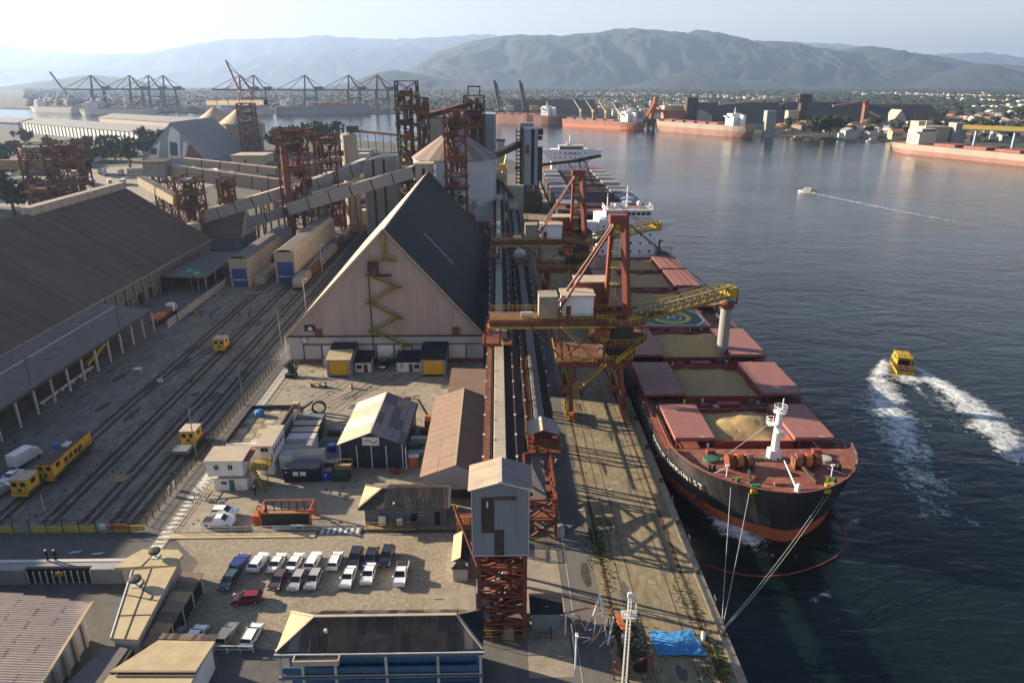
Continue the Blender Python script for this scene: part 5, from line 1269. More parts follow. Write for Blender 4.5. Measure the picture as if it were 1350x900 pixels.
# containers: each with ribs and doors
def container(label, x0, x1, y0, y1, z0, m, top=None, h=2.6):
    t = thing('shipping_container', label, 'container', ((x0 + x1) / 2, (y0 + y1) / 2, z0), group='containers in the central yard')
    part(t, 'box', m, BX(x0, y0, z0, x1, y1, z0 + h))
    part(t, 'roof_plate', top or m, BX(x0 + .06, y0 + .06, z0 + h, x1 - .06, y1 - .06, z0 + h + 0.03))
    part(t, 'side_rib', m, *[BX(x0 + .15 + k * .3, y0 - .04, z0 + .15, x0 + .3 + k * .3, y0 - .001, z0 + h - .15) for k in range(int((x1 - x0) / .3) - 0)])
    part(t, 'corner_post', m, BX(x0 - .03, y0 - .06, z0, x0 + .12, y0 + .1, z0 + h + .05), BX(x1 - .12, y0 - .06, z0, x1 + .03, y0 + .1, z0 + h + .05))
    return t
container('grey-blue container topmost in the row beside the flat roof', -40.3, -34.9, 127.0, 129.3, 0, 'greyblue_wall')
container('dark container with half-lit beige roof, second in the row', -40.0, -34.8, 124.2, 126.5, 0, 'navy_box', 'roof_beige')
container('dark container with beige roof, third in the row', -39.8, -34.6, 121.4, 123.7, 0, 'navy_box', 'roof_beige')
container('white container with pale grey roof, fourth in the row', -39.7, -34.5, 118.7, 121.0, 0, 'white', 'silo_white')
container('white container with dusty rose roof, fifth in the row', -39.4, -34.4, 116.0, 118.3, 0, 'white', 'roof_mauve')
container('low white container half behind the grey one with a tan roof', -39.2, -36.8, 112.0, 114.6, 0, 'white', 'silo_white')
container('pale grey container with tan roof behind the black container', -37.0, -31.6, 112.2, 114.6, 0, 'silo_white', 'roof_beige', h=2.8)
bc = container('black container with two white notices facing the parking lot', -37.2, -31.1, 107.6, 110.0, 0, 'navy_box', 'roof_grey')
for x, w in ((-35.6, 0.9), (-34.4, 1.0), (-36.9, 0.3)):
    part(bc, 'notice', 'white', BX(x, 107.52, 1.3 if w > .5 else 1.9, x + w, 107.545, 2.1 if w > .5 else 2.15))
bd = container('small dark blue bin attached to the black container end', -31.0, -29.2, 108.0, 109.6, 0, 'car_blue', 'roof_grey', h=1.7)
part(bd, 'notice', 'white', BX(-30.3, 107.9, 1.0, -30.0, 107.94, 1.3))
t = thing('skip', 'open dark green skip with timber on the left of the navy shed door', 'skip', (-28.3, 108.6, 0))
part(t, 'bin', 'leaf_dark', BX(-29.2, 107.6, 0, -26.2, 109.4, 1.3))
part(t, 'timber', 'wood', BX(-28.8, 109.6, 0.1, -26.2, 111, 1.7), BX(-28.9, 109.5, 1.8, -26.1, 110.2, 2.1))
part(t, 'frame', 'yellow_rail', *rail_shapes([(-29.1, 111.2, 0), (-26.1, 111.2, 0)], h=2.4, post=1.5, r=0.06))
t = thing('striped_barrier', 'low rack of slanted white bars beside the grey container', 'rack', (-30.4, 113, 0))
part(t, 'base', 'brick', BX(-32.0, 112.4, 0, -28.8, 113.4, 1.0))
for k in range(6):
    part(t, 'bar', 'white', BR((-31.8 + k * .5, 112.4, 1.05), (-31.4 + k * .5, 113.4, 1.1), 0.18, 0.06))
# orange open frame
t = thing('orange_cage', 'open orange-red steel cage with a dark front panel', 'cage', (-33.6, 96.2, 0))
part(t, 'panel', 'black', BX(-37.0, 94.8, 0.2, -29.7, 94.9, 2.2))
for x in (-37.2, -29.5):
    for y in (94.75, 97.6):
        part(t, 'post', 'orange', BX(x - .14, y - .14, 0, x + .14, y + .14, 2.9))
for s_ in (BR((-37.2, 97.6, 2.8), (-29.5, 97.6, 2.8), 0.18), BR((-37.2, 97.6, 1.0), (-29.5, 97.6, 1.0), 0.16), BR((-37.2, 94.75, 2.3), (-29.5, 94.75, 2.3), 0.16), BR((-37.2, 94.75, 2.8), (-37.2, 97.6, 2.8), 0.16), BR((-29.5, 94.75, 2.8), (-29.5, 97.6, 2.8), 0.16)):
    part(t, 'beam', 'orange', s_)
for k in range(5):
    part(t, 'mullion', 'steel_red', BX(-36.0 + k * 1.2, 97.55, 1.0, -35.85 + k * 1.2, 97.65, 2.8))
part(t, 'brace', 'orange', BR((-37.2, 94.8, 0.3), (-38.6, 95.2, 0.2), 0.2), BR((-29.5, 94.8, 2.7), (-29.0, 97.4, 0.3), 0.2), BR((-38.6, 94.9, 0.1), (-38.6, 97.4, 1.6), 0.14))
part(t, 'side_mesh', 'orange', BX(-38.6, 95.2, 0.1, -37.3, 97.4, 1.5))
solo('steel_plates', 'stack of grey plates lying in front of the orange frame', 'plates', 'galv', BX(-35.4, 93.9, 0, -31.6, 94.5, 0.25))
# bits and pieces in the yard
t = thing('telehandler', 'small beige loader with a big dark tyre behind the flat roof block', 'loader', (-41.2, 132.5, 0))
part(t, 'body', 'roof_cream', BX(-42.8, 131.6, 0.6, -40.6, 134.0, 2.2))
part(t, 'cab', 'roof_beige', BX(-42.4, 132.2, 2.2, -41.0, 133.6, 3.4))
part(t, 'cab_glass', 'glass_dark', BX(-42.3, 132.15, 2.4, -41.1, 132.19, 3.2))
part(t, 'arm', 'black', BR((-40.8, 132.4, 1.8), (-38.6, 134.4, 3.0), 0.35))
for x in (-42.6, -40.8):
    part(t, 'wheel', 'rubber', TB((x, 131.3, 0.65), (x, 131.7, 0.65), 0.65, 14))
solo('big_tyre', 'large dark tyre standing upright on the sunlit yard', 'tyre', 'rubber', *[BR((-37.6 + 1.3 * math.cos(a), 134.8 + .3 * math.cos(a), 1.35 + 1.3 * math.sin(a)), (-37.6 + 1.3 * math.cos(a + .42), 134.8 + .3 * math.cos(a + .42), 1.35 + 1.3 * math.sin(a + .42)), 0.6, 0.35) for a in [i * .3927 for i in range(16)]])
t = thing('excavator', 'dark articulated excavator arm behind the navy shed', 'excavator', (-11.9, 127, 0))
part(t, 'tracks', 'black', BX(-14.6, 125.5, 0, -13.4, 129, 0.9))
part(t, 'body', 'orange', BX(-14.8, 125.8, 0.9, -13.3, 128.8, 2.4))
part(t, 'boom', 'steel_dark', BR((-14.3, 128.6, 2.0), (-16.6, 132.4, 4.0), 0.4))
part(t, 'stick', 'steel_dark', BR((-16.6, 132.4, 4.0), (-18.6, 134.4, 3.6), 0.3))
part(t, 'bucket', 'steel_red', BX(-19.6, 134.0, 2.9, -18.4, 134.8, 3.7))
for i, (x, y, w, h, m, k) in enumerate([(-15.6, 121.5, 1.6, 1.0, 'white', 'white slab pile'), (-16.2, 119.0, 1.3, 1.2, 'steel_grey', 'grey machine crate'), (-15.4, 116.2, 1.8, 0.9, 'white_dirty', 'pale pallet load'), (-14.3, 123.8, 1.0, 1.4, 'steel_red', 'red pump crate')]):
    t = thing('yard_crate', k + ' in the gap between navy and brown sheds', 'crate', (x, y, 0), group='stores between the sheds')
    part(t, 'load', m, BX(x - w, y - .6, 0.2, x + w, y + .6, 0.2 + h))
    part(t, 'pallet', 'wood', BX(x - w - .1, y - .7, 0, x + w + .1, y + .7, 0.18))
t = thing('orange_cabinet', 'orange cabinet with white top at the navy shed corner', 'cabinet', (-15.2, 112.6, 0))
part(t, 'body', 'orange', BX(-16.2, 112, 0, -14.6, 113, 2.2))
part(t, 'top', 'white', BX(-16.3, 111.9, 2.2, -14.5, 113.1, 2.35))
rr = random.Random(3)
for (cx, cy, n, lab, mm) in ((-18.4, 110.2, 14, 'heap of reddish scrap by the navy shed corner', 'brick'), (-13.6, 104.2, 16, 'heap of grey scrap metal at the long shed corner', 'steel_grey')):
    solo('scrap_heap', lab, 'scrap', mm, *[BR((cx + rr.uniform(-1, 1), cy + rr.uniform(-.7, .7), rr.uniform(0, .8)), (cx + rr.uniform(-1.2, 1.2), cy + rr.uniform(-.8, .8), rr.uniform(.2, 1.2)), rr.uniform(.08, .3)) for _ in range(n)], kind='stuff')
t = thing('planter', 'dark box planter with a spiky shrub at the gable corner', 'planter', (-48.6, 156.2, 0))
part(t, 'box', 'navy_box', BX(-50.0, 153.6, 0, -47.4, 155.2, 0.9))
part(t, 'shrub', 'leaf_dark', *[BR((-48.6 + rr.uniform(-1, 1), 155 + rr.uniform(-.5, .8), .9), (-48.6 + rr.uniform(-2, 2), 155.6 + rr.uniform(-1.2, 1.6), rr.uniform(2, 3.6)), rr.uniform(.1, .25), .05) for _ in range(40)])
t = thing('work_bench', 'pale timber trestle bench on the sunlit yard near the gable', 'bench', (-41.6, 148.6, 0))
part(t, 'top', 'wood', BX(-42.8, 148.2, 0.8, -40.6, 149.4, 0.95))
for x in (-42.7, -40.8):
    part(t, 'trestle', 'wood', BX(x, 148.2, 0, x + .12, 149.4, 0.8))
solo('gas_meter_box', 'white box on the ground at the warehouse wall, left of the sunlit bay', 'box', 'white_dirty', BX(-42.6, 160.6, 0, -41.0, 161.8, 1.9))
for x, y, k, m in ((-33.3, 147.6, 'pink and white traffic drum standing on the sunlit yard', 'tile_orange'), (-24.6, 154.6, 'red and white drum in the shade by the hut', 'steel_red'), (-39.3, 148.2, 'small wheeled barrow casting a shadow near the bench', 'steel_dark')):
    t = thing('traffic_drum', k, 'drum', (x, y, 0))
    part(t, 'body', m, LA([(0.38, 0), (0.3, 0.7), (0.22, 1.25)], 12, (x, y)))
    part(t, 'band', 'white', LA([(0.325, 0.62), (0.3, 0.85)], 12, (x, y)))
t = thing('vehicle', 'white-grilled dark vehicle parked in the shade below the zigzag stair', 'vehicle', (-28.0, 159.0, 0))
part(t, 'body', 'car_black', BX(-29.0, 158, 0.4, -27.0, 162, 1.3))
part(t, 'cab', 'glass_dark', BX(-28.9, 159.2, 1.3, -27.1, 161.6, 2.0))
part(t, 'grille', 'white', BX(-28.7, 157.94, 0.6, -27.3, 157.99, 1.1))
for x in (-29.0, -27.2):
    for y in (158.8, 161.2):
        part(t, 'wheel', 'rubber', TB((x, y, .36), (x + .2, y, .36), .36, 10))
solo('cable_reel', 'blue round tank end lying beside the pale container row', 'tank', 'car_blue', LA([(0.7, 0.1), (0.8, 0.5), (0.7, 1.4)], 14, (-31.4, 118.6)))
solo('pallet_stack', 'low dark pallet stack on the sunlit yard behind the containers', 'pallet', 'steel_dark', BX(-33.6, 124.4, 0, -31.4, 125.8, 0.5), BX(-33.4, 124.6, .5, -31.6, 125.6, .7))
solo('white_slab', 'pale poured slab lying in the shade between containers and navy shed', 'slab', 'greyblue_wall', BX(-34.2, 114.6, 0.0, -29.3, 122.6, 0.07))
# ------------------------------------------------------------ foreground buildings
t = thing('blue_office', 'two-storey blue office with corrugated hip roof at the bottom edge', 'office', (-13, 64, 0))
X0, X1, Y0, Y1, ZE, ZR = -24.4, -2.2, 61.6, 67.8, 6.5, 8.4
part(t, 'core', 'blue_wall', BX(X0 + .8, Y0 + 1.0, 0, X1 - .5, Y1 - .4, ZE - .2))
hx0, hx1, yr = X0 + 3.4, X1 - 2.8, (Y0 + Y1) / 2
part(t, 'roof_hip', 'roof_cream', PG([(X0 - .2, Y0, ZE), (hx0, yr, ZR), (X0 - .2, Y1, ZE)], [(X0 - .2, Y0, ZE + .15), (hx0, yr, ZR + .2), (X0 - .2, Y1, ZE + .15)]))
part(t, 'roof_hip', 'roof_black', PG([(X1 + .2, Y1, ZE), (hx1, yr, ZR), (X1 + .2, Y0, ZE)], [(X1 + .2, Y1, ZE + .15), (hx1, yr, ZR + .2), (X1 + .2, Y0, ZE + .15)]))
part(t, 'roof_under', 'roof_tile_dark', PG([(X0, Y0, ZE), (X1, Y0, ZE), (hx1, yr, ZR), (hx0, yr, ZR)], [(X0, Y0, ZE + .08), (X1, Y0, ZE + .08), (hx1, yr, ZR + .08), (hx0, yr, ZR + .08)]))
part(t, 'roof_under', 'roof_tile_dark', PG([(X1, Y1, ZE), (X0, Y1, ZE), (hx0, yr, ZR), (hx1, yr, ZR)], [(X1, Y1, ZE + .08), (X0, Y1, ZE + .08), (hx0, yr, ZR + .08), (hx1, yr, ZR + .08)]))
n = 16
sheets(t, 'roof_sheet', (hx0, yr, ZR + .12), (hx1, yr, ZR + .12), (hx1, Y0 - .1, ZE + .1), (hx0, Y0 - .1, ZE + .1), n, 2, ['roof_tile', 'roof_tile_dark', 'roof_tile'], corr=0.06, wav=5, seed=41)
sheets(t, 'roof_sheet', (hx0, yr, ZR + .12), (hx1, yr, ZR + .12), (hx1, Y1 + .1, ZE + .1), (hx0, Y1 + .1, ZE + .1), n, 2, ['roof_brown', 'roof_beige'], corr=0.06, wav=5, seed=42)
for sx, hx, ex in ((1, hx0, X0), (-1, hx1, X1)):          # cut sheets beside the hips
    for k in range(3):
        xa, xb = ex + (hx - ex) * k / 3, ex + (hx - ex) * (k + 1) / 3
        for sy, ye in ((1, Y0), (-1, Y1)):
            f0, f1 = k / 3, (k + 1) / 3
            pa, pb = ye + (yr - ye) * f0, ye + (yr - ye) * f1
            za, zb = ZE + (ZR - ZE) * f0 + .14, ZE + (ZR - ZE) * f1 + .14
            part(t, 'roof_sheet', 'roof_tile_dark' if (k + sx) % 2 else 'roof_grey', PG([(xa, ye, ZE + .1), (xb, ye, ZE + .1), (xb, pb, zb), (xa, pa, za + .001)], [(xa, ye, ZE + .16), (xb, ye, ZE + .16), (xb, pb, zb + .06), (xa, pa, za + .06)]))
part(t, 'hip_cap', 'roof_beige', BR((X0 - .2, Y0, ZE + .22), (hx0, yr, ZR + .3), 0.28, 0.12), BR((X0 - .2, Y1, ZE + .22), (hx0, yr, ZR + .3), 0.28, 0.12))
part(t, 'hip_cap', 'roof_beige', BR((X1 + .2, Y0, ZE + .22), (hx1, yr, ZR + .3), 0.28, 0.12))
part(t, 'ridge_cap', 'roof_beige', BR((hx0, yr, ZR + .3), (hx1, yr, ZR + .3), 0.34, 0.12))
part(t, 'eave_beam', 'greyblue_wall', BX(X0 - .3, Y0 - .25, ZE - .5, X1 + .3, Y0 + .1, ZE + .02))
part(t, 'gutter', 'galv', BX(X0 - .3, Y0 - .4, ZE - .05, X1 + .3, Y0 - .26, ZE + .08))
part(t, 'floor_beam', 'greyblue_wall', BX(X0 - .2, Y0 - .25, 2.9, X1 + .2, Y0 + 1.0, 3.2))
for i, x in enumerate((-24.3, -21.9, -18.3, -12.7, -7.0, -2.3)):
    part(t, 'column', 'white_dirty', BX(x - .14, Y0 - .1, 0, x + .14, Y0 + .18, ZE - .5))
part(t, 'porch_box', 'roof_beige', BX(-22.4, Y0 - 1.3, ZE - .6, -17.6, Y0 - .3, ZE - .45), BX(-22.4, Y0 - 1.35, ZE - .6, -17.6, Y0 - 1.2, ZE + .05), BX(-22.5, Y0 - 1.3, ZE - .6, -22.35, Y0 - .3, ZE + .05), BX(-17.65, Y0 - 1.3, ZE - .6, -17.5, Y0 - .3, ZE + .05))
for k in range(12):
    x = -17.6 + k * 1.26
    w_ = part(t, 'window', 'glass_dark', BX(x, Y0 + .92, 4.9, x + 1.05, Y0 + .98, 5.8))
    part(w_, 'frame', 'galv', BX(x + .5, Y0 + .88, 4.9, x + .55, Y0 + .91, 5.8))
    w_ = part(t, 'window', 'glass_dark', BX(x, Y0 + .92, 1.6, x + 1.05, Y0 + .98, 2.6))
for z in (3.9, 0.9):
    part(t, 'parapet_panel', 'blue_wall', BX(X0 + .2, Y0 + .2, z - .6, X1 - .2, Y0 + .4, z + .25))
part(t, 'handrail', 'galv', BX(X0, Y0 - .2, 3.35, X1, Y0 - .12, 3.42))
part(t, 'roof_vent', 'roof_white', ICO((-19.4, 63.4, 7.75), 0.3, 1, 0.2, 1.3))
t = thing('corrugated_roof_hall', 'hall with a grey-brown ribbed roof at the lower left corner', 'building', (-57, 66, 0))
part(t, 'wall', 'white_dirty', PZ([(-80, 50), (-49.8, 50), (-50.9, 71.0), (-80, 74.5)], 0, 4.4))
sheets(t, 'roof_sheet', (-62.5, 73.6, 5.2), (-61.3, 58.8, 5.0), (-49.0, 57.0, 4.6), (-50.2, 71.8, 4.8), 14, 4, ['roof_mauve'], corr=0.07, wav=3, seed=51, lift=0.06)
part(t, 'roof', 'roof_mauve', PG([(-80, 76, 4.6), (-62.5, 73.6, 4.8), (-61.0, 55, 4.3), (-80, 57, 4.3)], [(-80, 76, 4.9), (-62.5, 73.6, 5.05), (-61.0, 55, 4.5), (-80, 57, 4.6)]))
part(t, 'roof_base', 'roof_mauve', PG([(-62.5, 73.6, 4.7), (-50.2, 71.8, 4.7), (-49.0, 57.0, 4.2), (-61.3, 58.8, 4.2)], [(-62.5, 73.6, 4.95), (-50.2, 71.8, 4.95), (-49.0, 57.0, 4.45), (-61.3, 58.8, 4.45)]))
part(t, 'verge', 'roof_cream', BR((-50.15, 71.9, 5.0), (-48.95, 57, 4.5), 0.3, 0.2))
for k in range(8):
    part(t, 'wall_pier', 'clad_beige', BX(-50.85 + k * .14, 69.6 - k * 2.2, 0, -50.55 + k * .14, 70.1 - k * 2.2, 4.4))
t = thing('walkway_roof', 'sunlit cream flat roof strip with dark seams and cables', 'roof', (-46, 73, 0))
part(t, 'slab', 'roof_cream', PZ([(-49.0, 79.2), (-43.4, 79.9), (-42.3, 66.6), (-45.6, 66.9)], 3.6, 4.0))
for (ax, ay), (bx, by) in (((-46.6, 79.5), (-43.9, 66.8)), ((-47.6, 74.4), (-43.0, 73.2)), ((-46.8, 70.6), (-42.7, 70.7))):
    part(t, 'seam', 'dirt_dark', BR((ax, ay, 4.02), (bx, by, 4.02), 0.14, 0.06))
part(t, 'cable', 'black', *[BR((-47.6 + k * .42 + .5 * math.sin(k * 1.1), 77.8 - k * .5, 4.05), (-47.2 + k * .42 + .5 * math.sin(k * 1.1 + 1.1), 77.3 - k * .5, 4.05), 0.07) for k in range(9)])
part(t, 'edge_trim', 'white', BR((-49.0, 79.2, 4.05), (-45.6, 66.9, 4.05), 0.14, 0.1))
part(t, 'wall', 'white_dirty', PZ([(-48.6, 79.0), (-43.6, 79.6), (-42.6, 66.8), (-45.4, 67.1)], 0, 3.6))
t = thing('walkway_roof', 'curved-edge cream roof piece at the road end with a dark dish', 'roof', (-50, 82, 0))
part(t, 'slab', 'roof_cream', PZ([(-52.2, 80.6), (-44.4, 81.0), (-44.0, 83.2), (-45.2, 84.4), (-50.2, 84.6), (-51.6, 82.6)], 3.0, 3.4))
part(t, 'wall', 'white_dirty', PZ([(-51.4, 81.0), (-44.8, 81.3), (-44.8, 83.6), (-50.4, 84)], 0, 3.0))
part(t, 'seam', 'dirt_dark', BR((-48.6, 80.8, 3.42), (-48.0, 84.4, 3.42), 0.12, 0.06))
t = thing('ramp_roof', 'lower brown sloping roof on posts beside the cream strip', 'roof', (-41.4, 73, 0))
for k in range(7):
    y = 66.8 + k * 1.9
    part(t, 'board', ['roof_brown', 'wood', 'roof_tile'][k % 3], SL((-42.1 - k * .13, y, 3.0), (-40.1 + k * .02, y, 2.8), (-40.1 + k * .02, y + 1.86, 2.8), (-42.1 - k * .13, y + 1.86, 3.0), 0.12))
for k in range(5):
    part(t, 'post', 'galv', BX(-40.2, 67.2 + k * 3.0, 0, -40.06, 67.34 + k * 3.0, 2.8))
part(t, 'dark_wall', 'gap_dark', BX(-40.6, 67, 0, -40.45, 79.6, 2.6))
for (x, y, z, k) in ((-47.0, 76.2, 4.0, 'on the cream roof strip'), (-47.6, 82.8, 3.4, 'on the curved roof piece')):
    t = thing('roof_dish', 'dark dish antenna on a small stand ' + k, 'dish', (x, y, z))
    part(t, 'dish', 'black', LA([(0.1, z + .5), (0.55, z + .6), (0.8, z + .95), (0.75, z + 1.2), (0.3, z + 1.3)], 14, (x, y)))
    part(t, 'stand', 'galv', TB((x, y, z), (x, y, z + .5), 0.12, 6), BX(x - .5, y - .5, z, x + .5, y + .5, z + .08))
    part(t, 'arm', 'galv', BR((x, y, z + .9), (x + .7, y - .5, z + 1.5), 0.06))
t = thing('flat_canopy', 'cream flat canopy roof half in shade at the bottom left', 'canopy', (-38, 64, 0))
part(t, 'roof', 'roof_cream', PZ([(-43.2, 62.2), (-33.8, 62.0), (-33.3, 66.4), (-40.0, 66.7)], 3.5, 3.8))
sheets(t, 'roof_sheet', (-40.0, 67.9, 3.7), (-33.2, 67.5, 3.7), (-33.3, 66.5, 3.78), (-40.1, 66.9, 3.78), 14, 1, ['roof_cream', 'roof_brown'], corr=0.03, wav=3, seed=61)
part(t, 'roof', 'roof_cream', PZ([(-43.6, 56.5), (-33.9, 56.5), (-33.8, 61.7), (-43.3, 61.9)], 3.2, 3.5))
part(t, 'seam', 'roof_brown', BR((-43.3, 62.0, 3.85), (-33.7, 61.8, 3.85), 0.25, 0.14))
part(t, 'wall', 'white', BX(-34.0, 56.8, 0, -33.75, 66.2, 3.2))
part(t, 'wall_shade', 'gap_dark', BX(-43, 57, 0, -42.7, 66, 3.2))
part(t, 'gravel_roof', 'roof_grey', PZ([(-48.6, 57), (-43.7, 57), (-43.3, 66.2), (-46.2, 66.6)], 2.9, 3.2))
t = thing('entrance_wall', 'long pale concrete wall with a dark barred gate along the road', 'wall', (-62, 82, 0))
part(t, 'wall', 'clad_grey', BX(-112, 81.6, 0, -65.2, 83.2, 2.4))
part(t, 'wall', 'clad_grey', BX(-56.2, 81.6, 0, -50.8, 83.2, 2.4))
part(t, 'coping', 'white_dirty', BX(-112, 83.2, 2.2, -50.8, 83.8, 2.5))
part(t, 'lintel', 'clad_grey', BX(-65.2, 82.4, 2.1, -56.2, 83.2, 2.4))
for k in range(11):
    part(t, 'gate_bar', 'white_dirty', BX(-65.0 + k * .86, 81.7, 0, -64.88 + k * .86, 81.85, 2.0))
part(t, 'gate_leaf', 'black', BX(-65.2, 82.2, 0, -56.2, 82.35, 2.05))
part(t, 'notice', 'yellow', BX(-61.0, 81.6, 1.3, -60.0, 81.68, 1.9))
# fences
t = thing('yard_fence', 'fence with yellow lower panels along the near end of the rail yard', 'fence', (-66, 93.6, 0))
for k in range(23):
    x = -112 + k * 2.5
    part(t, 'panel', 'line_yellow' if k % 5 else 'clad_beige', BX(x + .08, 93.62, 0.15, x + 2.42, 93.7, 1.15))
    part(t, 'post', 'steel_dark', BX(x - .05, 93.58, 0, x + .05, 93.72, 2.2))
part(t, 'top_rail', 'steel_dark', BX(-112, 93.63, 2.1, -54.6, 93.68, 2.16))
part(t, 'banner', 'orange', BX(-60.0, 93.5, 0.5, -57.2, 93.56, 1.4))
part(t, 'banner', 'white', BX(-61.4, 93.5, 0.6, -60.4, 93.56, 1.5))
t = thing('mesh_fence', 'dark wire fence following the rail yard beside the striped walkway', 'fence', (-55, 128, 0))
for k in range(34):
    part(t, 'post', 'steel_dark', BX(-55.0 + k * .02, 95 + k * 2.1, 0, -54.9 + k * .02, 95.1 + k * 2.1, 1.9))
for z in (0.3, 0.7, 1.1, 1.5, 1.85):
    part(t, 'wire', 'steel_dark', BR((-54.95, 95, z), (-54.3, 164.4, z), 0.035))
for k, (x, y) in enumerate(((-56.0, 104.4), (-55.6, 106.2))):
    solo('white_notice', ['nearer', 'farther'][k] + ' white notice board on the wire fence by the walkway', 'notice', 'white', BX(-55.25 + .02 * k, 103.4 + k * 1.8, 0.4, -55.18 + .02 * k, 104.2 + k * 1.8, 1.6))
t = thing('walkway_railing', 'low pale green railing along the kerb above the parking lot', 'railing', (-31, 92.8, 0))
part(t, 'rails', 'galv', *rail_shapes([(-50, 93.2, 0.1), (-28.2, 93.2, 0.1)], h=0.9, post=2.0, r=0.03))
t = thing('parking_rail', 'pale steel rail in front of the lower parked cars', 'railing', (-33, 69, 0))
part(t, 'rails', 'galv', *rail_shapes([(-36.4, 68.7, 0), (-30.0, 68.5, 0)], h=1.0, post=1.3, r=0.06))
t = thing('pump_house', 'narrow cream pump house with hipped dark top beside the transfer tower', 'hut', (-5.2, 82, 0))
part(t, 'wall', 'white_dirty', BX(-6.6, 81.2, 0, -4.6, 88.5, 2.2))
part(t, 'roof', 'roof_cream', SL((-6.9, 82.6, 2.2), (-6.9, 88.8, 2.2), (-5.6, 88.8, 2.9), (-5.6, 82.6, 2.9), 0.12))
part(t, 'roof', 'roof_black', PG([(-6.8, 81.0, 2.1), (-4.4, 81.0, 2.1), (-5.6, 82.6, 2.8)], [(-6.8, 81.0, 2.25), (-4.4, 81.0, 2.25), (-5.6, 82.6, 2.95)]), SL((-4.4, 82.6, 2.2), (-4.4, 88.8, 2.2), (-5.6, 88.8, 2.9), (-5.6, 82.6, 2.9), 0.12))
t = thing('concrete_platform', 'flat sunlit concrete platform at the foot of the parking lot', 'platform', (-6, 77, 0))
part(t, 'slab', 'concrete', BX(-9.6, 74.6, 0, -3.2, 79.2, 0.5))
part(t, 'stair_mark', 'dirt_dark', BX(-8.9, 76.9, .5, -7.6, 77.0, .54))
t = thing('tool_shed', 'small blue steel shed with dark flat roof right of the tower foot', 'shed', (5.6, 73.5, 0))
part(t, 'wall', 'clad_blue', BX(3.9, 71.6, 0, 7.4, 74.4, 2.7))
part(t, 'roof', 'roof_black', BX(3.6, 71.3, 2.7, 7.8, 75.0, 2.9))
part(t, 'crate', 'steel_dark', *rail_shapes([(4.2, 69.8, 0), (6.2, 69.8, 0), (6.2, 71, 0)], h=1.2, post=.6))
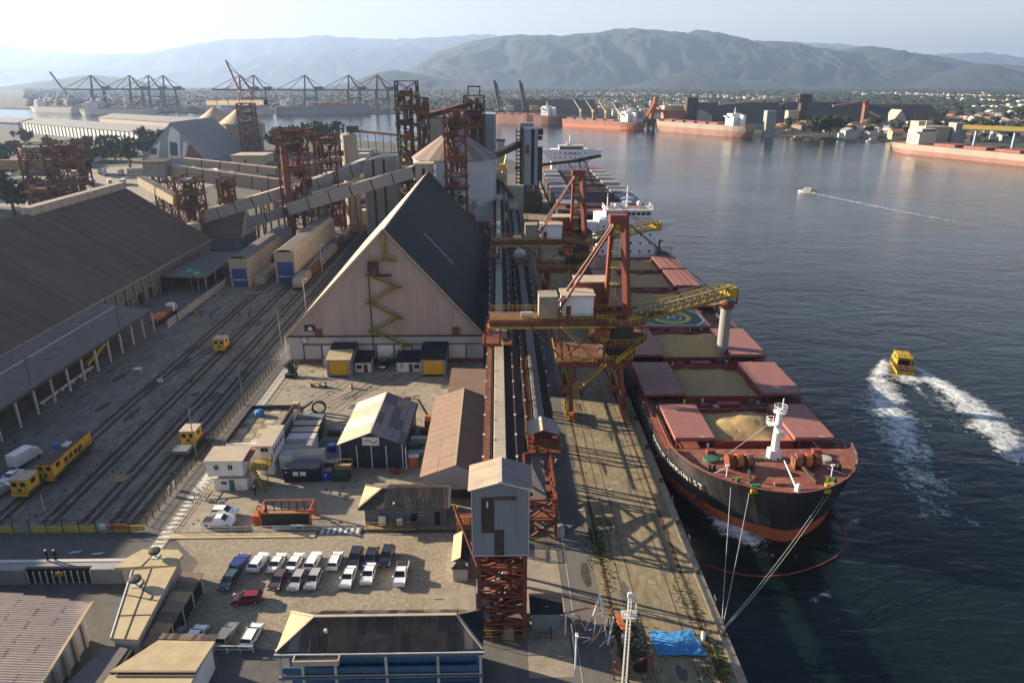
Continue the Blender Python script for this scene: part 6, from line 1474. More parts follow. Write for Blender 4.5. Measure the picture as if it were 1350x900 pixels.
# ------------------------------------------------------------ vehicles
def car_proto(name, kind, body):
    """Car facing +y (front), origin on the ground at its centre."""
    t = thing(name, 'car', 'car', (0, 0, 0), world=False)
    L, Wd = (4.3, 1.76) if kind == 'hatch' else ((4.5, 1.78) if kind == 'sedan' else ((4.4, 1.84) if kind == 'suv' else (5.2, 1.86)))
    if kind == 'sedan':
        prof = [(-2.2, .45), (-2.22, .85), (-2.1, 1.0), (-1.5, 1.04), (-.85, 1.42), (.45, 1.45), (1.1, 1.02), (2.0, .88), (2.22, .7), (2.24, .4)]
        gl = [(-1.45, 1.03), (-.82, 1.385), (.42, 1.41), (1.02, 1.02)]
    elif kind == 'hatch':
        prof = [(-2.05, .45), (-2.1, .9), (-1.95, 1.08), (-1.6, 1.42), (.3, 1.5), (1.05, 1.04), (1.85, .92), (2.12, .72), (2.14, .4)]
        gl = [(-1.86, 1.08), (-1.55, 1.38), (.28, 1.45), (.96, 1.04)]
    elif kind == 'suv':
        prof = [(-2.15, .5), (-2.2, 1.0), (-2.08, 1.18), (-1.8, 1.62), (.25, 1.68), (.95, 1.16), (1.9, 1.05), (2.18, .82), (2.2, .45)]
        gl = [(-1.98, 1.18), (-1.74, 1.57), (.22, 1.62), (.87, 1.16)]
    else:
        prof = [(-2.6, .55), (-2.62, 1.02), (-.75, 1.04), (-.6, 1.1), (-.45, 1.72), (.75, 1.74), (1.4, 1.18), (2.4, 1.04), (2.6, .8), (2.62, .5)]
        gl = [(-.57, 1.12), (-.44, 1.66), (.72, 1.68), (1.3, 1.18)]
    zb = 0.32
    ns = len(prof)
    ws = [Wd / 2 * (1.0 if z < 1.0 or (kind in ('suv', 'pickup') and z < 1.2) else 0.82) for _, z in prof]
    V = [(-w, y, z) for (y, z), w in zip(prof, ws)] + [(w, y, z) for (y, z), w in zip(prof, ws)]
    base = [(-Wd / 2 * .95, prof[0][0] + .08, zb), (-Wd / 2 * .95, prof[-1][0] - .08, zb), (Wd / 2 * .95, prof[0][0] + .08, zb), (Wd / 2 * .95, prof[-1][0] - .08, zb)]
    b0 = len(V)
    V += base
    F = [(i, i + 1, ns + i + 1, ns + i) for i in range(ns - 1)]
    F += [(b0,) + tuple(range(ns)) + (b0 + 1,), (b0 + 3,) + tuple(range(2 * ns - 1, ns - 1, -1)) + (b0 + 2,), (b0, b0 + 2, ns, 0), (b0 + 1, ns - 1, 2 * ns - 1, b0 + 3), (b0, b0 + 1, b0 + 3, b0 + 2)]
    bo = part(t, 'body', body, (V, F))
    bm = bo.modifiers.new('bevel', 'BEVEL')
    bm.width = 0.06
    bm.segments = 2
    bm.limit_method = 'ANGLE'
    w_ = Wd / 2 * .82
    for s in (-1, 1):
        q = [(s * (Wd / 2 * .93 + .012), gl[0][0] + .12, gl[0][1] + .03), (s * (w_ + .035), gl[1][0] + .1, gl[1][1] - .06), (s * (w_ + .035), gl[2][0] - .06, gl[2][1] - .06), (s * (Wd / 2 * .93 + .012), gl[3][0] - .12, gl[3][1] + .03)]
        part(t, 'side_window', 'glass_dark', (q, [(0, 1, 2, 3)] if s > 0 else [(3, 2, 1, 0)]))
    def pane(a, b, nm):
        (ya, za), (yb, zb_) = a, b
        d = 0.022
        n = Vector((0, -(zb_ - za), yb - ya)).normalized() * d
        if n.z < 0: n = -n
        q = [(-w_ * 1.0, ya + n.y, za + n.z), (w_ * 1.0, ya + n.y, za + n.z), (w_ * .9, yb + n.y, zb_ + n.z), (-w_ * .9, yb + n.y, zb_ + n.z)]
        part(t, nm, 'glass_dark', (q, [(0, 1, 2, 3)]))
    i_r = [i for i, p in enumerate(prof) if p[1] > 1.38]
    rs, re = prof[i_r[0]], prof[i_r[-1]]
    b_ = prof[i_r[0] - 1]
    f_ = prof[i_r[-1] + 1]
    pane(b_, rs, 'rear_window')
    pane(f_, re, 'windscreen')
    if kind == 'pickup':
        part(t, 'cargo_bed', 'gap_dark', BX(-Wd / 2 + .12, -2.5, 1.03, Wd / 2 - .12, -.8, 1.06))
    fy, ry = prof[-1][0], prof[0][0]
    for s in (-1, 1):
        part(t, 'headlight', 'lamp_lens', BX(s * .72 - .2, fy - .12, .66, s * .72 + .14 * 1, fy + .02, .8))
        part(t, 'tail_light', 'tail_red', BX(s * .72 - .14, ry - .03, .78, s * .72 + .14, ry + .1, .96))
        part(t, 'mirror', body, BX(s * (Wd / 2 + .1) - .1, f_[0] - .35, .98, s * (Wd / 2 + .1) + .1, f_[0] - .2, 1.12))
        for y in (fy - .82, ry + .8):
            w2 = part(t, 'wheel', 'rubber', TB((s * (Wd / 2 - .2), y, .32), (s * (Wd / 2 + .02), y, .32), .33, 14))
            part(w2, 'rim', 'car_silver', TB((s * (Wd / 2 + .02), y, .32), (s * (Wd / 2 + .035), y, .32), .2, 10))
    part(t, 'plate', 'white', BX(-.25, fy - .02, .5, .25, fy + .025, .6))
    return t
# (x, y, heading deg, kind, colour, label) - heading 0: nose towards +y (away from the camera)
CARS = [(-37.2, 84.9, -8, 'hatch', 'car_blue', 'bright blue hatchback at the left end of the back row'),
        (-34.5, 85.1, -8, 'suv', 'car_white', 'white car with dark rear window next to the blue hatchback'),
        (-31.9, 85.0, -5, 'sedan', 'car_white', 'white sedan third from the left in the back row'),
        (-29.4, 85.0, -5, 'sedan', 'car_white', 'white sedan fourth from the left in the back row'),
        (-26.8, 85.1, -4, 'suv', 'car_white', 'white car fifth from the left in the back row'),
        (-23.7, 85.2, -3, 'hatch', 'car_white', 'white hatchback with open dark boot, last white in the back row'),
        (-20.9, 85.7, 178, 'suv', 'car_black', 'black car first of the three dark ones in the back row'),
        (-18.7, 85.9, 178, 'sedan', 'car_black', 'black sedan in the middle of the three dark cars'),
        (-16.4, 86.0, 176, 'suv', 'car_black', 'black car at the right end of the back row'),
        (-37.3, 81.3, 172, 'hatch', 'car_teal', 'dark teal hatchback in front of the blue one'),
        (-30.6, 81.2, 176, 'hatch', 'car_brown', 'brown hatchback first in the front row'),
        (-28.0, 81.1, 176, 'hatch', 'car_silver', 'silver hatchback beside the brown one'),
        (-25.8, 81.3, 177, 'hatch', 'car_silver', 'silver hatchback third in the front row with grey roof'),
        (-21.1, 81.7, 177, 'sedan', 'car_white', 'white sedan standing alone after the silver hatchback'),
        (-18.4, 82.3, 178, 'sedan', 'car_white', 'white sedan in the front row left of the pickup'),
        (-13.9, 82.1, 179, 'pickup', 'car_white', 'white pickup at the right end of the front row'),
        (-33.7, 77.6, 97, 'hatch', 'car_red', 'dark red car parked crosswise below the rows'),
        (-40.6, 70.4, -6, 'sedan', 'car_silver', 'silver car half hidden behind the cream canopy, leftmost below'),
        (-37.8, 70.6, -6, 'sedan', 'car_white', 'white car half hidden behind the cream canopy roof'),
        (-34.0, 70.9, -6, 'suv', 'car_grey', 'grey car behind the pale steel rail'),
        (-30.9, 70.8, -6, 'hatch', 'car_white', 'white hatchback behind the pale steel rail'),
        (-43.9, 95.2, -92, 'pickup', 'car_white', 'white double-cab pickup nearest the green kerb'),
        (-43.9, 97.7, -95, 'suv', 'car_white', 'white car with open tailgate behind the white pickup'),
        (-83.6, 104.6, -14, 'pickup', 'car_silver', 'silver pickup in shade beside the yellow locomotive'),
        (-84.8, 109.5, 170, 'sedan', 'car_white', 'white car in shade behind the silver pickup')]
protos = {}
for x, y, a, kind, colr, lab in CARS:
    k = (kind, colr)
    if k not in protos:
        o = car_proto('parked_car', kind, colr)
        protos[k] = o
        o.location = (x, y, 0.04)
        o.rotation_euler = (0, 0, R(a))
    else:
        o = dup(protos[k], (x, y, 0.04), R(a))
    o.scale = (.93, .93, .93)
    o["label"] = lab
    o["group"] = 'cars parked around the terminal'
    o["category"] = 'pickup' if kind == 'pickup' else 'car'
# locomotives
def loco(label, x, y, rz, L, H, nose):
    t = thing('locomotive', label, 'locomotive', (x, y, 0), rz, world=False, group='yellow locomotives in the rail yard')
    part(t, 'frame', 'black', BX(-1.4, -L / 2, 0.8, 1.4, L / 2, 1.35))
    cl = 3.0
    part(t, 'cab', 'loco_yellow', BX(-1.4, -L / 2 + .2, 1.35, 1.4, -L / 2 + .2 + cl, H))
    part(t, 'cab_roof', 'roof_beige' if L < 8 else 'steel_dark', BX(-1.5, -L / 2 + .05, H, 1.5, -L / 2 + .35 + cl, H + .15))
    for s in (-1, 1):
        w = part(t, 'cab_window', 'glass_dark', BX(s * .7 - .38, -L / 2 + .14, H - 1.2, s * .7 + .38, -L / 2 + .19, H - .45))
        part(t, 'side_window', 'glass_dark', BX(s * 1.4 - .03, -L / 2 + 1.2, H - 1.2, s * 1.4 + .03, -L / 2 + 2.3, H - .4))
        part(t, 'side_stripe', 'black', BX(s * 1.42 - .03, -L / 2 + .2, 1.5, s * 1.42 + .03, L / 2 - .2, 1.62))
        for k in (-1, 1):
            for j in (-.55, .55):
                part(t, 'wheel', 'steel_dark', TB((s * .75, k * (L / 2 - 1.7) + j, .5), (s * .95, k * (L / 2 - 1.7) + j, .5), .48, 12))
    if nose:
        hd = part(t, 'hood', 'loco_yellow', BX(-1.1, -L / 2 + .2 + cl, 1.35, 1.1, L / 2 - .3, H - .3))
        part(hd, 'hood_top', 'steel_dark', BX(-1.0, -L / 2 + .5 + cl, H - .3, 1.0, L / 2 - .5, H - .12))
        for k in range(4):
            part(hd, 'louvre', 'black', BX(1.08, -L / 2 + cl + 1 + k * 1.5, 2.0, 1.13, -L / 2 + cl + 2 + k * 1.5, 2.9))
        part(hd, 'exhaust', 'galv', BX(-.5, 0, H - .12, .5, 1.6, H + .25))
        part(t, 'walkway_rail', 'yellow_rail', *rail_shapes([(1.35, -L / 2 + cl, 1.35), (1.35, L / 2, 1.35)], h=.9, post=1.4))
    part(t, 'buffer_beam', 'loco_yellow', BX(-1.4, -L / 2 - .15, .85, 1.4, -L / 2 - .01, 1.4))
    part(t, 'logo', 'black', BX(1.405, L * .1, 2.0, 1.44, L * .1 + .7, 2.7))
    part(t, 'number_plate', 'black', BX(-.3, -L / 2 + .15, 1.6, .3, -L / 2 + .19, 2.1))
    return t
loco('long yellow hood locomotive with a dark roof at the left of the yard', -77.6, 114.0, 0, 13.0, 3.9, True)
loco('short yellow locomotive coupled in front of the long one', -79.0, 105.4, 0, 5.4, 3.7, False)
loco('small yellow shunter near the striped walkway with a blue trolley', -58.4, 122.2, 0, 5.0, 3.6, False)
loco('small yellow shunter alone in the middle of the yard', -71.0, 173.0, 0, 6.0, 3.7, False)
t = thing('trolley', 'low blue-grey rail trolley in front of the small shunter', 'trolley', (-59, 117.5, 0))
part(t, 'deck', 'greyblue_wall', BX(-60.3, 116.6, .6, -57.4, 119.2, 1.3))
for x in (-60, -57.8):
    part(t, 'wheel', 'steel_dark', TB((x, 117, .35), (x + .2, 117, .35), .35, 10))
t = thing('white_van', 'white box van in shade behind the yellow locomotives', 'van', (-86, 115, 0), R(-12), world=False)
part(t, 'box', 'white', BX(-1.0, -2.6, .7, 1.0, 1.6, 2.9))
part(t, 'cab', 'white', PX([(1.6, .6), (3.0, .6), (3.0, 1.4), (2.5, 2.2), (1.6, 2.3)], -.95, .95))
part(t, 'windscreen', 'glass_dark', PX([(2.53, 2.16), (2.99, 1.44), (3.02, 1.46), (2.57, 2.2)], -.85, .85))
for x in (-1, .8):
    for y in (-1.7, 2.2):
        part(t, 'wheel', 'rubber', TB((x, y, .4), (x + .2, y, .4), .4, 12))
solo('blue_barrel', 'blue barrel beside the white box van', 'barrel', 'tarp_blue', LA([(.5, 0), (.55, .5), (.5, 1.1), (.2, 1.15)], 12, (-83.6, 120.5)))
t = thing('corner_tower', 'pale concrete post tower with a cap at the left edge', 'tower', (-89, 111, 0))
part(t, 'shaft', 'clad_beige', BX(-91.4, 110.0, 0, -89.2, 113, 7.2))
part(t, 'cap', 'clad_beige', BX(-91.9, 109.6, 7.2, -88.5, 113.4, 7.6))
# wagons and train sheds
def wagon(label, y, m):
    t = thing('grain_wagon', label, 'wagon', (-66.4, y, 0), world=False, group='grain wagons beside the train sheds')
    part(t, 'body', m, PX([(-6.4, 1.2), (6.4, 1.2), (6.7, 2.6), (6.2, 3.9), (-6.2, 3.9), (-6.7, 2.6)], -1.5, 1.5))
    part(t, 'roof_walk', 'steel_grey', BX(-.4, -6.2, 3.9, .4, 6.2, 4.05))
    for k in range(7):
        part(t, 'side_rib', m, BX(1.5, -5.8 + k * 1.9, 1.3, 1.62, -5.6 + k * 1.9, 3.8))
    for yy in (-4.6, -3.0, 3.0, 4.6):
        for s in (-.85, .65):
            part(t, 'wheel', 'steel_dark', TB((s, yy, .5), (s + .2, yy, .5), .48, 10))
    part(t, 'underframe', 'black', BX(-1.2, -6.6, .8, 1.2, 6.6, 1.2))
    return t
for i in range(7):
    wagon(['nearest dusty grain wagon at the end of the row', 'second grain wagon in the row, dark brown', 'third grain wagon in the row', 'fourth grain wagon in the row', 'fifth grain wagon in the row', 'sixth grain wagon in the row', 'farthest grain wagon in the row'][i], 234 + i * 14.2, ['clad_beige', 'steel_rust', 'clad_grey', 'clad_beige', 'steel_rust', 'clad_grey', 'wood'][i])
def train_shed(label, x0, x1, y0, y1, h, roof_m, wall_m, lit):
    t = thing('train_shed', label, 'shed', ((x0 + x1) / 2, y0, 0))
    w = 0.4
    part(t, 'side_wall', wall_m, BX(x0, y0 + .3, 0, x0 + w, y1, h))
    part(t, 'side_wall', wall_m, BX(x1 - w, y0 + .3, 0, x1, y1, h))
    part(t, 'front_frame', wall_m, BX(x0, y0, h - 3.2, x1, y0 + .3, h), BX(x0, y0, 0, x0 + .6, y0 + .3, h - 3.2), BX(x1 - .6, y0, 0, x1, y0 + .3, h - 3.2))
    n = int((y1 - y0) / 7)
    xm = (x0 + x1) / 2
    for k in range(n):
        ya, yb = y0 + k * (y1 - y0) / n, y0 + (k + 1) * (y1 - y0) / n - .08
        part(t, 'roof_sheet', roof_m, SL((x0 - .2, ya, h), (x0 - .2, yb, h), (x0 + 1.6, yb, h + .9), (x0 + 1.6, ya, h + .9), .1))
        part(t, 'roof_sheet', roof_m, SL((x0 + 1.6, ya, h + .92), (x0 + 1.6, yb, h + .92), (x1 - 1.6, yb, h + .92), (x1 - 1.6, ya, h + .92), .1))
        part(t, 'roof_sheet', lit, SL((x1 + .2, ya, h), (x1 + .2, yb, h), (x1 - 1.6, yb, h + .9), (x1 - 1.6, ya, h + .9), .1))  # separate colour makes this slope look sunlit on the beige shed
    part(t, 'roller_door', 'blue_door', BX(x0 + .6, y0 + .05, 0, x1 - .6, y0 + .2, h - 3.2))
    part(t, 'door_band', 'galv', BX(x0 + .8, y0 - .02, 2.2, x1 - .8, y0 + .04, 2.5))
    part(t, 'gable_trim', 'roof_cream', BX(x0 - .2, y0 - .1, h - .02, x1 + .2, y0 + .1, h + .2))
    for k in range(n * 2):
        part(t, 'wall_rib', 'galv' if lit != roof_m else wall_m, BX(x1, y0 + 1 + k * 3.4, .2, x1 + .1, y0 + 1.25 + k * 3.4, h - .2))
    return t
train_shed('grey-roofed train shed with a blue roller door, left of the two', -90.0, -83.8, 233, 288, 9.4, 'roof_grey', 'clad_beige', 'roof_grey')
train_shed('beige train shed with roof edges coloured as if sunlit and blue roller door', -76.0, -69.2, 237, 300, 10.6, 'roof_grey', 'clad_beige', 'roof_sand')
t = thing('rusty_wagon', 'rusty brown wagon standing right of the grey train shed', 'wagon', (-81.5, 262, 0))
part(t, 'body', 'tile_orange', BX(-83.0, 258, 1.0, -80.2, 268, 5.0))
part(t, 'underframe', 'black', BX(-82.8, 258, .4, -80.4, 268, 1.0))
t = thing('side_platform', 'dusty loading platform beside the grey train shed', 'platform', (-81.5, 246, 0))
part(t, 'deck', 'clad_beige', BX(-83.4, 236, 0, -80.0, 256, 2.6))
# lamp posts
def lamp(label, x, y, h, m='galv', arm=None, heads=1):
    t = thing('lamp_post', label, 'lamp post', (x, y, 0), world=False, group='lamp posts in the yard')
    part(t, 'pole', m, TB((0, 0, 0), (0, 0, h), .14, 8, .08))
    part(t, 'arm', m, BR((0, 0, h - .1), (arm or .9, 0, h + .1), .08))
    part(t, 'lamp_head', 'steel_dark' if m != 'galv' else 'white', BX((arm or .9) - .3, -.18, h, (arm or .9) + .3, .18, h + .16))
    return t
lamp('slim lamp post beside the small shunter on the fence line', -56.2, 117.4, 9.5, 'steel_grey')
lamp('dark lamp post at the far end of the low concrete wall', -92.4, 196, 13, 'steel_dark')
lamp('pale lamp post beside the nearest grain wagon', -58.6, 207, 9.5)
lamp('pale lamp post farther along the grain wagons', -64.0, 252, 10)
lamp('slim lamp post on the fence line near the flat roof block', -54.7, 139, 9.5, 'steel_grey')
lamp('slim dark lamp post left of the grain warehouse corner', -56.2, 173, 10, 'steel_grey')
lamp('dark lamp post rising through the train shed roof edge, nearer', -96.6, 136.4, 12, 'steel_dark')
lamp('dark lamp post rising through the train shed roof edge, farther', -96.6, 173, 12, 'steel_dark')
t = thing('rail_signal', 'small grey signal stand between two tracks in front of the locomotives', 'signal', (-73.4, 99.6, 0))
part(t, 'base', 'concrete', LA([(.35, 0), (.3, .7)], 10, (-73.4, 99.6)))
part(t, 'pole', 'galv', TB((-73.4, 99.6, .7), (-73.4, 99.6, 3.2), .07, 6))
t = thing('switch_box', 'grey square point-machine box in the middle of the yard', 'box', (-85.5, 157, 0))
part(t, 'cabinet', 'steel_grey', BX(-86.2, 156.4, 0, -84.6, 157.6, 1.3))
part(t, 'lid', 'galv', BX(-86.3, 156.3, 1.3, -84.5, 157.7, 1.4))
t = thing('switch_box', 'pale point-machine frame at the track turnout', 'box', (-78, 152, 0))
part(t, 'frame', 'galv', BX(-78.6, 151.6, 0, -77.4, 152.2, .7))
part(t, 'lever', 'galv', BR((-78, 152, .7), (-77.4, 152, 1.3), .1))
rr = random.Random(9)
pile = [BR((-80.5 + rr.uniform(-3, 3), 224 + rr.uniform(-2, 2), rr.uniform(.1, .5)), (-80.5 + rr.uniform(-3, 3), 224 + rr.uniform(-2, 2), rr.uniform(.3, 1.3)), .2) for _ in range(14)]
solo('track_parts', 'pile of loose track parts in front of the sheds', 'scrap', 'steel_grey', *pile, kind='stuff')
for i in range(9):
    x, y = [(-84, 199), (-79, 203), (-76, 200), (-74, 203), (-73, 199), (-66, 218), (-88, 201), (-70, 150), (-63, 140)][i]
    solo('yard_post', 'short dark post standing among the tracks', 'post', 'steel_dark', BX(x - .15, y - .15, 0, x + .15, y + .15, 1.2), BX(x - .35, y - .2, 1.2, x + .35, y + .2, 1.45), group='short posts among the tracks')
sl = [BX(-66.4 - .8, 108.2 + k * .3, .02, -66.4 + 1.6, 108.4 + k * .3, .2) for k in range(8)]
solo('sleeper_stack', 'flat stack of sleepers between tracks in mid foreground yard', 'sleepers', 'wood', *sl)
# near quay oddments
t = thing('flood_mast', 'tall grey lattice flood mast with cameras at the bottom of the quay', 'mast', (13.9, 62.5, 0))
for dx, dy in ((-.25, -.25), (.25, -.25), (.25, .25), (-.25, .25)):
    part(t, 'leg', 'galv', BR((14.0 + dx, 62.5 + dy, 0), (14.0 + dx * .6, 62.5 + dy * .6, 12.6), .09))
part(t, 'lacing', 'galv', *[BR((14.0 - .24, 62.25, k * .5), (14.0 + .24, 62.25, k * .5 + .5), .05) for k in range(25)], *[BR((14.24, 62.25, k * .5), (14.24, 62.75, k * .5 + .5), .05) for k in range(25)])
part(t, 'platform', 'galv', BX(13.2, 61.8, 10.2, 14.8, 63.2, 10.26), *rail_shapes([(13.2, 61.8, 10.2), (14.8, 61.8, 10.2), (14.8, 63.2, 10.2)], h=1.0, post=.8))
part(t, 'camera', 'white', ICO((14.3, 62.4, 12.9), .28, 1), BX(13.7, 62.3, 12.6, 14.1, 62.6, 13.2))
t = thing('lamp_post', 'plain white pole at the bottom edge left of the lattice mast', 'lamp post', (8.2, 60.6, 0))
part(t, 'pole', 'white', TB((8.2, 61.5, 0), (8.2, 61.5, 8.6), .12, 8, .09))
part(t, 'lamp_head', 'white', BX(8.05, 61.1, 8.4, 8.35, 61.7, 8.6))
t = thing('scrap_frames', 'tangle of white and orange steel frames lying on the quay', 'scrap', (10.2, 70.5, 0))
rr = random.Random(21)
apex = (12.2, 71.4, 5.6)
for k in range(6):
    a = k * 1.047
    part(t, 'white_bar', 'white', BR((12.2 + 1.7 * math.cos(a), 71.2 + 1.5 * math.sin(a), 0.2), apex, .1))
for k in range(26):
    p = (rr.uniform(8.4, 13.6), rr.uniform(68.6, 73.0), rr.uniform(.2, 2.4))
    q = (p[0] + rr.uniform(-1.8, 1.8), p[1] + rr.uniform(-1.6, 1.6), max(.1, p[2] + rr.uniform(-1.5, 1.5)))
    part(t, 'bar', ['white', 'galv', 'orange', 'steel_rust'][k % 4], BR(p, q, .11))
for a, b in (((7.9, 72.6, 1.6), (8.6, 70.2, .4)), ((7.9, 72.6, 1.7), (12.0, 73.8, 1.7)), ((8.6, 70.0, 2.4), (8.9, 67.4, .2)), ((14.0, 71.0, 2.6), (13.0, 68.6, .4)), ((8.0, 70.8, 3.2), (8.0, 70.8, 0))):
    part(t, 'long_bar', 'orange' if a[0] < 8 else 'white', BR(a, b, .16))
t = thing('orange_bracket', 'curved orange bracket piece lying in weeds on the quay', 'scrap', (15.4, 71.6, 0))
pts = [(15.1, 73.6, .7), (15.0, 72.4, .8), (15.3, 71.4, .7), (15.9, 70.4, .6), (16.4, 70.2, .3)]
part(t, 'curved_plate', 'orange', *[BR(p, q, .75, .25) for p, q in zip(pts[:-1], pts[1:])])
part(t, 'foot', 'white_dirty', BX(14.9, 69.0, 0, 15.4, 70.0, .9))
t = thing('pipe_stand', 'red steel pipe stand with a dark box at the foot of the lattice mast', 'stand', (16.0, 64, 0))
for x in (13.0, 14.8, 16.9, 17.4):
    part(t, 'upright', 'steel_red', BR((x, 63.6, 0), (x + .1, 64.4, 2.8), .16))
part(t, 'crossbar', 'steel_red', BR((13.0, 63.8, 1.2), (17.6, 64.6, 2.6), .16), BR((13.0, 63.6, 2.6), (15, 64, .4), .14))
part(t, 'box', 'gap_dark', BX(15.6, 64.6, 0, 17.2, 66.2, 1.6))
# tarpaulin
vv, n = [], 14
for j in range(n + 1):
    for i in range(n + 1):
        u, v = i / n, j / n
        x = 18.9 + u * 5.8 + v * -.6 + .25 * mnoise.noise(Vector((u * 3, v * 3, 1)))
        y = 66.9 + v * 4.0 + .25 * mnoise.noise(Vector((u * 3, v * 3, 5)))
        vv.append((x, y, .25 + .16 * mnoise.noise(Vector((u * 7, v * 7, 2))) + .5 * math.sin(u * 3.14) * math.sin(v * 3.14) + .06 * mnoise.noise(Vector((u * 20, v * 20, 2)))))
solo('blue_tarpaulin', 'bright blue crumpled tarpaulin spread on the quay', 'tarpaulin', 'tarp_blue', (vv, [(j * (n + 1) + i, j * (n + 1) + i + 1, (j + 1) * (n + 1) + i + 1, (j + 1) * (n + 1) + i) for j in range(n) for i in range(n)]))
solo('marker_stone', 'small white marker block at the corner of the blue tarpaulin', 'block', 'white', BX(24.9, 69.4, 0, 25.2, 70.2, .9))
for k, (x, y, w) in enumerate(((11.4, 91.5, .7), (12.6, 98.0, .7), (18.2, 104.0, .8))):
    solo('quay_plate', ['pale metal plate lying nearest the tower on the quay', 'pale metal plate in the middle of the quay road', 'pale metal plate on the sunlit quay'][k], 'plate', 'galv', BX(x, y, .01, x + w, y + .35, .06))
# puddle-dark patch of scrap near the corner and two people standing
def person(label, x, y, rz, top, legs):
    t = thing('person', label, 'person', (x, y, 0), rz, world=False, group='people standing about the terminal')
    me = bpy.data.meshes.new('body')
    V = [(0, 0, .95), (0, 0, 1.2), (0, 0, 1.42), (0, 0, 1.54), (0, .01, 1.66), (-.19, 0, 1.40), (-.27, .02, 1.12), (-.25, .08, .88), (.19, 0, 1.40), (.27, .02, 1.12), (.25, .08, .88), (-.1, 0, .92), (-.12, .01, .5), (-.13, 0, .07), (-.13, .14, .04), (.1, 0, .92), (.12, .02, .5), (.13, 0, .07), (.13, .14, .04)]
    E_ = [(0, 1), (1, 2), (2, 3), (3, 4), (2, 5), (5, 6), (6, 7), (2, 8), (8, 9), (9, 10), (0, 11), (11, 12), (12, 13), (13, 14), (0, 15), (15, 16), (16, 17), (17, 18)]
    rad = [.17, .17, .15, .06, .11, .08, .055, .045, .08, .055, .045, .11, .08, .055, .05, .11, .08, .055, .05]
    me.from_pydata(V, E_, [])
    me.materials.append(MATS[top])
    o = bpy.data.objects.new('body', me)
    COL.objects.link(o)
    o.parent = t
    mo = o.modifiers.new('skin', 'SKIN')
    for i, sv in enumerate(me.skin_vertices[0].data):
        sv.radius = (rad[i], rad[i] * .8)
        sv.use_root = (i == 0)
    o.modifiers.new('sub', 'SUBSURF').levels = 1
    part(t, 'trousers', legs, LA([(.14, .1), (.15, .5), (.2, .9), (.2, .98)], 10))
    part(t, 'helmet', 'white', LA([(.15, 1.68), (.14, 1.76), (.06, 1.83)], 10))
    return t
person('person in dark clothes on the wall top, left of the pair', -62.9, 83.5, R(170), 'cloth_dark', 'cloth_dark').location.z = 2.5
person('person in dark clothes on the wall top, right of the pair', -61.8, 83.5, R(190), 'cloth_dark', 'cloth_dark').location.z = 2.5
person('worker in dark clothes standing in the shaded quay road', 9.0, 111.2, R(30), 'cloth_dark', 'cloth_dark')
person('worker with orange vest beside another in the shaded quay road', 10.0, 111.6, R(200), 'orange', 'cloth_dark')
person('person standing in front of the yellow cabin stairs', -41.0, 103.6, R(0), 'cloth_dark', 'blue_door')
t = thing('road_barrier', 'small raised barrier arm on the road beside the entrance wall', 'barrier', (-55.6, 84.4, 0))
part(t, 'post', 'steel_dark', BX(-55.5, 84.2, 0, -55.2, 84.5, 1.6))
part(t, 'arm', 'steel_dark', BR((-55.3, 84.3, 1.2), (-53.4, 84.3, .3), .1))
# road arrows
for x, y in ((-66.5, 86.2), (-60.0, 88.0), (-63.5, 88.4)):
    part(bpy.data.objects['cross_road'], 'road_mark', 'white_dirty', ([(x, y, .02), (x + 1.5, y + .2, .02), (x + 1.9, y + .7, .02), (x + .3, y + .5, .02)], [(0, 1, 2, 3)]))
# weeds along the quay rails
wv, wf = [], []
rr = random.Random(31)
def weed_patch(cx, cy, sx, sy, n, h):
    for _ in range(n):
        x, y = rr.gauss(cx, sx), rr.gauss(cy, sy)
        if x > 27: continue
        for k in range(3):
            a = rr.uniform(0, 6.28)
            w, hh = rr.uniform(.06, .16), rr.uniform(.3, 1) * h
            o = len(wv)
            wv.extend([(x - w * math.cos(a), y - w * math.sin(a), 0), (x + w * math.cos(a), y + w * math.sin(a), 0), (x + .3 * hh * math.cos(a + 1), y + .3 * hh * math.sin(a + 1), hh)])
            wf.append((o, o + 1, o + 2))
for a in [(14.6, 88.0, .9, 2.2, 330, .3), (15.3, 93.0, .8, 2.4, 160, .28), (15.6, 71, 1.1, 2.0, 380, .4), (16.0, 67, .9, 1.2, 160, .4), (25.5, 75, .4, 3.6, 150, .25), (25.9, 67.0, .5, 2.0, 160, .32), (24.2, 77, .4, 2.4, 70, .25), (26.2, 64.5, .5, 1.0, 110, .35), (24.0, 64.0, .6, 1.2, 70, .3), (14.9, 81.5, .5, 2, 60, .25)]:
    weed_patch(*a)
struct('weeds', 'weed', (wv, wf), kind='stuff')

# loose debris and spill over the rail yard and the central yard
rr = random.Random(404)
sh = []
for k in range(1500):
    x, y = rr.uniform(-94, -56), 97 + 150 * rr.random() ** 1.5
    w, l, h = rr.uniform(.03, .13), rr.uniform(.05, .32), rr.uniform(.02, .1)
    a = rr.uniform(0, 3.14)
    sh.append((*MOV(BX(-w, -l, 0, w, l, h), (x, y, .005), a), rr.choice((0, 0, 0, 0, 0, 1, 3, 3))))
for k in range(260):
    x, y = rr.uniform(-49, -14), rr.uniform(95, 160)
    w, l = rr.uniform(.05, .18), rr.uniform(.06, .3)
    sh.append((*MOV(BX(-w, -l, 0, w, l, .08), (x, y, .005), rr.uniform(0, 3)), rr.choice((0, 1, 2))))
struct('debris', ['dirt_dark', 'steel_grey', 'steel_rust', 'yard'], *sh, kind='stuff')
def stain(parent, m, cx, cy, rx, ry, z, seed):
    r_ = random.Random(seed)
    n = 14
    pts = [(cx + rx * math.cos(i * 6.283 / n) * r_.uniform(.65, 1.15), cy + ry * math.sin(i * 6.283 / n) * r_.uniform(.65, 1.15), z) for i in range(n)]
    part(parent, 'stain', m, (pts, [tuple(range(n))]))
D_ = bpy.data.objects
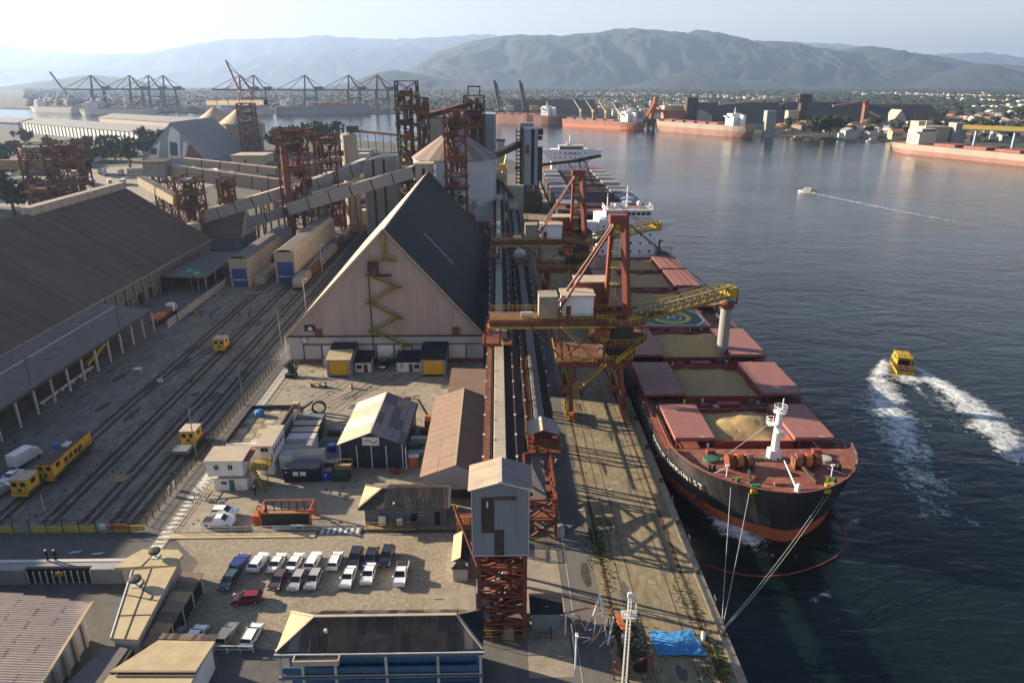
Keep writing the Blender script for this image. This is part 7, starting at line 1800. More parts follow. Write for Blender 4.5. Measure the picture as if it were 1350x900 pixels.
for i in range(34):
    stain(D_['rail_yard'], rr.choice(['dirt_dark', 'asphalt', 'steel_dark']), rr.uniform(-92, -57), rr.uniform(98, 240), rr.uniform(.3, 1.6), rr.uniform(.6, 4.5), .006 + .0002 * i, i)
for i in range(16):
    stain(D_['central_yard'], rr.choice(['quay_road', 'asphalt']), rr.uniform(-48, -12), rr.uniform(96, 156), rr.uniform(.4, 1.4), rr.uniform(.3, 1.6), .006 + .0002 * i, 60 + i)
for i in range(22):
    stain(D_['quay_apron'], rr.choice(['quay_road', 'asphalt', 'dirt_dark']), rr.uniform(11.5, 26.5), rr.uniform(62, 150), rr.uniform(.2, .8), rr.uniform(.5, 3), .016 + .0002 * i, 90 + i)
for i in range(10):                               # tyre tracks curving over the sunlit yard
    x0, y0, bend = rr.uniform(-46, -32), rr.uniform(132, 142), rr.uniform(-.02, .02)
    for dx in (0, 1.6):
        q = [(x0 + dx + j * .8 * math.sin(.3 + i * .2) + bend * j * j * .1, y0 + j * 1.1, .012) for j in range(12)]
        part(D_['central_yard'], 'tyre_track', 'quay_road', ([(a - .12, b, c) for a, b, c in q] + [(a + .12, b, c) for a, b, c in q], [(j, j + 1, 13 + j, 12 + j) for j in range(11)]))
# ------------------------------------------------------------ silos, towers and galleries beyond the warehouse
t = thing('round_silo', 'large white round silo with a ribbed conical roof', 'silo', (-20.5, 345, 0))
SX, SY, SR = -20.5, 345.0, 19.4
part(t, 'drum', 'silo_white', LA([(SR, 0), (SR, 31.5)], 48, (SX, SY)), smooth=False)
for i in range(24):
    a0, a1 = i * math.pi / 12, (i + 1) * math.pi / 12 - .012
    p = lambda a, r, z: (SX + r * math.cos(a), SY + r * math.sin(a), z)
    part(t, 'roof_panel', 'roof_mauve' if i % 2 else 'roof_brown', PG([p(a0, SR + .8, 31.2), p(a1, SR + .8, 31.2), p(a1, 1.6, 43.6), p(a0, 1.6, 43.6)], [p(a0, SR + .8, 31.6), p(a1, SR + .8, 31.6), p(a1, 1.6, 44.0), p(a0, 1.6, 44.0)]))
part(t, 'top_cap', 'steel_dark', LA([(2.2, 43.5), (2.2, 45.5), (.5, 46)], 12, (SX, SY)))
for z in (6, 12, 18, 24):
    part(t, 'hoop', 'silo_white', LA([(SR + .08, z), (SR + .12, z + .15), (SR + .08, z + .3)], 48, (SX, SY)))
def tower(label, x0, x1, y0, y1, z1, bays, m, floors=(), z0=0, w=.6, bw=.3, nm='lattice_tower', pipes=()):
    t = thing(nm, label, 'tower', ((x0 + x1) / 2, (y0 + y1) / 2, 0), group=None)
    lattice(t, x0, x1, y0, y1, z0, z1, bays, m, w, bw)
    rr = random.Random(int(abs(x0 * 7 + z1)))
    for z in floors:
        part(t, 'platform', 'steel_dark', BX(x0 - .8, y0 - .8, z, x1 + .8, y1 + .8, z + .25))
        part(t, 'railing', 'yellow_rail' if rr.random() < .6 else 'steel_rust', *rail_shapes([(x0 - .8, y1 + .8, z), (x0 - .8, y0 - .8, z), (x1 + .8, y0 - .8, z), (x1 + .8, y1 + .8, z)], h=1.2, r=.06, post=1.6))
    for z in floors:
        zz_ = z + .3
        part(t, 'machine', rr.choice(['steel_dark', 'steel_rust', 'steel_red', 'clad_grey']), BX(x0 + (x1 - x0) * rr.uniform(.1, .3), y0 + .3, zz_, x0 + (x1 - x0) * rr.uniform(.6, .9), y1 - .3, zz_ + rr.uniform(1.2, 2.6)))
        part(t, 'stair_flight', 'steel_rust', BR((x0 + .2, y0 - .4, z - 4), (x1 - .2, y0 - .4, z), .7, .2))
    zlo = z0 + (z1 - z0) * .18
    for k in range(int((z1 - z0) / 3.2)):          # chutes, ducts, ladders crowding the frame
        xa, xb = x0 + (x1 - x0) * rr.random(), x0 + (x1 - x0) * rr.random()
        ya, yb = y0 + (y1 - y0) * rr.random() * .6, y0 + (y1 - y0) * rr.random() * .6
        za = rr.uniform(zlo, z1 - 3)
        mm = rr.choice(['steel_dark', 'steel_rust', 'steel_dark', 'steel_red', 'clad_grey'])
        if k % 3 == 0:
            part(t, 'duct', mm, TB((xa, ya, za - rr.uniform(4, 9)), (xa, ya, za + 3), rr.uniform(.4, .9), 8))
        elif k % 3 == 1:
            part(t, 'chute', mm, BR((xa, ya, za + 3), (xb, yb, za - rr.uniform(2, 6)), rr.uniform(.7, 1.3)))
        else:
            part(t, 'casing', mm, BX(min(xa, xb), ya, za, min(xa, xb) + rr.uniform(1.2, 3.2), ya + 2, za + rr.uniform(1.5, 4)))
    for x, y, r, za, zb, mm in pipes:
        part(t, 'pipe', mm, TB((x, y, za), (x, y, zb), r, 12))
    return t
tower('red and yellow lattice elevator tower standing in front of the round silo', -21.5, -13.2, 296, 304, 54, 9, 'steel_rust', (18, 23, 28, 34, 44, 49), pipes=((-17.5, 300, 1.6, 0, 18, 'steel_red'), (-19.5, 302, .7, 18, 52, 'steel_rust')))
tower('tallest rust-dark lattice tower above the silos', -48.2, -38.4, 355, 365, 65, 10, 'steel_dark', (30, 38, 45, 52, 58), pipes=((-45, 360, .8, 0, 60, 'steel_rust'), (-42, 360, .8, 0, 56, 'steel_dark'), (-41, 357, .6, 0, 62, 'steel_rust')))
tower('shorter lattice tower attached beside the tallest one', -38.0, -33.6, 354, 364, 57.5, 8, 'steel_rust', (34, 44, 50), pipes=((-36, 358, .7, 0, 52, 'steel_red'),))
t = thing('silo_block', 'plain grey silo block behind the tall lattice towers', 'silo', (-30, 402, 0))
part(t, 'body', 'clad_grey', BX(-36.5, 398, 0, -21.6, 420, 46.5))
part(t, 'parapet', 'steel_dark', BX(-36.8, 397.7, 46.5, -21.4, 420.3, 47.0))
t = thing('silo_block', 'blue-grey rectangular silo block right of the dark lattice top', 'silo', (-8, 402, 0))
part(t, 'body', 'silo_blue', BX(-21.4, 396, 0, -1.2, 420, 48.5))
part(t, 'corner_rib', 'silo_white', BX(-1.9, 395.8, 0, -1.0, 396.2, 48.5))
for k in range(6):
    part(t, 'joint', 'clad_grey', BX(-21.4, 395.9, 6 + k * 7, -1.2, 396.02, 6.3 + k * 7))
tower('dark crowded lattice head standing on the silo block', -17.4, -7.2, 384, 394, 58, 8, 'steel_dark', (36, 42, 48, 54), pipes=((-14, 388, .9, 0, 56, 'steel_rust'), (-11, 388, .9, 0, 57, 'steel_dark'), (-9, 390, 1.1, 20, 54, 'steel_dark')))
t = thing('roof_gantry', 'small dark gantry frame on top of the crowded lattice head', 'gantry', (-12, 390, 58))
for x in (-15.2, -9.2):
    part(t, 'post', 'steel_dark', BX(x - .3, 389, 58, x + .3, 389.6, 62.4))
part(t, 'beam', 'steel_dark', BX(-15.6, 388.9, 62.0, -8.8, 389.7, 62.7))
def gal(label, a, b, w, h, m, roof, n, nm='conveyor_gallery', wins=True, legs=()):
    """enclosed sloping conveyor gallery of n cladding sections with dark joints"""
    t = thing(nm, label, 'conveyor gallery', tuple(a))
    a, b = Vector(a), Vector(b)
    for i in range(n):
        p, q = a.lerp(b, i / n), a.lerp(b, (i + .94) / n)
        part(t, 'cladding', m, BR(p, q, w, h))
        part(t, 'roof_strip', roof, BR(p + Vector((0, 0, h / 2 + .1)), q + Vector((0, 0, h / 2 + .1)), w * 1.02, .2))
        if wins:
            q2 = a.lerp(b, (i + 1) / n)
            part(t, 'joint', 'gap_dark', BR(q, q2, w * .96, h * .94))
    for f in legs:
        p = a.lerp(b, f)
        part(t, 'trestle', 'steel_rust', BR((p.x - w * .4, p.y, 0), (p.x - w * .3, p.y, p.z - h / 2), .6), BR((p.x + w * .4, p.y, 0), (p.x + w * .3, p.y, p.z - h / 2), .6), BR((p.x - w * .4, p.y, 2), (p.x + w * .4, p.y, p.z - h / 2), .3), BR((p.x - w * .4, p.y, p.z * .5), (p.x + w * .4, p.y, p.z * .5), .3))
    return t
gal('dark sloping belt gallery from the silo top to the elevator boxes', (-3, 350, 31), (12, 386, 34), 3, 2.6, 'steel_dark', 'black', 4)
gal('dark sloping gallery joining the tall tower and the crowded lattice head', (-38, 362, 48), (-14, 388, 54), 3, 2.2, 'steel_dark', 'steel_rust', 6)
t = thing('elevator_box', 'tall grey-blue elevator casing with a dark slot near the far ship', 'elevator', (15, 384, 0))
part(t, 'rear_casing', 'clad_grey', BX(11.6, 386, 0, 18.6, 392, 44.5))
fc = part(t, 'front_casing', 'silo_blue', BX(13.6, 376, 14, 20.4, 384, 42.0))
part(fc, 'slot', 'gap_dark', BX(17.0, 375.8, 14, 18.6, 376.02, 42))
part(fc, 'door_patch', 'steel_rust', BX(14.2, 375.8, 29.5, 16.0, 376.02, 34))
part(fc, 'cap', 'roof_white', BX(13.3, 375.7, 42, 20.7, 384.3, 42.7))
part(t, 'stair_cage', 'steel_dark', *[BX(9.4, 384, z, 12.4, 386, z + .5) for z in range(4, 42, 2)], BX(9.4, 383.8, 0, 9.8, 386, 42), BX(12.0, 383.8, 0, 12.4, 386, 42))
part(t, 'amber_mast', 'yellow', BX(12.6, 383, 10, 13.3, 384, 38))
part(t, 'head_drum', 'steel_dark', TB((20.6, 380, 40.5), (23.2, 380, 40.5), 1.6, 12), BX(20.4, 378, 36.5, 22.8, 382, 38.5))
part(t, 'side_duct', 'steel_dark', BX(20.6, 378, 16, 23.0, 381, 33))
for x in (14.2, 19.6):
    part(t, 'leg', 'steel_dark', BX(x - .5, 377, 0, x + .5, 378, 14))
part(t, 'base_house', 'steel_dark', BX(10, 374, 0, 23, 392, 9))
t = thing('transfer_house', 'beige transfer house where the quay conveyors begin', 'building', (0, 347, 0))
part(t, 'tower', 'clad_beige', BX(-4.2, 346, 0, 3.6, 354, 22.4))
part(t, 'tower_roof', 'roof_beige', BX(-4.8, 345.6, 22.4, 4.2, 354.4, 23.0))
part(t, 'slot', 'gap_dark', BX(-.6, 345.9, 8, .6, 345.99, 21))
part(t, 'annex', 'clad_beige', BX(4.0, 346.5, 0, 12.2, 356, 16.4))
part(t, 'annex_roof', 'roof_beige', BX(3.8, 346.2, 16.4, 12.4, 356.4, 16.9))
part(t, 'belt_hood', 'white_dirty', BX(-2.0, 340, 12, 2.0, 346, 14.2), BX(5, 338, 7.6, 9.4, 346.4, 10))
part(t, 'chute', 'steel_dark', BR((1, 345.5, 20), (7, 344.5, 12), 2.4, 1.4))
gal('short sloping beige gallery left of the transfer house', (-17.5, 318, 10.5), (-4.5, 344, 15.5), 4.2, 3.6, 'clad_beige', 'roof_sand', 3)
solo('dust_hopper', 'small red rounded hopper beside the transfer house', 'hopper', 'steel_red', LA([(.3, 4), (2.2, 7), (2.4, 9.5), (1.2, 10.8)], 14, (-12.5, 312)), smooth=True)
t = thing('red_shed', 'dark red low shed between grain warehouse and transfer house', 'shed', (-9, 300, 0))
part(t, 'wall', 'brick', BX(-13, 285, 0, -4.2, 312, 6.5))
part(t, 'roof', 'steel_rust', BX(-13.3, 284.6, 6.5, -3.9, 312.4, 7.0))
for k in range(5):
    part(t, 'roof_vent', 'steel_dark', BX(-11 + k * 1.4, 296, 7, -10.2 + k * 1.4, 299, 8.2))
t = thing('thin_elevator', 'slim pale elevator tower on the quay edge beyond the silo', 'elevator', (2, 470, 0))
part(t, 'shaft', 'clad_beige', BX(-.8, 468, 0, 4.2, 474, 29))
part(t, 'cap', 'steel_dark', BX(-1.2, 467.6, 29, 4.6, 474.4, 30.2))
t = thing('yellow_crane', 'small yellow harbour crane standing beyond the silo', 'crane', (3, 430, 0))
lattice(t, 0, 5, 427, 433, 0, 16, 3, 'yellow_rail', .6, .3)
part(t, 'jib', 'yellow', BR((2.5, 430, 14), (5, 432, 24), .8), BX(.6, 428, 16, 4.4, 432, 19))
# wide seam-clad building and sloping galleries
t = thing('transfer_building', 'tall grey clad transfer building with dark vertical seams', 'building', (-51, 322, 0))
part(t, 'cladding', 'clad_grey', BX(-58.6, 318, 0, -44.6, 330, 29.5), PY([(-58.6, 29.5), (-44.6, 29.5), (-44.6, 34.2), (-52, 34.2), (-58.6, 32)], 318, 330))
for x in (-54.4, -49.8):
    part(t, 'seam', 'steel_dark', BX(x - .5, 317.85, 0, x + .5, 318.02, 33))
part(t, 'trim', 'galv', BX(-58.8, 317.9, 0, -58.4, 318.1, 30))
gal('upper sloping grey gallery running up to the seam-clad building', (-84, 306, 21.5), (-58, 322, 30.5), 4.2, 5.2, 'clad_grey', 'galv', 4, wins=False)
gal('lower sloping grey gallery with dark joints, running to the boxy house', (-87, 297, 15.2), (-35, 304, 29.5), 4.0, 4.6, 'clad_grey', 'roof_beige', 6, legs=(.2, .5))
gal('short sand-topped gallery tucked between two sloping ones', (-78, 302, 20.8), (-56, 308, 25.6), 2.6, 1.6, 'roof_sand', 'roof_sand', 2, wins=False)
t = thing('boxy_house', 'pale boxy transfer house behind the grain warehouse ridge', 'building', (-31, 306, 0))
part(t, 'body', 'clad_beige', BX(-34.4, 302, 0, -27.4, 310, 32.4))
part(t, 'slot', 'gap_dark', BX(-31.6, 301.9, 26, -30.4, 301.99, 31))
part(t, 'roof', 'roof_beige', BX(-34.8, 301.6, 32.4, -27.0, 310.4, 33))
tower('dark rust machinery tower between seam-clad building and silo', -46, -37, 330, 340, 30, 4, 'steel_rust', (14, 21, 26))
tower('big red lattice tower with a thick rust pipe above the train sheds', -90, -80, 300, 310, 45, 7, 'steel_red', (30, 38, 43), pipes=((-87.0, 299.2, 1.5, 0, 40, 'steel_rust'), (-83, 305, 1.0, 0, 40, 'steel_rust')))
t = thing('roof_gantry', 'rusty square gantry frame on top of the big red tower', 'gantry', (-85, 305, 45))
for x in (-91, -84, -77):
    for y in (300, 309):
        part(t, 'post', 'steel_rust', BX(x - .25, y - .25, 41, x + .25, y + .25, 46.6))
part(t, 'ring_beam', 'steel_rust', BX(-91.4, 299.6, 46.4, -76.6, 300.2, 47), BX(-91.4, 308.8, 46.4, -76.6, 309.4, 47), BX(-91.4, 300.2, 46.4, -90.8, 308.8, 47), BX(-77.2, 300.2, 46.4, -76.6, 308.8, 47))
part(t, 'shed', 'steel_dark', BX(-88, 301, 44.9, -80, 308, 46.2))
tower('rusty lattice tower right behind the big red one', -78, -69, 312, 322, 44, 6, 'steel_rust', (24, 32, 40))
solo('storage_tank', 'pale round tank beside the rusty towers', 'tank', 'clad_beige', LA([(3.6, 0), (3.6, 42.5), (.5, 43.6)], 18, (-66.5, 330)))
tower('rust lattice tower at the far end of the brown warehouse', -128, -120, 288, 296, 29.5, 5, 'steel_rust', (17, 22, 27), pipes=((-124, 292, 1.0, 0, 26, 'steel_dark'),))
tower('narrow rust lattice tower right of the warehouse end tower', -114.5, -109.5, 296, 301, 28, 5, 'steel_rust', (18, 24))
gal('long thick beige gallery with dark slots across the rail yard', (-143, 322, 27.5), (-93, 318, 21.5), 3.4, 5.6, 'clad_beige', 'roof_beige', 7, legs=(.45, .8))
gal('long thin beige gallery behind the thick one', (-143, 336, 30.5), (-91, 330, 25.8), 3.0, 3.0, 'clad_beige', 'roof_sand', 6)
gal('cream sloping gallery descending to the warehouse end tower', (-149, 305, 26.0), (-129, 291, 19.6), 3.6, 3.4, 'roof_sand', 'roof_cream', 2, wins=False)
gal('teal-grey sloping gallery rising to the big red tower', (-122, 294, 12.5), (-88.5, 303, 21.5), 3.4, 4.6, 'clad_grey', 'roof_sand', 5, legs=(.3, .65))
gal('lower teal-grey gallery under the rising one', (-106, 298, 9.0), (-89, 303, 13.5), 3.0, 4.0, 'clad_blue', 'clad_grey', 2)
t = thing('gallery_head', 'dark box head at the left end of the long galleries', 'machine house', (-147, 322, 0))
part(t, 'box', 'steel_grey', BX(-153, 316, 26, -143.5, 324, 32.2))
part(t, 'roof', 'roof_dark', SL((-153.4, 315.6, 32.4), (-143.2, 315.6, 32.4), (-143.2, 324.4, 33), (-153.4, 324.4, 33), .3))
lattice(t, -150, -144, 317, 323, 0, 26, 4, 'steel_rust', .6, .3)
t = thing('gabled_store', 'dark-roofed store with white striped gable beyond the brown warehouse', 'building', (-112, 300, 0))
part(t, 'base_wall', 'greyblue_wall', BX(-121.5, 288, 0, -105.2, 308, 4.6))
part(t, 'roof', 'roof_dark', SL((-122, 287.4, 4.4), (-105, 287.4, 4.4), (-105, 298, 15.6), (-122, 298, 15.6), .3), SL((-122, 308.6, 4.4), (-105, 308.6, 4.4), (-105, 298, 15.6), (-122, 298, 15.6), .3))
for k in range(4):
    y0, y1 = 288.4 + k * 4.9, 292.6 + k * 4.9
    zt = lambda y: 15.0 - abs(y - 298) * 1.07
    part(t, 'gable_panel', 'white_dirty', PX([(y0, 4.6), (y1, 4.6), (y1, zt(y1)), (y0, zt(y0))], -105.4, -105.1))
for x, y, k in ((-127.5, 284, 'left'), (-121, 283, 'right')):
    t = thing('storage_tank', k + ' tan round tank at the end of the brown warehouse', 'tank', (x, y, 0), group='tan tanks at the warehouse end')
    part(t, 'drum', 'clad_beige', LA([(2.6, 0), (2.6, 11.5), (2.2, 12.2), (.4, 12.6)], 18, (x, y)))
    part(t, 'band', 'steel_rust', LA([(2.66, 5), (2.66, 5.3)], 18, (x, y)), LA([(2.66, 9), (2.66, 9.3)], 18, (x, y)))
t = thing('pipe_bridge', 'low rusty pipe bridge crossing behind the train sheds', 'bridge', (-75, 330, 0))
for z in (10, 12.5):
    part(t, 'beam', 'steel_rust', BX(-103, 329, z, -46, 331, z + .8))
for k in range(8):
    part(t, 'post', 'steel_rust', BX(-102 + k * 7.6, 329.5, 0, -101.4 + k * 7.6, 330.5, 12))
part(t, 'railing', 'orange', *rail_shapes([(-103, 329, 13.3), (-46, 329, 13.3)], h=1.3, r=.08, post=2.5))
for k in range(4):
    solo('low_roof', ['leftmost', 'second', 'third', 'rightmost'][k] + ' low sand-roofed store behind the train sheds', 'building', 'roof_sand' if k % 2 else 'steel_rust', BX(-78 + k * 8, 338 + k * 3, 0, -71.5 + k * 8, 352 + k * 3, 6 + k % 3), group='low stores behind the train sheds')
t = thing('dark_stockpile_roof', 'broad dark stockpile roof beyond the sloping galleries', 'building', (-90, 400, 0))
part(t, 'roof', 'roof_grey', SL((-118, 372, 8), (-58, 372, 8), (-58, 392, 17), (-118, 392, 17), .4), SL((-118, 412, 8), (-58, 412, 8), (-58, 392, 17), (-118, 392, 17), .4))
part(t, 'wall', 'clad_grey', BX(-117, 373, 0, -59, 411, 8))
# far-left towers with an olive gallery
tower('left of two rust towers beyond the brown warehouse roof', -219, -208, 338, 348, 38, 6, 'steel_rust', (16, 24, 34))
tower('right of two rust towers beyond the brown warehouse roof', -203, -192, 336, 346, 39, 6, 'steel_red', (14, 20, 28, 35), pipes=((-197, 338, 1.6, 0, 22, 'steel_red'), (-194, 340, 1.4, 0, 20, 'steel_red')))
gal('olive-brown level gallery linking the two left rust towers', (-300, 344, 28.5), (-190, 342, 28.5), 4, 4, 'wood', 'steel_rust', 8)
t = thing('white_hut', 'small white flat building between the left rust towers', 'building', (-206, 352, 0))
part(t, 'wall', 'white', BX(-209, 352, 0, -200, 360, 10))
part(t, 'opening', 'gap_dark', BX(-206, 351.9, 0, -201, 351.99, 4.5))
part(t, 'roof', 'roof_white', BX(-209.4, 351.6, 10, -199.6, 360.4, 10.5))
# mural warehouse group
t = thing('mural_warehouse', 'A-shaped warehouse with blue and white painted gable in the haze', 'warehouse', (-262, 620, 0))
part(t, 'base_wall', 'silo_blue', BX(-289, 600, 0, -235, 690, 5))
part(t, 'roof', 'clad_grey', SL((-290, 599, 4.6), (-290, 690, 4.6), (-262, 690, 34), (-262, 599, 34), .4), SL((-234, 599, 4.6), (-234, 690, 4.6), (-262, 690, 34), (-262, 599, 34), .4))
part(t, 'gable_wall', 'silo_blue', PY([(-289, 5), (-235, 5), (-262, 33.4)], 599.6, 600.2))
for m, pts in (('white', [(-268, 6), (-258, 6), (-256, 26), (-262, 31), (-266, 22)]), ('brick', [(-255, 6), (-240, 6), (-249, 17)]), ('white', [(-284, 6), (-276, 6), (-272, 20), (-279, 14)]), ('car_teal', [(-266, 8), (-260, 8), (-259, 18), (-265, 19)]), ('white', [(-257, 6), (-254, 6), (-251, 18), (-254, 19)]), ('car_teal', [(-282, 9), (-277, 9), (-276, 14), (-281, 14)])):
    part(t, 'painted_shape', m, PY(pts, 599.2 - .1 * (m == 'car_teal'), 599.5))
for x, y, k in ((-277, 735, 'left'), (-246, 715, 'right')):
    t = thing('cone_silo', k + ' sand-coloured cone-roofed silo behind the painted warehouse', 'silo', (x, y, 0), group='cone silos behind the painted warehouse')
    part(t, 'drum', 'clad_beige', LA([(19, 0), (19, 27)], 28, (x, y)))
    part(t, 'roof', 'roof_sand', LA([(19.8, 26.6), (19.8, 27.4), (2, 40.5), (.2, 41)], 28, (x, y)))
gal('orange conveyor sloping over the cone silos', (-282, 735, 45), (-212, 690, 46.5), 4, 4, 'roof_sand', 'orange', 5)
tower('rust lattice tower beside the painted warehouse', -222, -210, 640, 652, 47, 6, 'steel_rust', (20, 30, 38, 44), w=1.0, bw=.5)
t = thing('cream_building', 'plain cream building in front of the far trees', 'building', (-176, 520, 0))
part(t, 'wall', 'roof_cream', BX(-188, 518, 0, -165, 540, 15))
part(t, 'roof', 'roof_beige', BX(-188.6, 517.4, 15, -164.4, 540.6, 16))
part(t, 'slot', 'gap_dark', BX(-179, 517.9, 5, -177.6, 517.99, 13))
part(t, 'annex', 'roof_grey', BX(-164.9, 520, 0, -128, 536, 10))
t = thing('stacker_conveyor', 'pale orange trestle conveyor near the water beyond the towers', 'conveyor', (-130, 700, 0))
part(t, 'belt', 'tile_orange', BR((-136, 690, 22), (-84, 700, 16), 4, 2.2))
part(t, 'head', 'steel_dark', BX(-140, 686, 20, -130, 694, 26))
for k in range(8):
    x = -136 + k * 7
    part(t, 'leg', 'steel_grey', BR((x, 692 + k, 0), (x, 692 + k, 20.5 - k * .8), .7))
for k in range(3):
    lamp(['tall far lamp mast left of the trio near the water', 'tall far lamp mast in the middle near the water', 'tall far lamp mast right of the trio near the water'][k], [-110, -92, -60][k], [440, 430, 425][k], [44, 43, 40][k], 'steel_dark')
for k in range(8):
    solo('yard_office', 'low dusty building in the port yard beyond the towers', 'building', ['clad_beige', 'roof_beige', 'clad_grey', 'roof_sand'][k % 4], BX(-150 + k * 13, 560 + (k * 37) % 90, 0, -142 + k * 13 + (k % 3) * 3, 572 + (k * 37) % 90, 5 + (k % 4) * 2), group='low buildings in the port yard')
# long white sheds
def shed_line(label, a, b, w, h, roof, wall, n):
    a, b = Vector((*a, 0)), Vector((*b, 0))
    L = (b - a).length
    t = thing('quay_shed', label, 'shed', tuple(a), math.atan2((b - a).y, (b - a).x), world=False)
    part(t, 'wall', wall, BX(0, 0, 0, L, w, h))
    part(t, 'roof', roof, PX([(-1, h), (w / 2, h + 5), (w + 1, h), (w + 1, h - .6), (w / 2, h + 4.2), (-1, h - .6)], -1, L + 1))
    for k in range(n):
        part(t, 'bay_pier', 'clad_grey', BX(L * k / n, -.6, 0, L * k / n + 1.4, -.05, h))
    return t
shed_line('nearer long white-walled quay shed in the hazy left distance', (-640, 1010), (-372, 800), 46, 13, 'clad_grey', 'white', 34)
shed_line('farther long pale quay shed in the hazy left distance', (-610, 1150), (-330, 930), 46, 13, 'clad_grey', 'roof_beige', 0)
shed_line('low pale store at the far left water edge', (-900, 1190), (-690, 1080), 40, 9, 'clad_grey', 'silo_blue', 0)
t = thing('red_roof_hall', 'wide hall with a dull red roof among trees at the left', 'building', (-330, 600, 0))
part(t, 'wall', 'white', BX(-402, 620, 0, -345, 650, 8))
part(t, 'roof', 'red_roof', SL((-404, 618, 7.8), (-343, 618, 7.8), (-343, 636, 12.5), (-404, 636, 12.5), .5), SL((-404, 652, 7.8), (-343, 652, 7.8), (-343, 636, 12.5), (-404, 636, 12.5), .5))
t = thing('truck_yard_lot', 'pale truck yard beyond the brown warehouse', 'yard', (-240, 480, 0))
t["kind"] = 'structure'
part(t, 'surface', 'concrete', ([(-330, 400, .02), (-200, 400, .02), (-180, 560, .02), (-270, 620, .02), (-350, 560, .02)], [(0, 1, 2, 3, 4)]))
rr = random.Random(77)
TR = thing('parked_truck', 'lorry parked in the pale truck yard', 'truck', (-300, 430, 0), world=False, group='lorries in the truck yard')
part(TR, 'trailer', 'white_dirty', BX(-1.3, -6, 1.2, 1.3, 4.5, 3.9))
part(TR, 'cab', 'white', PX([(4.9, .6), (7.0, .6), (7.0, 2.2), (6.6, 3.2), (4.9, 3.3)], -1.25, 1.25))
part(TR, 'chassis', 'black', BX(-1.1, -6, .5, 1.1, 6.6, 1.2))
TR.location = (-300, 430, .03)
for k in range(26):
    dup(TR, (-325 + (k % 13) * 9.5 + rr.uniform(-2, 2), 470 + (k // 13) * 55 + rr.uniform(-12, 12) + (k % 13) * 3, .03), R(rr.choice([20, 25, -60, 30])))
# ------------------------------------------------------------ across the channel
def far_ship(label, bow, stern, B, zd, up_m, low_m, boot, house, cranes=0, crane_m='roof_cream', box=0, group='ships across the channel', deck='deck_red', hm='ship_white'):
    b, s = Vector((*bow, 0)), Vector((*stern, 0))
    d = s - b
    L = d.length
    t = thing('cargo_ship', label, 'ship', (bow[0], bow[1], -3), math.atan2(-d.x, d.y), world=False, group=group)
    V, FU, FB, _ = hull(L, B, zd, zd + 2, boot)
    part(t, 'hull', up_m, (V, FU))
    part(t, 'lower_hull', low_m, (V, FB))
    hh = lambda q: hull_station(q, zd, L, B, zd)
    dd = [16 + i * (L - 17) / 20 for i in range(21)]
    part(t, 'deck', deck, ([(-hh(q), q, zd - .05) for q in dd] + [(hh(q), q, zd - .05) for q in dd], [(i, 21 + i, 22 + i, i + 1) for i in range(20)]))
    part(t, 'forecastle_deck', deck, ([(-hh(q) * .97, q, zd + 1.2) for q in (.5, 3, 8, 15)] + [(hh(q) * .97, q, zd + 1.2) for q in (.5, 3, 8, 15)], [(i, 4 + i, 5 + i, i + 1) for i in range(3)]))
    y0 = L - 34 if house != 'fore' else 20
    hz = part(t, 'deckhouse', hm, BX(-B * .36, y0, zd, B * .36, y0 + 14, zd + 11))
    part(hz, 'bridge', hm, BX(-B * .3, y0, zd + 11, B * .3, y0 + 9, zd + 14.5))
    part(hz, 'bridge_glass', 'glass_dark', BX(-B * .29, y0 - .1, zd + 12, B * .29, y0 - .01, zd + 13.4))
    part(hz, 'wing', hm, BX(-B * .5, y0 + .5, zd + 10.6, B * .5, y0 + 3.5, zd + 12))
    part(hz, 'radar_mast', hm, TB((0, y0 + 5, zd + 14.5), (0, y0 + 5, zd + 22), .8, 8, .3), BR((-2.5, y0 + 5, zd + 18), (2.5, y0 + 5, zd + 18), .5))
    part(t, 'funnel', hm, BX(-2.5, y0 + 16, zd, 2.5, y0 + 22, zd + 13))
    for k in range(4):
        for sd in (-1, 1):
            part(hz, 'window_row', 'glass_dark', BX(sd * (B * .36 + .02) - .05, y0 + 1.5, zd + 1.8 + k * 2.4, sd * (B * .36 + .02) + .05, y0 + 12, zd + 2.5 + k * 2.4))
    if box:
        rr = random.Random(box)
        for k in range(int((L - 75) / 14)):
            for c in range(int(B / 7)):
                hgt = rr.choice([3, 5.5, 8, 8])
                part(t, 'container_stack', rr.choice(['white_dirty', 'tile_orange', 'silo_blue', 'clad_beige', 'roof_brown', 'clad_grey']), BX(-B / 2 + 1 + c * 6.8, 24 + k * 14, zd, -B / 2 + 7 + c * 6.8, 36.5 + k * 14, zd + hgt))
    else:
        n = 5
        for k in range(n):
            a = 22 + k * (L - 64) / n
            part(t, 'hatch', 'deck_red' if deck == 'deck_red' else 'steel_rust', BX(-B * .32, a, zd, B * .32, a + (L - 64) / n * .72, zd + 2.2))
    for k in range(cranes):
        y = 22 + (k + .86) * (L - 64) / cranes
        c = part(t, 'deck_crane', crane_m, TB((0, y, zd), (0, y, zd + 11), 1.6, 10))
        part(c, 'crane_house', crane_m, BX(-2, y - 2, zd + 11, 2, y + 2, zd + 15))
        part(c, 'jib', crane_m, BR((0, y - 1, zd + 13), (0, y - 16, zd + 28), 1.3))
    return t
far_ship('pink-red hulled freighter with two dark cranes above it', (-12, 1302), (104, 1212), 28, 15, 'hull_rust', 'hull_rust', 4, 'aft')
far_ship('red freighter with four cream deck cranes', (104, 1224), (213, 1092), 28, 11, 'hull_rust', 'hull_red', 4, 'aft', 4)
far_ship('rust and tan bulk carrier with a white deckhouse, centre right', (238, 1092), (322, 938), 30, 14, 'hull_tan', 'hull_rust', 7.5, 'aft')
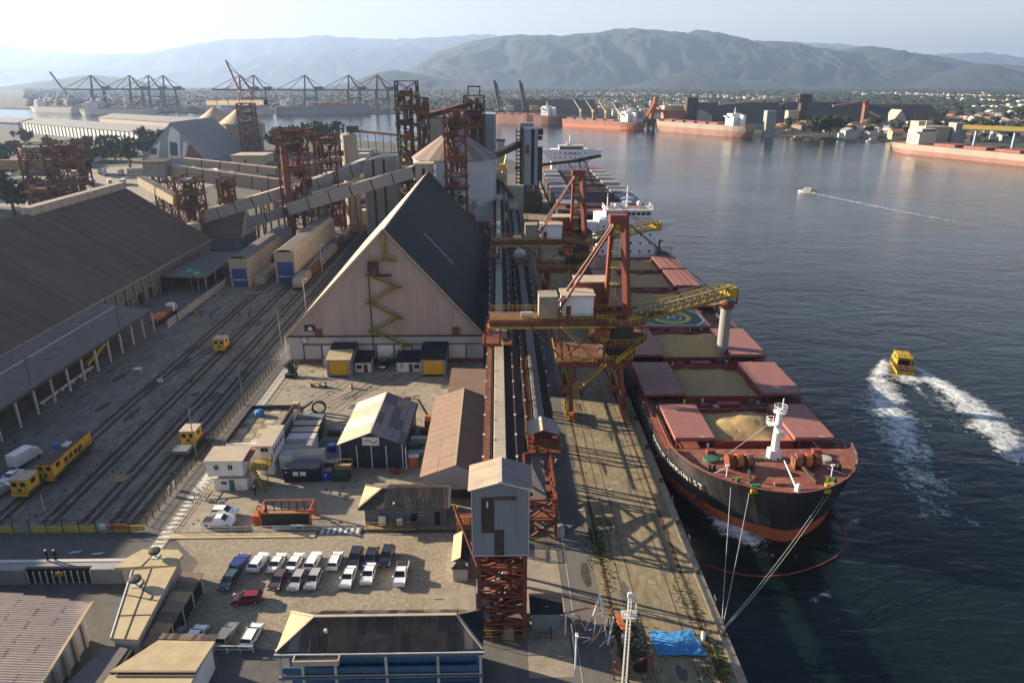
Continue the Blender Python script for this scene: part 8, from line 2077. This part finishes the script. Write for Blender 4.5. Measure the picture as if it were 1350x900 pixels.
far_ship('long tan and red bulk carrier at the right edge with cream deckhouse', (486, 545), (413, 752), 32, 9.5, 'hull_tan', 'hull_rust', 4.0, 'aft', hm='roof_white')
far_ship('dark grey container ship under the gantry cranes', (-280, 1650), (-470, 1590), 34, 18, 'clad_grey', 'hull_tan', 3, 'aft', box=5)
far_ship('pale freighter left of the container ship', (-470, 1570), (-590, 1545), 26, 14, 'roof_white', 'clad_beige', 3, 'aft')
far_ship('hazy white freighter in the left harbour', (-700, 1545), (-880, 1600), 28, 14, 'roof_white', 'clad_beige', 3, 'aft', 2, 'white')
far_ship('second hazy white freighter farther in the left harbour', (-900, 1640), (-1060, 1730), 28, 14, 'white_dirty', 'clad_grey', 3, 'aft', 3, 'white')
# ship-to-shore gantry cranes
def sts(label, x, y, rz, raised=False, m='steel_dark', boom='cover_side', s=1.0):
    t = thing('gantry_crane', label, 'gantry crane', (x, y, -1), rz, world=False, group='ship-to-shore cranes in the haze')
    for xx in (-13, 13):
        for yy in (0, 26):
            part(t, 'leg', m, BR((xx, yy, 0), (xx * .8, yy, 46), 3.0))
        part(t, 'sill_beam', m, BR((xx, 0, 4), (xx, 26, 4), 2.4))
        part(t, 'side_beam', m, BR((xx * .85, 0, 30), (xx * .85, 26, 30), 2.2))
        part(t, 'side_brace', m, BR((xx, 0, 6), (xx * .85, 26, 30), 1.6))
    for yy in (0, 26):
        part(t, 'portal_beam', m, BR((-11, yy, 45), (11, yy, 45), 2.4))
    part(t, 'apex_frame', m, BR((-9, 2, 46), (-2, 4, 78), 2.4), BR((9, 2, 46), (2, 4, 78), 2.4), BR((-9, 26, 46), (-2, 6, 78), 2.0), BR((9, 26, 46), (2, 6, 78), 2.0), BR((-3, 4, 78), (3, 4, 78), 2.0))
    part(t, 'rear_girder', boom, BR((0, 0, 47), (0, 48, 47), 4.0, 3.4))
    part(t, 'machine_house', m, BX(-4, 24, 48, 4, 40, 54))
    e = (0, -20, 108) if raised else (0, -58, 48)
    part(t, 'boom', boom, BR((0, 0, 47), e, 4.0, 3.4))
    part(t, 'stay', m, BR((0, 4, 78), (0, -30, 49) if not raised else (0, -14, 90), 1.2), BR((0, 4, 78), (0, -56, 49.5) if not raised else e, 1.2), BR((0, 4, 78), (0, 46, 49), 1.2))
    return t
for k, (x, y, a, rz_, lab) in enumerate([(-545, 1690, 72, False, 'gantry crane second from left in the middle group'), (-432, 1690, 72, False, 'gantry crane above the pink container stack'), (-335, 1690, 72, False, 'gantry crane third from left in the middle group'), (-272, 1690, 72, False, 'gantry crane at the right end of the middle group'), (-585, 1720, 72, False, 'small gantry crane behind the raised red boom'),
                                  (-960, 1800, 70, False, 'gantry crane at the left of the far left group'), (-870, 1800, 70, False, 'gantry crane second in the far left group'), (-835, 1820, 70, False, 'gantry crane third in the far left group'), (-800, 1820, 70, False, 'gantry crane at the right of the far left group')]):
    sts(lab, x, y, R(-a), rz_, 'coal_roof', 'steel_red' if k < 4 else 'coal_roof')
sts('red gantry crane with its boom raised high', -562, 1650, R(-60), True, 'steel_red', 'steel_red')
t = thing('harbour_crane', 'hazy mobile harbour crane with a raised jib at the far left', 'crane', (-955, 1700, 0))
part(t, 'tower', 'clad_grey', BX(-962, 1696, 0, -950, 1706, 34))
part(t, 'jib', 'clad_grey', BR((-958, 1700, 30), (-990, 1700, 84), 3))
part(t, 'cab', 'white_dirty', BX(-966, 1694, 22, -948, 1708, 30))
for k, x in enumerate((-2, 42)):
    t = thing('harbour_crane', ['left', 'right'][k] + ' dark steep jib crane above the pink freighter', 'crane', (x, 1312, 0))
    part(t, 'jib', 'steel_dark', BR((x + 6, 1314, 12), (x - 4, 1312, 66), 4, 4), BR((x + 12, 1314, 12), (x, 1313, 62), 2, 2))
    part(t, 'tower', 'steel_dark', BX(x, 1310, 0, x + 14, 1322, 16))
    part(t, 'cab', 'roof_white' if k == 0 else 'yellow', BX(x + 16, 1320, 16, x + 30, 1332, 24))
# terminals behind the ships
def coal_shed(label, x0, x1, y0, y1, h, e):
    t = thing('stock_shed', label, 'shed', ((x0 + x1) / 2, y0, -1.4), group='dark storage sheds across the channel')
    ym = (y0 + y1) / 2
    part(t, 'roof', 'coal_roof', SL((x0, y0, e), (x1, y0, e), (x1 - 6, ym, h), (x0 + 6, ym, h), .5), SL((x0, y1, e), (x1, y1, e), (x1 - 6, ym, h), (x0 + 6, ym, h), .5))
    part(t, 'wall', 'clad_grey', BX(x0 + 1, y0 + 1, -2, x1 - 1, y1 - 1, e))
    return t
coal_shed('dark long-roofed shed behind the two left freighters', 20, 190, 1390, 1470, 32, 8)
coal_shed('dark long-roofed shed behind the tan bulk carrier, left part', 300, 440, 1110, 1190, 34, 6)
coal_shed('dark long-roofed shed right of the conveyor tower', 445, 590, 1130, 1210, 34, 6)
coal_shed('dark shed with a pale dormer at the right end of the row', 560, 690, 1130, 1210, 30, 6)
t = thing('dormer_house', 'pale gabled dormer on the dark shed roof at the right', 'building', (612, 1126, 0))
part(t, 'wall', 'roof_beige', PY([(598, 4), (626, 4), (612, 24)], 1120, 1150))
t = thing('conveyor_tower', 'dark conveyor tower with a long sloping belt over the sheds', 'tower', (452, 1100, 0))
part(t, 'tower', 'steel_dark', BX(447, 1095, -2, 457, 1106, 42))
part(t, 'head', 'steel_dark', BX(443, 1093, 36, 461, 1108, 47))
part(t, 'belt', 'roof_beige', BR((330, 1112, 32), (448, 1100, 45), 3, 2.4))
part(t, 'annex', 'clad_beige', BX(428, 1090, -2, 444, 1104, 24))
t = thing('orange_loader', 'orange ship loader between two freighters across the channel', 'ship loader', (236, 1130, 0))
part(t, 'tower', 'orange', BR((232, 1130, 0), (240, 1130, 42), 6, 6))
part(t, 'boom', 'orange', BR((238, 1130, 36), (222, 1108, 14), 4, 4), BR((240, 1132, 22), (290, 1140, 24), 4, 4))
part(t, 'shed', 'tile_orange', BX(252, 1126, 8, 286, 1146, 24))
for k in range(5):
    part(t, 'pier_leg', 'steel_dark', BX(222 + k * 8, 1096, -3, 225 + k * 8, 1100, 12))
part(t, 'pier_deck', 'steel_dark', BX(218, 1092, 8, 262, 1112, 12))
t = thing('orange_stacker', 'orange-brown stacker boom on the dark shed roofs', 'conveyor', (540, 1112, 0))
part(t, 'boom', 'tile_orange', BR((500, 1108, 30), (550, 1112, 37), 3, 2.4))
part(t, 'tower', 'brick', BX(549, 1108, -2, 554, 1116, 38))
part(t, 'chute', 'roof_beige', BR((556, 1110, 22), (574, 1108, 14), 4, 3))
t = thing('grain_elevator', 'dark clad elevator tower behind the tan bulk carrier bow', 'tower', (300, 1120, 0))
part(t, 'tower', 'steel_dark', BX(284, 1118, -2, 300, 1134, 42))
part(t, 'hopper', 'clad_beige', PY([(300, 0), (322, 0), (322, 16), (308, 24), (300, 24)], 1112, 1130))
part(t, 'pale_roof', 'roof_beige', BX(255, 1140, -2, 284, 1160, 30))
t = thing('concrete_pylon', 'pale concrete pylon standing in the water beside the tan ship stern', 'pylon', (344, 938, -3))
part(t, 'shaft', 'clad_grey', BX(339, 932, -4, 351, 944, 30))
part(t, 'seam', 'clad_grey', BX(346.5, 931.8, -3, 347.5, 931.98, 30))
t = thing('ship_unloader', 'cream and grey terminal building behind the right edge ship', 'building', (465, 780, 0))
part(t, 'block', 'clad_beige', BX(450, 770, -2, 476, 792, 20))
part(t, 'white_block', 'roof_beige', BX(456, 796, -2, 472, 812, 24))
part(t, 'tower', 'clad_grey', BX(478, 764, -2, 490, 778, 24))
t = thing('elevated_conveyor', 'green elevated conveyor on teal posts at the right edge', 'conveyor', (560, 700, 0))
part(t, 'belt', 'yellow_rail', BR((478, 752, 21), (640, 560, 20), 5, 4))
part(t, 'underside', 'car_teal', BR((478, 752, 18.4), (640, 560, 17.4), 4, 1))
for k in range(8):
    p = Vector((486, 742, 0)).lerp(Vector((640, 560, 0)), k / 7)
    part(t, 'post', 'silo_blue', BX(p.x - 1, p.y - 1, -2, p.x + 1, p.y + 1, 18))
for k in range(7):
    solo('shore_store', ['white', 'tan', 'grey', 'pale', 'rust', 'small tan', 'low grey'][k] + ' store on the far shore behind the freighters', 'building', ['white', 'clad_beige', 'clad_grey', 'roof_white', 'tile_orange', 'roof_beige', 'clad_grey'][k], BX(-60 + k * 52, 1420 + (k % 3) * 40, -2, -34 + k * 52, 1440 + (k % 3) * 40, 8 + (k * 5) % 9))
# container stacks on the far left terminal
rr = random.Random(55)
sh = []
for k in range(420):
    x = rr.uniform(-1050, -250)
    y = 1700 + rr.uniform(0, 160) - (x + 600) * .06
    sh.append((*BX(x, y, -1.4, x + 12, y + 6, rr.choice([1.2, 3.8, 6.4, 9])), rr.randrange(6)))
struct('container_yard', ['tile_orange', 'white_dirty', 'silo_blue', 'clad_beige', 'clad_grey', 'roof_brown'], *sh, kind='stuff')

# ------------------------------------------------------------ vegetation
def tree_proto(name, label, R_, H_, m, seed, n=240):
    rr = random.Random(seed)
    t = thing(name, label, 'tree', (0, 0, 0), world=False)
    tr = [TB((0, 0, 0), (.1, .1, H_ * .5), R_ * .09, 7, R_ * .05)]
    for k in range(5):
        a = k * 1.256 + rr.uniform(-.3, .3)
        tr.append(TB((.1, .1, H_ * .38), (R_ * .55 * math.cos(a), R_ * .55 * math.sin(a), H_ * rr.uniform(.6, .78)), R_ * .045, 5, R_ * .02))
    part(t, 'trunk', 'bark', *tr)
    lobes = [(rr.gauss(0, R_ * .42), rr.gauss(0, R_ * .42), H_ * rr.uniform(.5, .86), R_ * rr.uniform(.32, .55)) for _ in range(9)]
    V, F, MI = [], [], []
    for _ in range(n):
        cx, cy, cz, cr = rr.choice(lobes)
        v = Vector((rr.gauss(0, 1), rr.gauss(0, 1), rr.gauss(0, .8))).normalized()
        p = Vector((cx, cy, cz)) + v * cr * rr.uniform(.72, 1.08)
        s = R_ * rr.uniform(.08, .19)
        a = Vector((rr.gauss(0, 1), rr.gauss(0, 1), rr.gauss(0, 1))).normalized()
        b = a.cross(v + Vector((.01, .02, .03))).normalized()
        a = b.cross(v).normalized()
        o = len(V)
        V += [tuple(p + a * s), tuple(p + b * s + v * s * .3), tuple(p - a * s), tuple(p - b * s - v * s * .2)]
        F += [(o, o + 1, o + 2), (o, o + 2, o + 3)]
        o = len(V)
        c2 = v * s
        V += [tuple(p + a * s * .8 - c2), tuple(p + c2), tuple(p - a * s * .8 - c2 * .6)]
        F += [(o, o + 1, o + 2)]
    part(t, 'crown', m, (V, F))
    return t
TP = [tree_proto('leafy_tree', 'tree', 6.5, 12, 'leaf', 1), tree_proto('leafy_tree', 'tree', 8.5, 14, 'leaf_dark', 2, 300), tree_proto('leafy_tree', 'tree', 5.0, 11, 'leaf_light', 3), tree_proto('leafy_tree', 'tree', 7.0, 16, 'leaf_dark', 4)]
TLAB = ['mid green tree', 'broad dark green tree', 'yellowish green tree', 'tall dark green tree']
used = [False] * 4
def tree(x, y, k, s, where, grp, z=0.0):
    if not used[k]:
        used[k] = True
        o = TP[k]
        o.location = (x, y, z)
        o.scale = (s,) * 3
    else:
        o = dup(TP[k], (x, y, z), random.Random(int(x * 3 + y)).uniform(0, 6.28), scale=s)
    o["label"] = TLAB[k] + ' ' + where
    o["group"] = grp
    return o
rr = random.Random(12)
# left: trees beyond the brown warehouse
LT = [(-330, 470), (-345, 500), (-318, 455), (-300, 405), (-312, 380), (-285, 372), (-270, 360), (-258, 352), (-246, 372), (-335, 430), (-360, 530), (-375, 560), (-310, 560), (-296, 590), (-330, 640), (-350, 690), (-400, 720), (-420, 700), (-390, 690), (-372, 705), (-432, 640), (-450, 600), (-470, 640), (-430, 560), (-400, 500), (-415, 470), (-440, 520), (-236, 362), (-224, 368), (-300, 660), (-290, 640), (-360, 750), (-500, 700), (-520, 740), (-480, 760)]
for i, (x, y) in enumerate(LT):
    tree(x + rr.uniform(-4, 4), y + rr.uniform(-6, 6), rr.choice([0, 1, 1, 3, 2]), rr.uniform(.9, 1.5), 'beyond the brown warehouse on the left', 'trees beyond the brown warehouse')
for x, y, k, s in ((-205, 690, 1, 1.7), (-192, 700, 3, 1.5), (-178, 720, 1, 1.9), (-198, 670, 3, 1.3), (-165, 745, 0, 1.3), (-212, 712, 1, 1.4)):
    tree(x, y, k, s, 'in the clump by the water behind the painted warehouse', 'trees by the water')
for i in range(46):
    x, y = rr.uniform(-460, -235), rr.uniform(372, 760)
    if -330 < x < -200 and 430 < y < 600: continue
    if -300 < x < -205 and y > 590: continue
    if -408 < x < -338 and 612 < y < 656: continue
    tree(x, y, rr.choice([0, 1, 1, 3, 2]), rr.uniform(.7, 1.2), 'beyond the brown warehouse on the left', 'trees beyond the brown warehouse')
for i in range(22):
    x, y = rr.uniform(-430, -250), rr.uniform(400, 760)
    if -330 < x < -200 and 430 < y < 600: continue
    if -300 < x < -205 and y > 590: continue
    w, d, h = rr.uniform(6, 14), rr.uniform(6, 12), rr.uniform(3, 6)
    t = thing('low_house', 'low house among the trees beyond the brown warehouse', 'house', (x, y, 0), rr.uniform(-.5, .5), group='low houses beyond the brown warehouse', world=False)
    part(t, 'wall', rr.choice(['house0', 'house1', 'house2', 'house4']), BX(-w / 2, -d / 2, 0, w / 2, d / 2, h))
    part(t, 'roof', rr.choice(['tile_orange', 'roof_grey', 'roof_white', 'roof_brown']), PX([(-d / 2 - .4, h), (d / 2 + .4, h), (0, h + 2)], -w / 2 - .4, w / 2 + .4))
# right shore: houses and trees
HP = []
def house_proto(i, m, roof, w, d, h):
    t = thing('shore_house', 'house', 'house', (0, 0, 0), world=False)
    part(t, 'wall', m, BX(-w / 2, -d / 2, -1.4, w / 2, d / 2, h))
    part(t, 'roof', roof, PX([(-d / 2 - .4, h), (d / 2 + .4, h), (0, h + d * .22)], -w / 2 - .4, w / 2 + .4))
    for k in range(3):
        part(t, 'window', 'glass_dark', BX(-w / 2 + 1 + k * w * .3, -d / 2 - .08, h * .3, -w / 2 + 2.2 + k * w * .3, -d / 2 - .01, h * .65))
    return t
for i, (m, rf, w, d, h) in enumerate([('house0', 'tile_orange', 11, 9, 4), ('house1', 'roof_brown', 12, 9, 5), ('house2', 'roof_white', 10, 9, 6), ('house3', 'roof_grey', 12, 10, 4), ('house4', 'clad_grey', 14, 10, 5), ('house5', 'tile_orange', 10, 8, 6)]):
    HP.append(house_proto(i, m, rf, w, d, h))
HLAB = ['cream house with orange tiled roof', 'tan house with brown roof', 'pale taller house with white roof', 'reddish house with grey roof', 'grey flat-looking house', 'ochre house with orange roof']
hu = [False] * 6
def shore_y(x):
    return float(np.interp(x, [330, 385, 420, 480, 540, 575, 600, 640], [1030, 960, 900, 872, 850, 760, 620, 300]))
nh = 0
pts_used = []
tries = 0
while nh < 290 and tries < 9000:
    tries += 1
    y = 850 + 620 * rr.random() ** 1.35
    px_ = rr.uniform(990, 1370)
    x = (px_ - 656) / 937.0 * y * 1.045
    if x < 360 or y < shore_y(x) + 12 or (x < 700 and 1085 < y < 1225): continue
    if x > 410 and x < 640 and y < 800: continue
    if any((x - a) ** 2 + (y - b) ** 2 < 190 for a, b in pts_used): continue
    if mnoise.noise(Vector((x * .006, y * .006, 3))) < -.25: continue
    pts_used.append((x, y))
    k = rr.randrange(6)
    if not hu[k]:
        hu[k] = True
        o = HP[k]
        o.location = (x, y, 0)
    else:
        o = dup(HP[k], (x, y, 0))
    o.rotation_euler = (0, 0, rr.choice([0, .3, 1.57, -.4, .8]))
    s = rr.uniform(1.0, 1.6)
    o.scale = (s, s, s)
    where = 'near the water on the far shore' if y < 1000 else ('in the middle of the far-shore town' if y < 1250 else 'at the back of the far-shore town')
    o["label"] = HLAB[k] + ' ' + where
    o["group"] = 'houses of the far-shore town'
    nh += 1
nt_ = 0
tries = 0
while nt_ < 80 and tries < 6000:
    tries += 1
    y = rr.uniform(830, 1420)
    x = (rr.uniform(1000, 1370) - 656) / 937.0 * y * 1.045
    if x < 360 or y < shore_y(x) + 6 or (x < 700 and 1095 < y < 1215): continue
    if x > 410 and x < 640 and y < 800: continue
    if any((x - a) ** 2 + (y - b) ** 2 < 70 for a, b in pts_used): continue
    pts_used.append((x, y))
    tree(x, y, rr.choice([0, 1, 1, 3, 3, 2]), rr.uniform(.7, 1.35), 'among the far-shore houses', 'trees of the far-shore town', -1.4)
    nt_ += 1
for x, y, s in ((422, 935, 1.7), (431, 928, 1.6), (415, 948, 1.5), (520, 900, 1.5), (530, 893, 1.5)):
    tree(x, y, 1, s, 'in the big clump at the far water edge', 'big trees at the far water edge', -1.4)
# distant town and woods as single masses
sh = []
for k in range(7500):
    y = 1250 + 2900 * rr.random() ** 1.7
    x = rr.uniform(-.42, .85) * y
    if mnoise.noise(Vector((x * .0022, y * .0012, 1.7))) < (-.06 if y < 1900 else (.1 if x > .35 * y else -.14)): continue
    if x < 0 and y < 2000: continue
    if x < 720 and y < 1520: continue
    w, d, h = rr.uniform(8, 18), rr.uniform(7, 14), rr.uniform(4, 10)
    sh.append((*BX(x, y, -2, x + w, y + d, h), rr.randrange(6)))
struct('distant_town', ['house0', 'house1', 'house2', 'house3', 'house4', 'roof_white'], *sh, kind='stuff')
ic = ICO((0, 0, 0), 1.0, 1, .5)
icv, icf = np.array(ic[0]), np.array(ic[1])
VV, FF, cnt = [], [], 0
r2 = np.random.default_rng(4)
for k in range(15000):
    y = 1380 + 4600 * r2.random() ** 1.6
    x = r2.uniform(-.62, .88) * y
    if y < 1750 and x < 640: continue
    if x >= 640 and y < 1500 + 900 * r2.random() ** 2: continue
    if x < -200 and y < 1950: continue
    dens = mnoise.noise(Vector((x * .0022, y * .0012, 1.7)))
    if dens > .3 and r2.random() < .75: continue
    s = r2.uniform(3.5, 8) * (1 + y / 9000)
    v = icv * np.array([s * 1.3, s * 1.3, s * .62]) * (1 + .25 * r2.standard_normal((len(icv), 1))) + np.array([x, y, s * .4])
    VV.append(v)
    FF.append(icf + cnt)
    cnt += len(icv)
struct('woods', 'forest', ([tuple(p) for p in np.concatenate(VV)], [tuple(int(i) for i in f) for f in np.concatenate(FF)]), kind='stuff')

# ------------------------------------------------------------ boats and wakes
def foam_mat(name, thr, scale, col=(.80, .84, .86)):
    m = bpy.data.materials.new(name)
    m.use_nodes = True
    N, L = m.node_tree.nodes, m.node_tree.links
    b = N["Principled BSDF"]
    b.inputs["Base Color"].default_value = (*col, 1)
    b.inputs["Roughness"].default_value = .7
    at = N.new("ShaderNodeAttribute")
    at.attribute_name = 'foam'
    g = N.new("ShaderNodeNewGeometry")
    n = N.new("ShaderNodeTexNoise")
    n.inputs["Scale"].default_value = scale
    n.inputs["Detail"].default_value = 9
    n.inputs["Roughness"].default_value = .72
    n.inputs["Distortion"].default_value = .8
    L.new(g.outputs["Position"], n.inputs["Vector"])
    a = N.new("ShaderNodeMath")
    a.operation = 'MULTIPLY_ADD'
    L.new(n.outputs[0], a.inputs[0])
    a.inputs[1].default_value = 2.4
    L.new(at.outputs["Fac"], a.inputs[2])
    r = N.new("ShaderNodeMapRange")
    r.inputs[1].default_value = thr
    r.inputs[2].default_value = thr + .85
    L.new(a.outputs[0], r.inputs[0])
    L.new(r.outputs[0], b.inputs["Alpha"])
    bm = N.new("ShaderNodeBump")
    bm.inputs["Strength"].default_value = .8
    bm.inputs["Distance"].default_value = .2
    L.new(n.outputs[0], bm.inputs["Height"])
    L.new(bm.outputs[0], b.inputs["Normal"])
    MATS[name] = m
foam_mat('foam', 1.58, .55)
def foam(name, label, f, u0, u1, nu, v0, v1, nv, org, ang, amp=.12):
    """foam sheet in a local frame (u back along the track, v across), f(u, v) -> density 0..1"""
    c, s = math.cos(ang), math.sin(ang)
    V, A, F = [], [], []
    for i in range(nu + 1):
        for j in range(nv + 1):
            u, v = u0 + (u1 - u0) * i / nu, v0 + (v1 - v0) * j / nv
            d = max(0.0, min(1.0, f(u, v)))
            x, y = org[0] + u * c - v * s, org[1] + u * s + v * c
            V.append((x, y, -2.96 + d * (amp + .12 * mnoise.noise(Vector((x * .6, y * .6, 0))))))
            A.append(d * .95)
    for i in range(nu):
        for j in range(nv):
            a = i * (nv + 1) + j
            F.append((a, a + 1, a + nv + 2, a + nv + 1))
    o = struct(name, 'foam', (V, F), smooth=True, kind='stuff')
    at = o.data.attributes.new('foam', 'FLOAT', 'POINT')
    at.data.foreach_set('value', A)
    return o
def boat(nm, label, x, y, rz, L, B, hullm, cabm, trim):
    t = thing(nm, label, 'boat', (x, y, -3), rz, world=False)
    st = [(-L / 2, .92), (-L * .2, 1.0), (L * .15, .95), (L * .36, .62), (L / 2, .04)]
    V, F = [], []
    for yy, k in st:
        V += [(-B / 2 * k, yy, L * .11 + .15 * (yy > 0) * L * .1), (-B / 2 * k * .8, yy, -.3), (B / 2 * k * .8, yy, -.3), (B / 2 * k, yy, L * .11 + .15 * (yy > 0) * L * .1)]
    for i in range(len(st) - 1):
        for j in range(3):
            F.append((i * 4 + j, i * 4 + j + 1, i * 4 + 5 + j, i * 4 + 4 + j))
        F.append((i * 4 + 3, i * 4, i * 4 + 4, i * 4 + 7))
    F += [(0, 1, 2, 3), (16, 19, 18, 17)]
    part(t, 'hull', hullm, (V, F))
    z = L * .11
    part(t, 'rub_rail', trim, *[BR((s * B / 2 * a[1] * 1.02, a[0], z + .03), (s * B / 2 * b[1] * 1.02, b[0], z + .05), .25) for s in (-1, 1) for a, b in zip(st[:-1], st[1:])], BR((-B / 2 * .92, -L / 2 - .1, z), (B / 2 * .92, -L / 2 - .1, z), .3))
    cb = part(t, 'cabin', cabm, PX([(-L * .24, z), (L * .26, z), (L * .18, z + L * .13), (-L * .22, z + L * .15)], -B * .34, B * .34))
    part(cb, 'window', 'glass_dark', BX(-B * .345, -L * .16, z + L * .07, -B * .338, L * .12, z + L * .115), BX(B * .338, -L * .16, z + L * .07, B * .345, L * .12, z + L * .115), BX(-B * .26, -L * .245, z + .2, B * .26, -L * .236, z + L * .115))
    part(t, 'roof', cabm, BX(-B * .38, -L * .25, z + L * .15, B * .38, L * .16, z + L * .165))
    part(t, 'roof_rail', trim, *rail_shapes([(-B * .3, -L * .2, z + L * .165), (B * .3, -L * .2, z + L * .165), (B * .3, L * .1, z + L * .165), (-B * .3, L * .1, z + L * .165)], h=.5, r=.04, post=1.2))
    part(t, 'mast', trim, TB((0, L * .05, z + L * .165), (0, L * .05, z + L * .27), .08, 6))
    part(t, 'aft_deck', 'steel_rust' if hullm == 'yellow' else 'white', BX(-B * .42, -L / 2 + .2, z - .1, B * .42, -L * .25, z + .06))
    part(t, 'aft_rail', trim, *rail_shapes([(-B * .44, -L * .24, z), (-B * .44, -L / 2 + .1, z), (B * .44, -L / 2 + .1, z), (B * .44, -L * .24, z)], h=.8, r=.05, post=1.2))
    return t
boat('pilot_boat', 'yellow pilot boat speeding away beside the bulk carrier', 101.8, 165.4, R(-19), 13.0, 4.7, 'yellow', 'yellow', 'steel_dark')
boat('motor_boat', 'small white motor boat crossing the channel', 200.5, 463.5, R(55), 11.0, 3.6, 'white', 'white', 'steel_dark')
boat('moored_boat', 'small brown boat moored near the concrete pylon', 372, 912, R(80), 14, 5, 'wood', 'roof_beige', 'steel_dark')
boat('moored_boat', 'small white-roofed boat moored off the far trees', 447, 872, R(85), 14, 5, 'white', 'silo_white', 'steel_dark')
# wakes: track direction behind the boat
def wk_f(u, v):
    if u < -13: return 0
    w = 1.8 + 10.5 * (1 - math.exp(-max(0, u + 11) / 17.0)) + .05 * max(0, u)
    th = min(1.0 + .17 * max(0, u + 9), 6.0)
    n = mnoise.noise(Vector((u * .16, v * .2, 4)))
    arm = math.exp(-((abs(v) - w * .8 + n * 1.4) / th) ** 2) * (1.05 if u < 10 else .98)
    mid = .72 * math.exp(-((v - .05 * u) / 1.5) ** 2) * math.exp(-max(0, u) / 26)
    tr = 1.05 * math.exp(-((u - 2.5) / 3.4) ** 2 - (v / 5.0) ** 2)
    fade = max(0, 1 - max(0, u - 14) / 62) ** .6 * min(1, (u + 13) / 4)
    return max(arm, mid, tr) * fade * (1 + .3 * n)
foam('boat_wake', 'wake', wk_f, -13, 66, 150, -24, 24, 90, (99.6, 159.2), R(-103), .4)
def wk2(u, v):
    return math.exp(-((v - .0005 * u * u) / (.9 + .022 * u)) ** 2) * max(0, 1 - u / 190) * 1.05
foam('boat_wake', 'wake', wk2, 0, 200, 170, -10, 34, 70, (203.0, 459.5), R(-75), .15)
def bowf(u, v):
    return .8 * math.exp(-((v + .45 * u * .35) / (1.1 + .12 * u)) ** 2) * max(0, 1 - u / 15.0) * min(1, (u + .5))
foam('bow_splash', 'splash', lambda u, v: 1.05 * math.exp(-((u - 5) / 5.5) ** 2 - ((v + .6) / 2.4) ** 2), -6, 18, 50, -8, 5, 34, (35.4, 100.8), R(-55), .6)
foam('bow_splash', 'splash', lambda u, v: .8 * math.exp(-((u - 3) / 2.6) ** 2 - (v / .9) ** 2), -3, 9, 30, -3, 3, 18, (55.6, 96.2), R(40), .4)
foam('bow_splash', 'splash', lambda u, v: .62 * math.exp(-((v - .5 * math.sin(u * .9)) / .7) ** 2) * max(0, 1 - abs(u - 4) / 5), -2, 10, 30, -3, 3, 18, (43.0, 78.2), R(50), .1)
# ------------------------------------------------------------ air
def haze():
    m = bpy.data.materials.new('haze_air')
    m.use_nodes = True
    nt = m.node_tree
    nt.nodes.remove(nt.nodes["Principled BSDF"])
    v = nt.nodes.new("ShaderNodeVolumePrincipled")
    v.inputs["Color"].default_value = (0.45, 0.62, 0.96, 1)
    v.inputs["Density"].default_value = HAZE
    v.inputs["Anisotropy"].default_value = 0.35
    nt.links.new(v.outputs[0], nt.nodes["Material Output"].inputs["Volume"])
    o = bpy.data.objects.new('haze', mesh_of('haze', [BX(-31000, -1500, -12, 31000, 22500, 1120)], m))
    COL.objects.link(o)
    o["kind"] = 'stuff'
HAZE = 7.5e-5
haze()
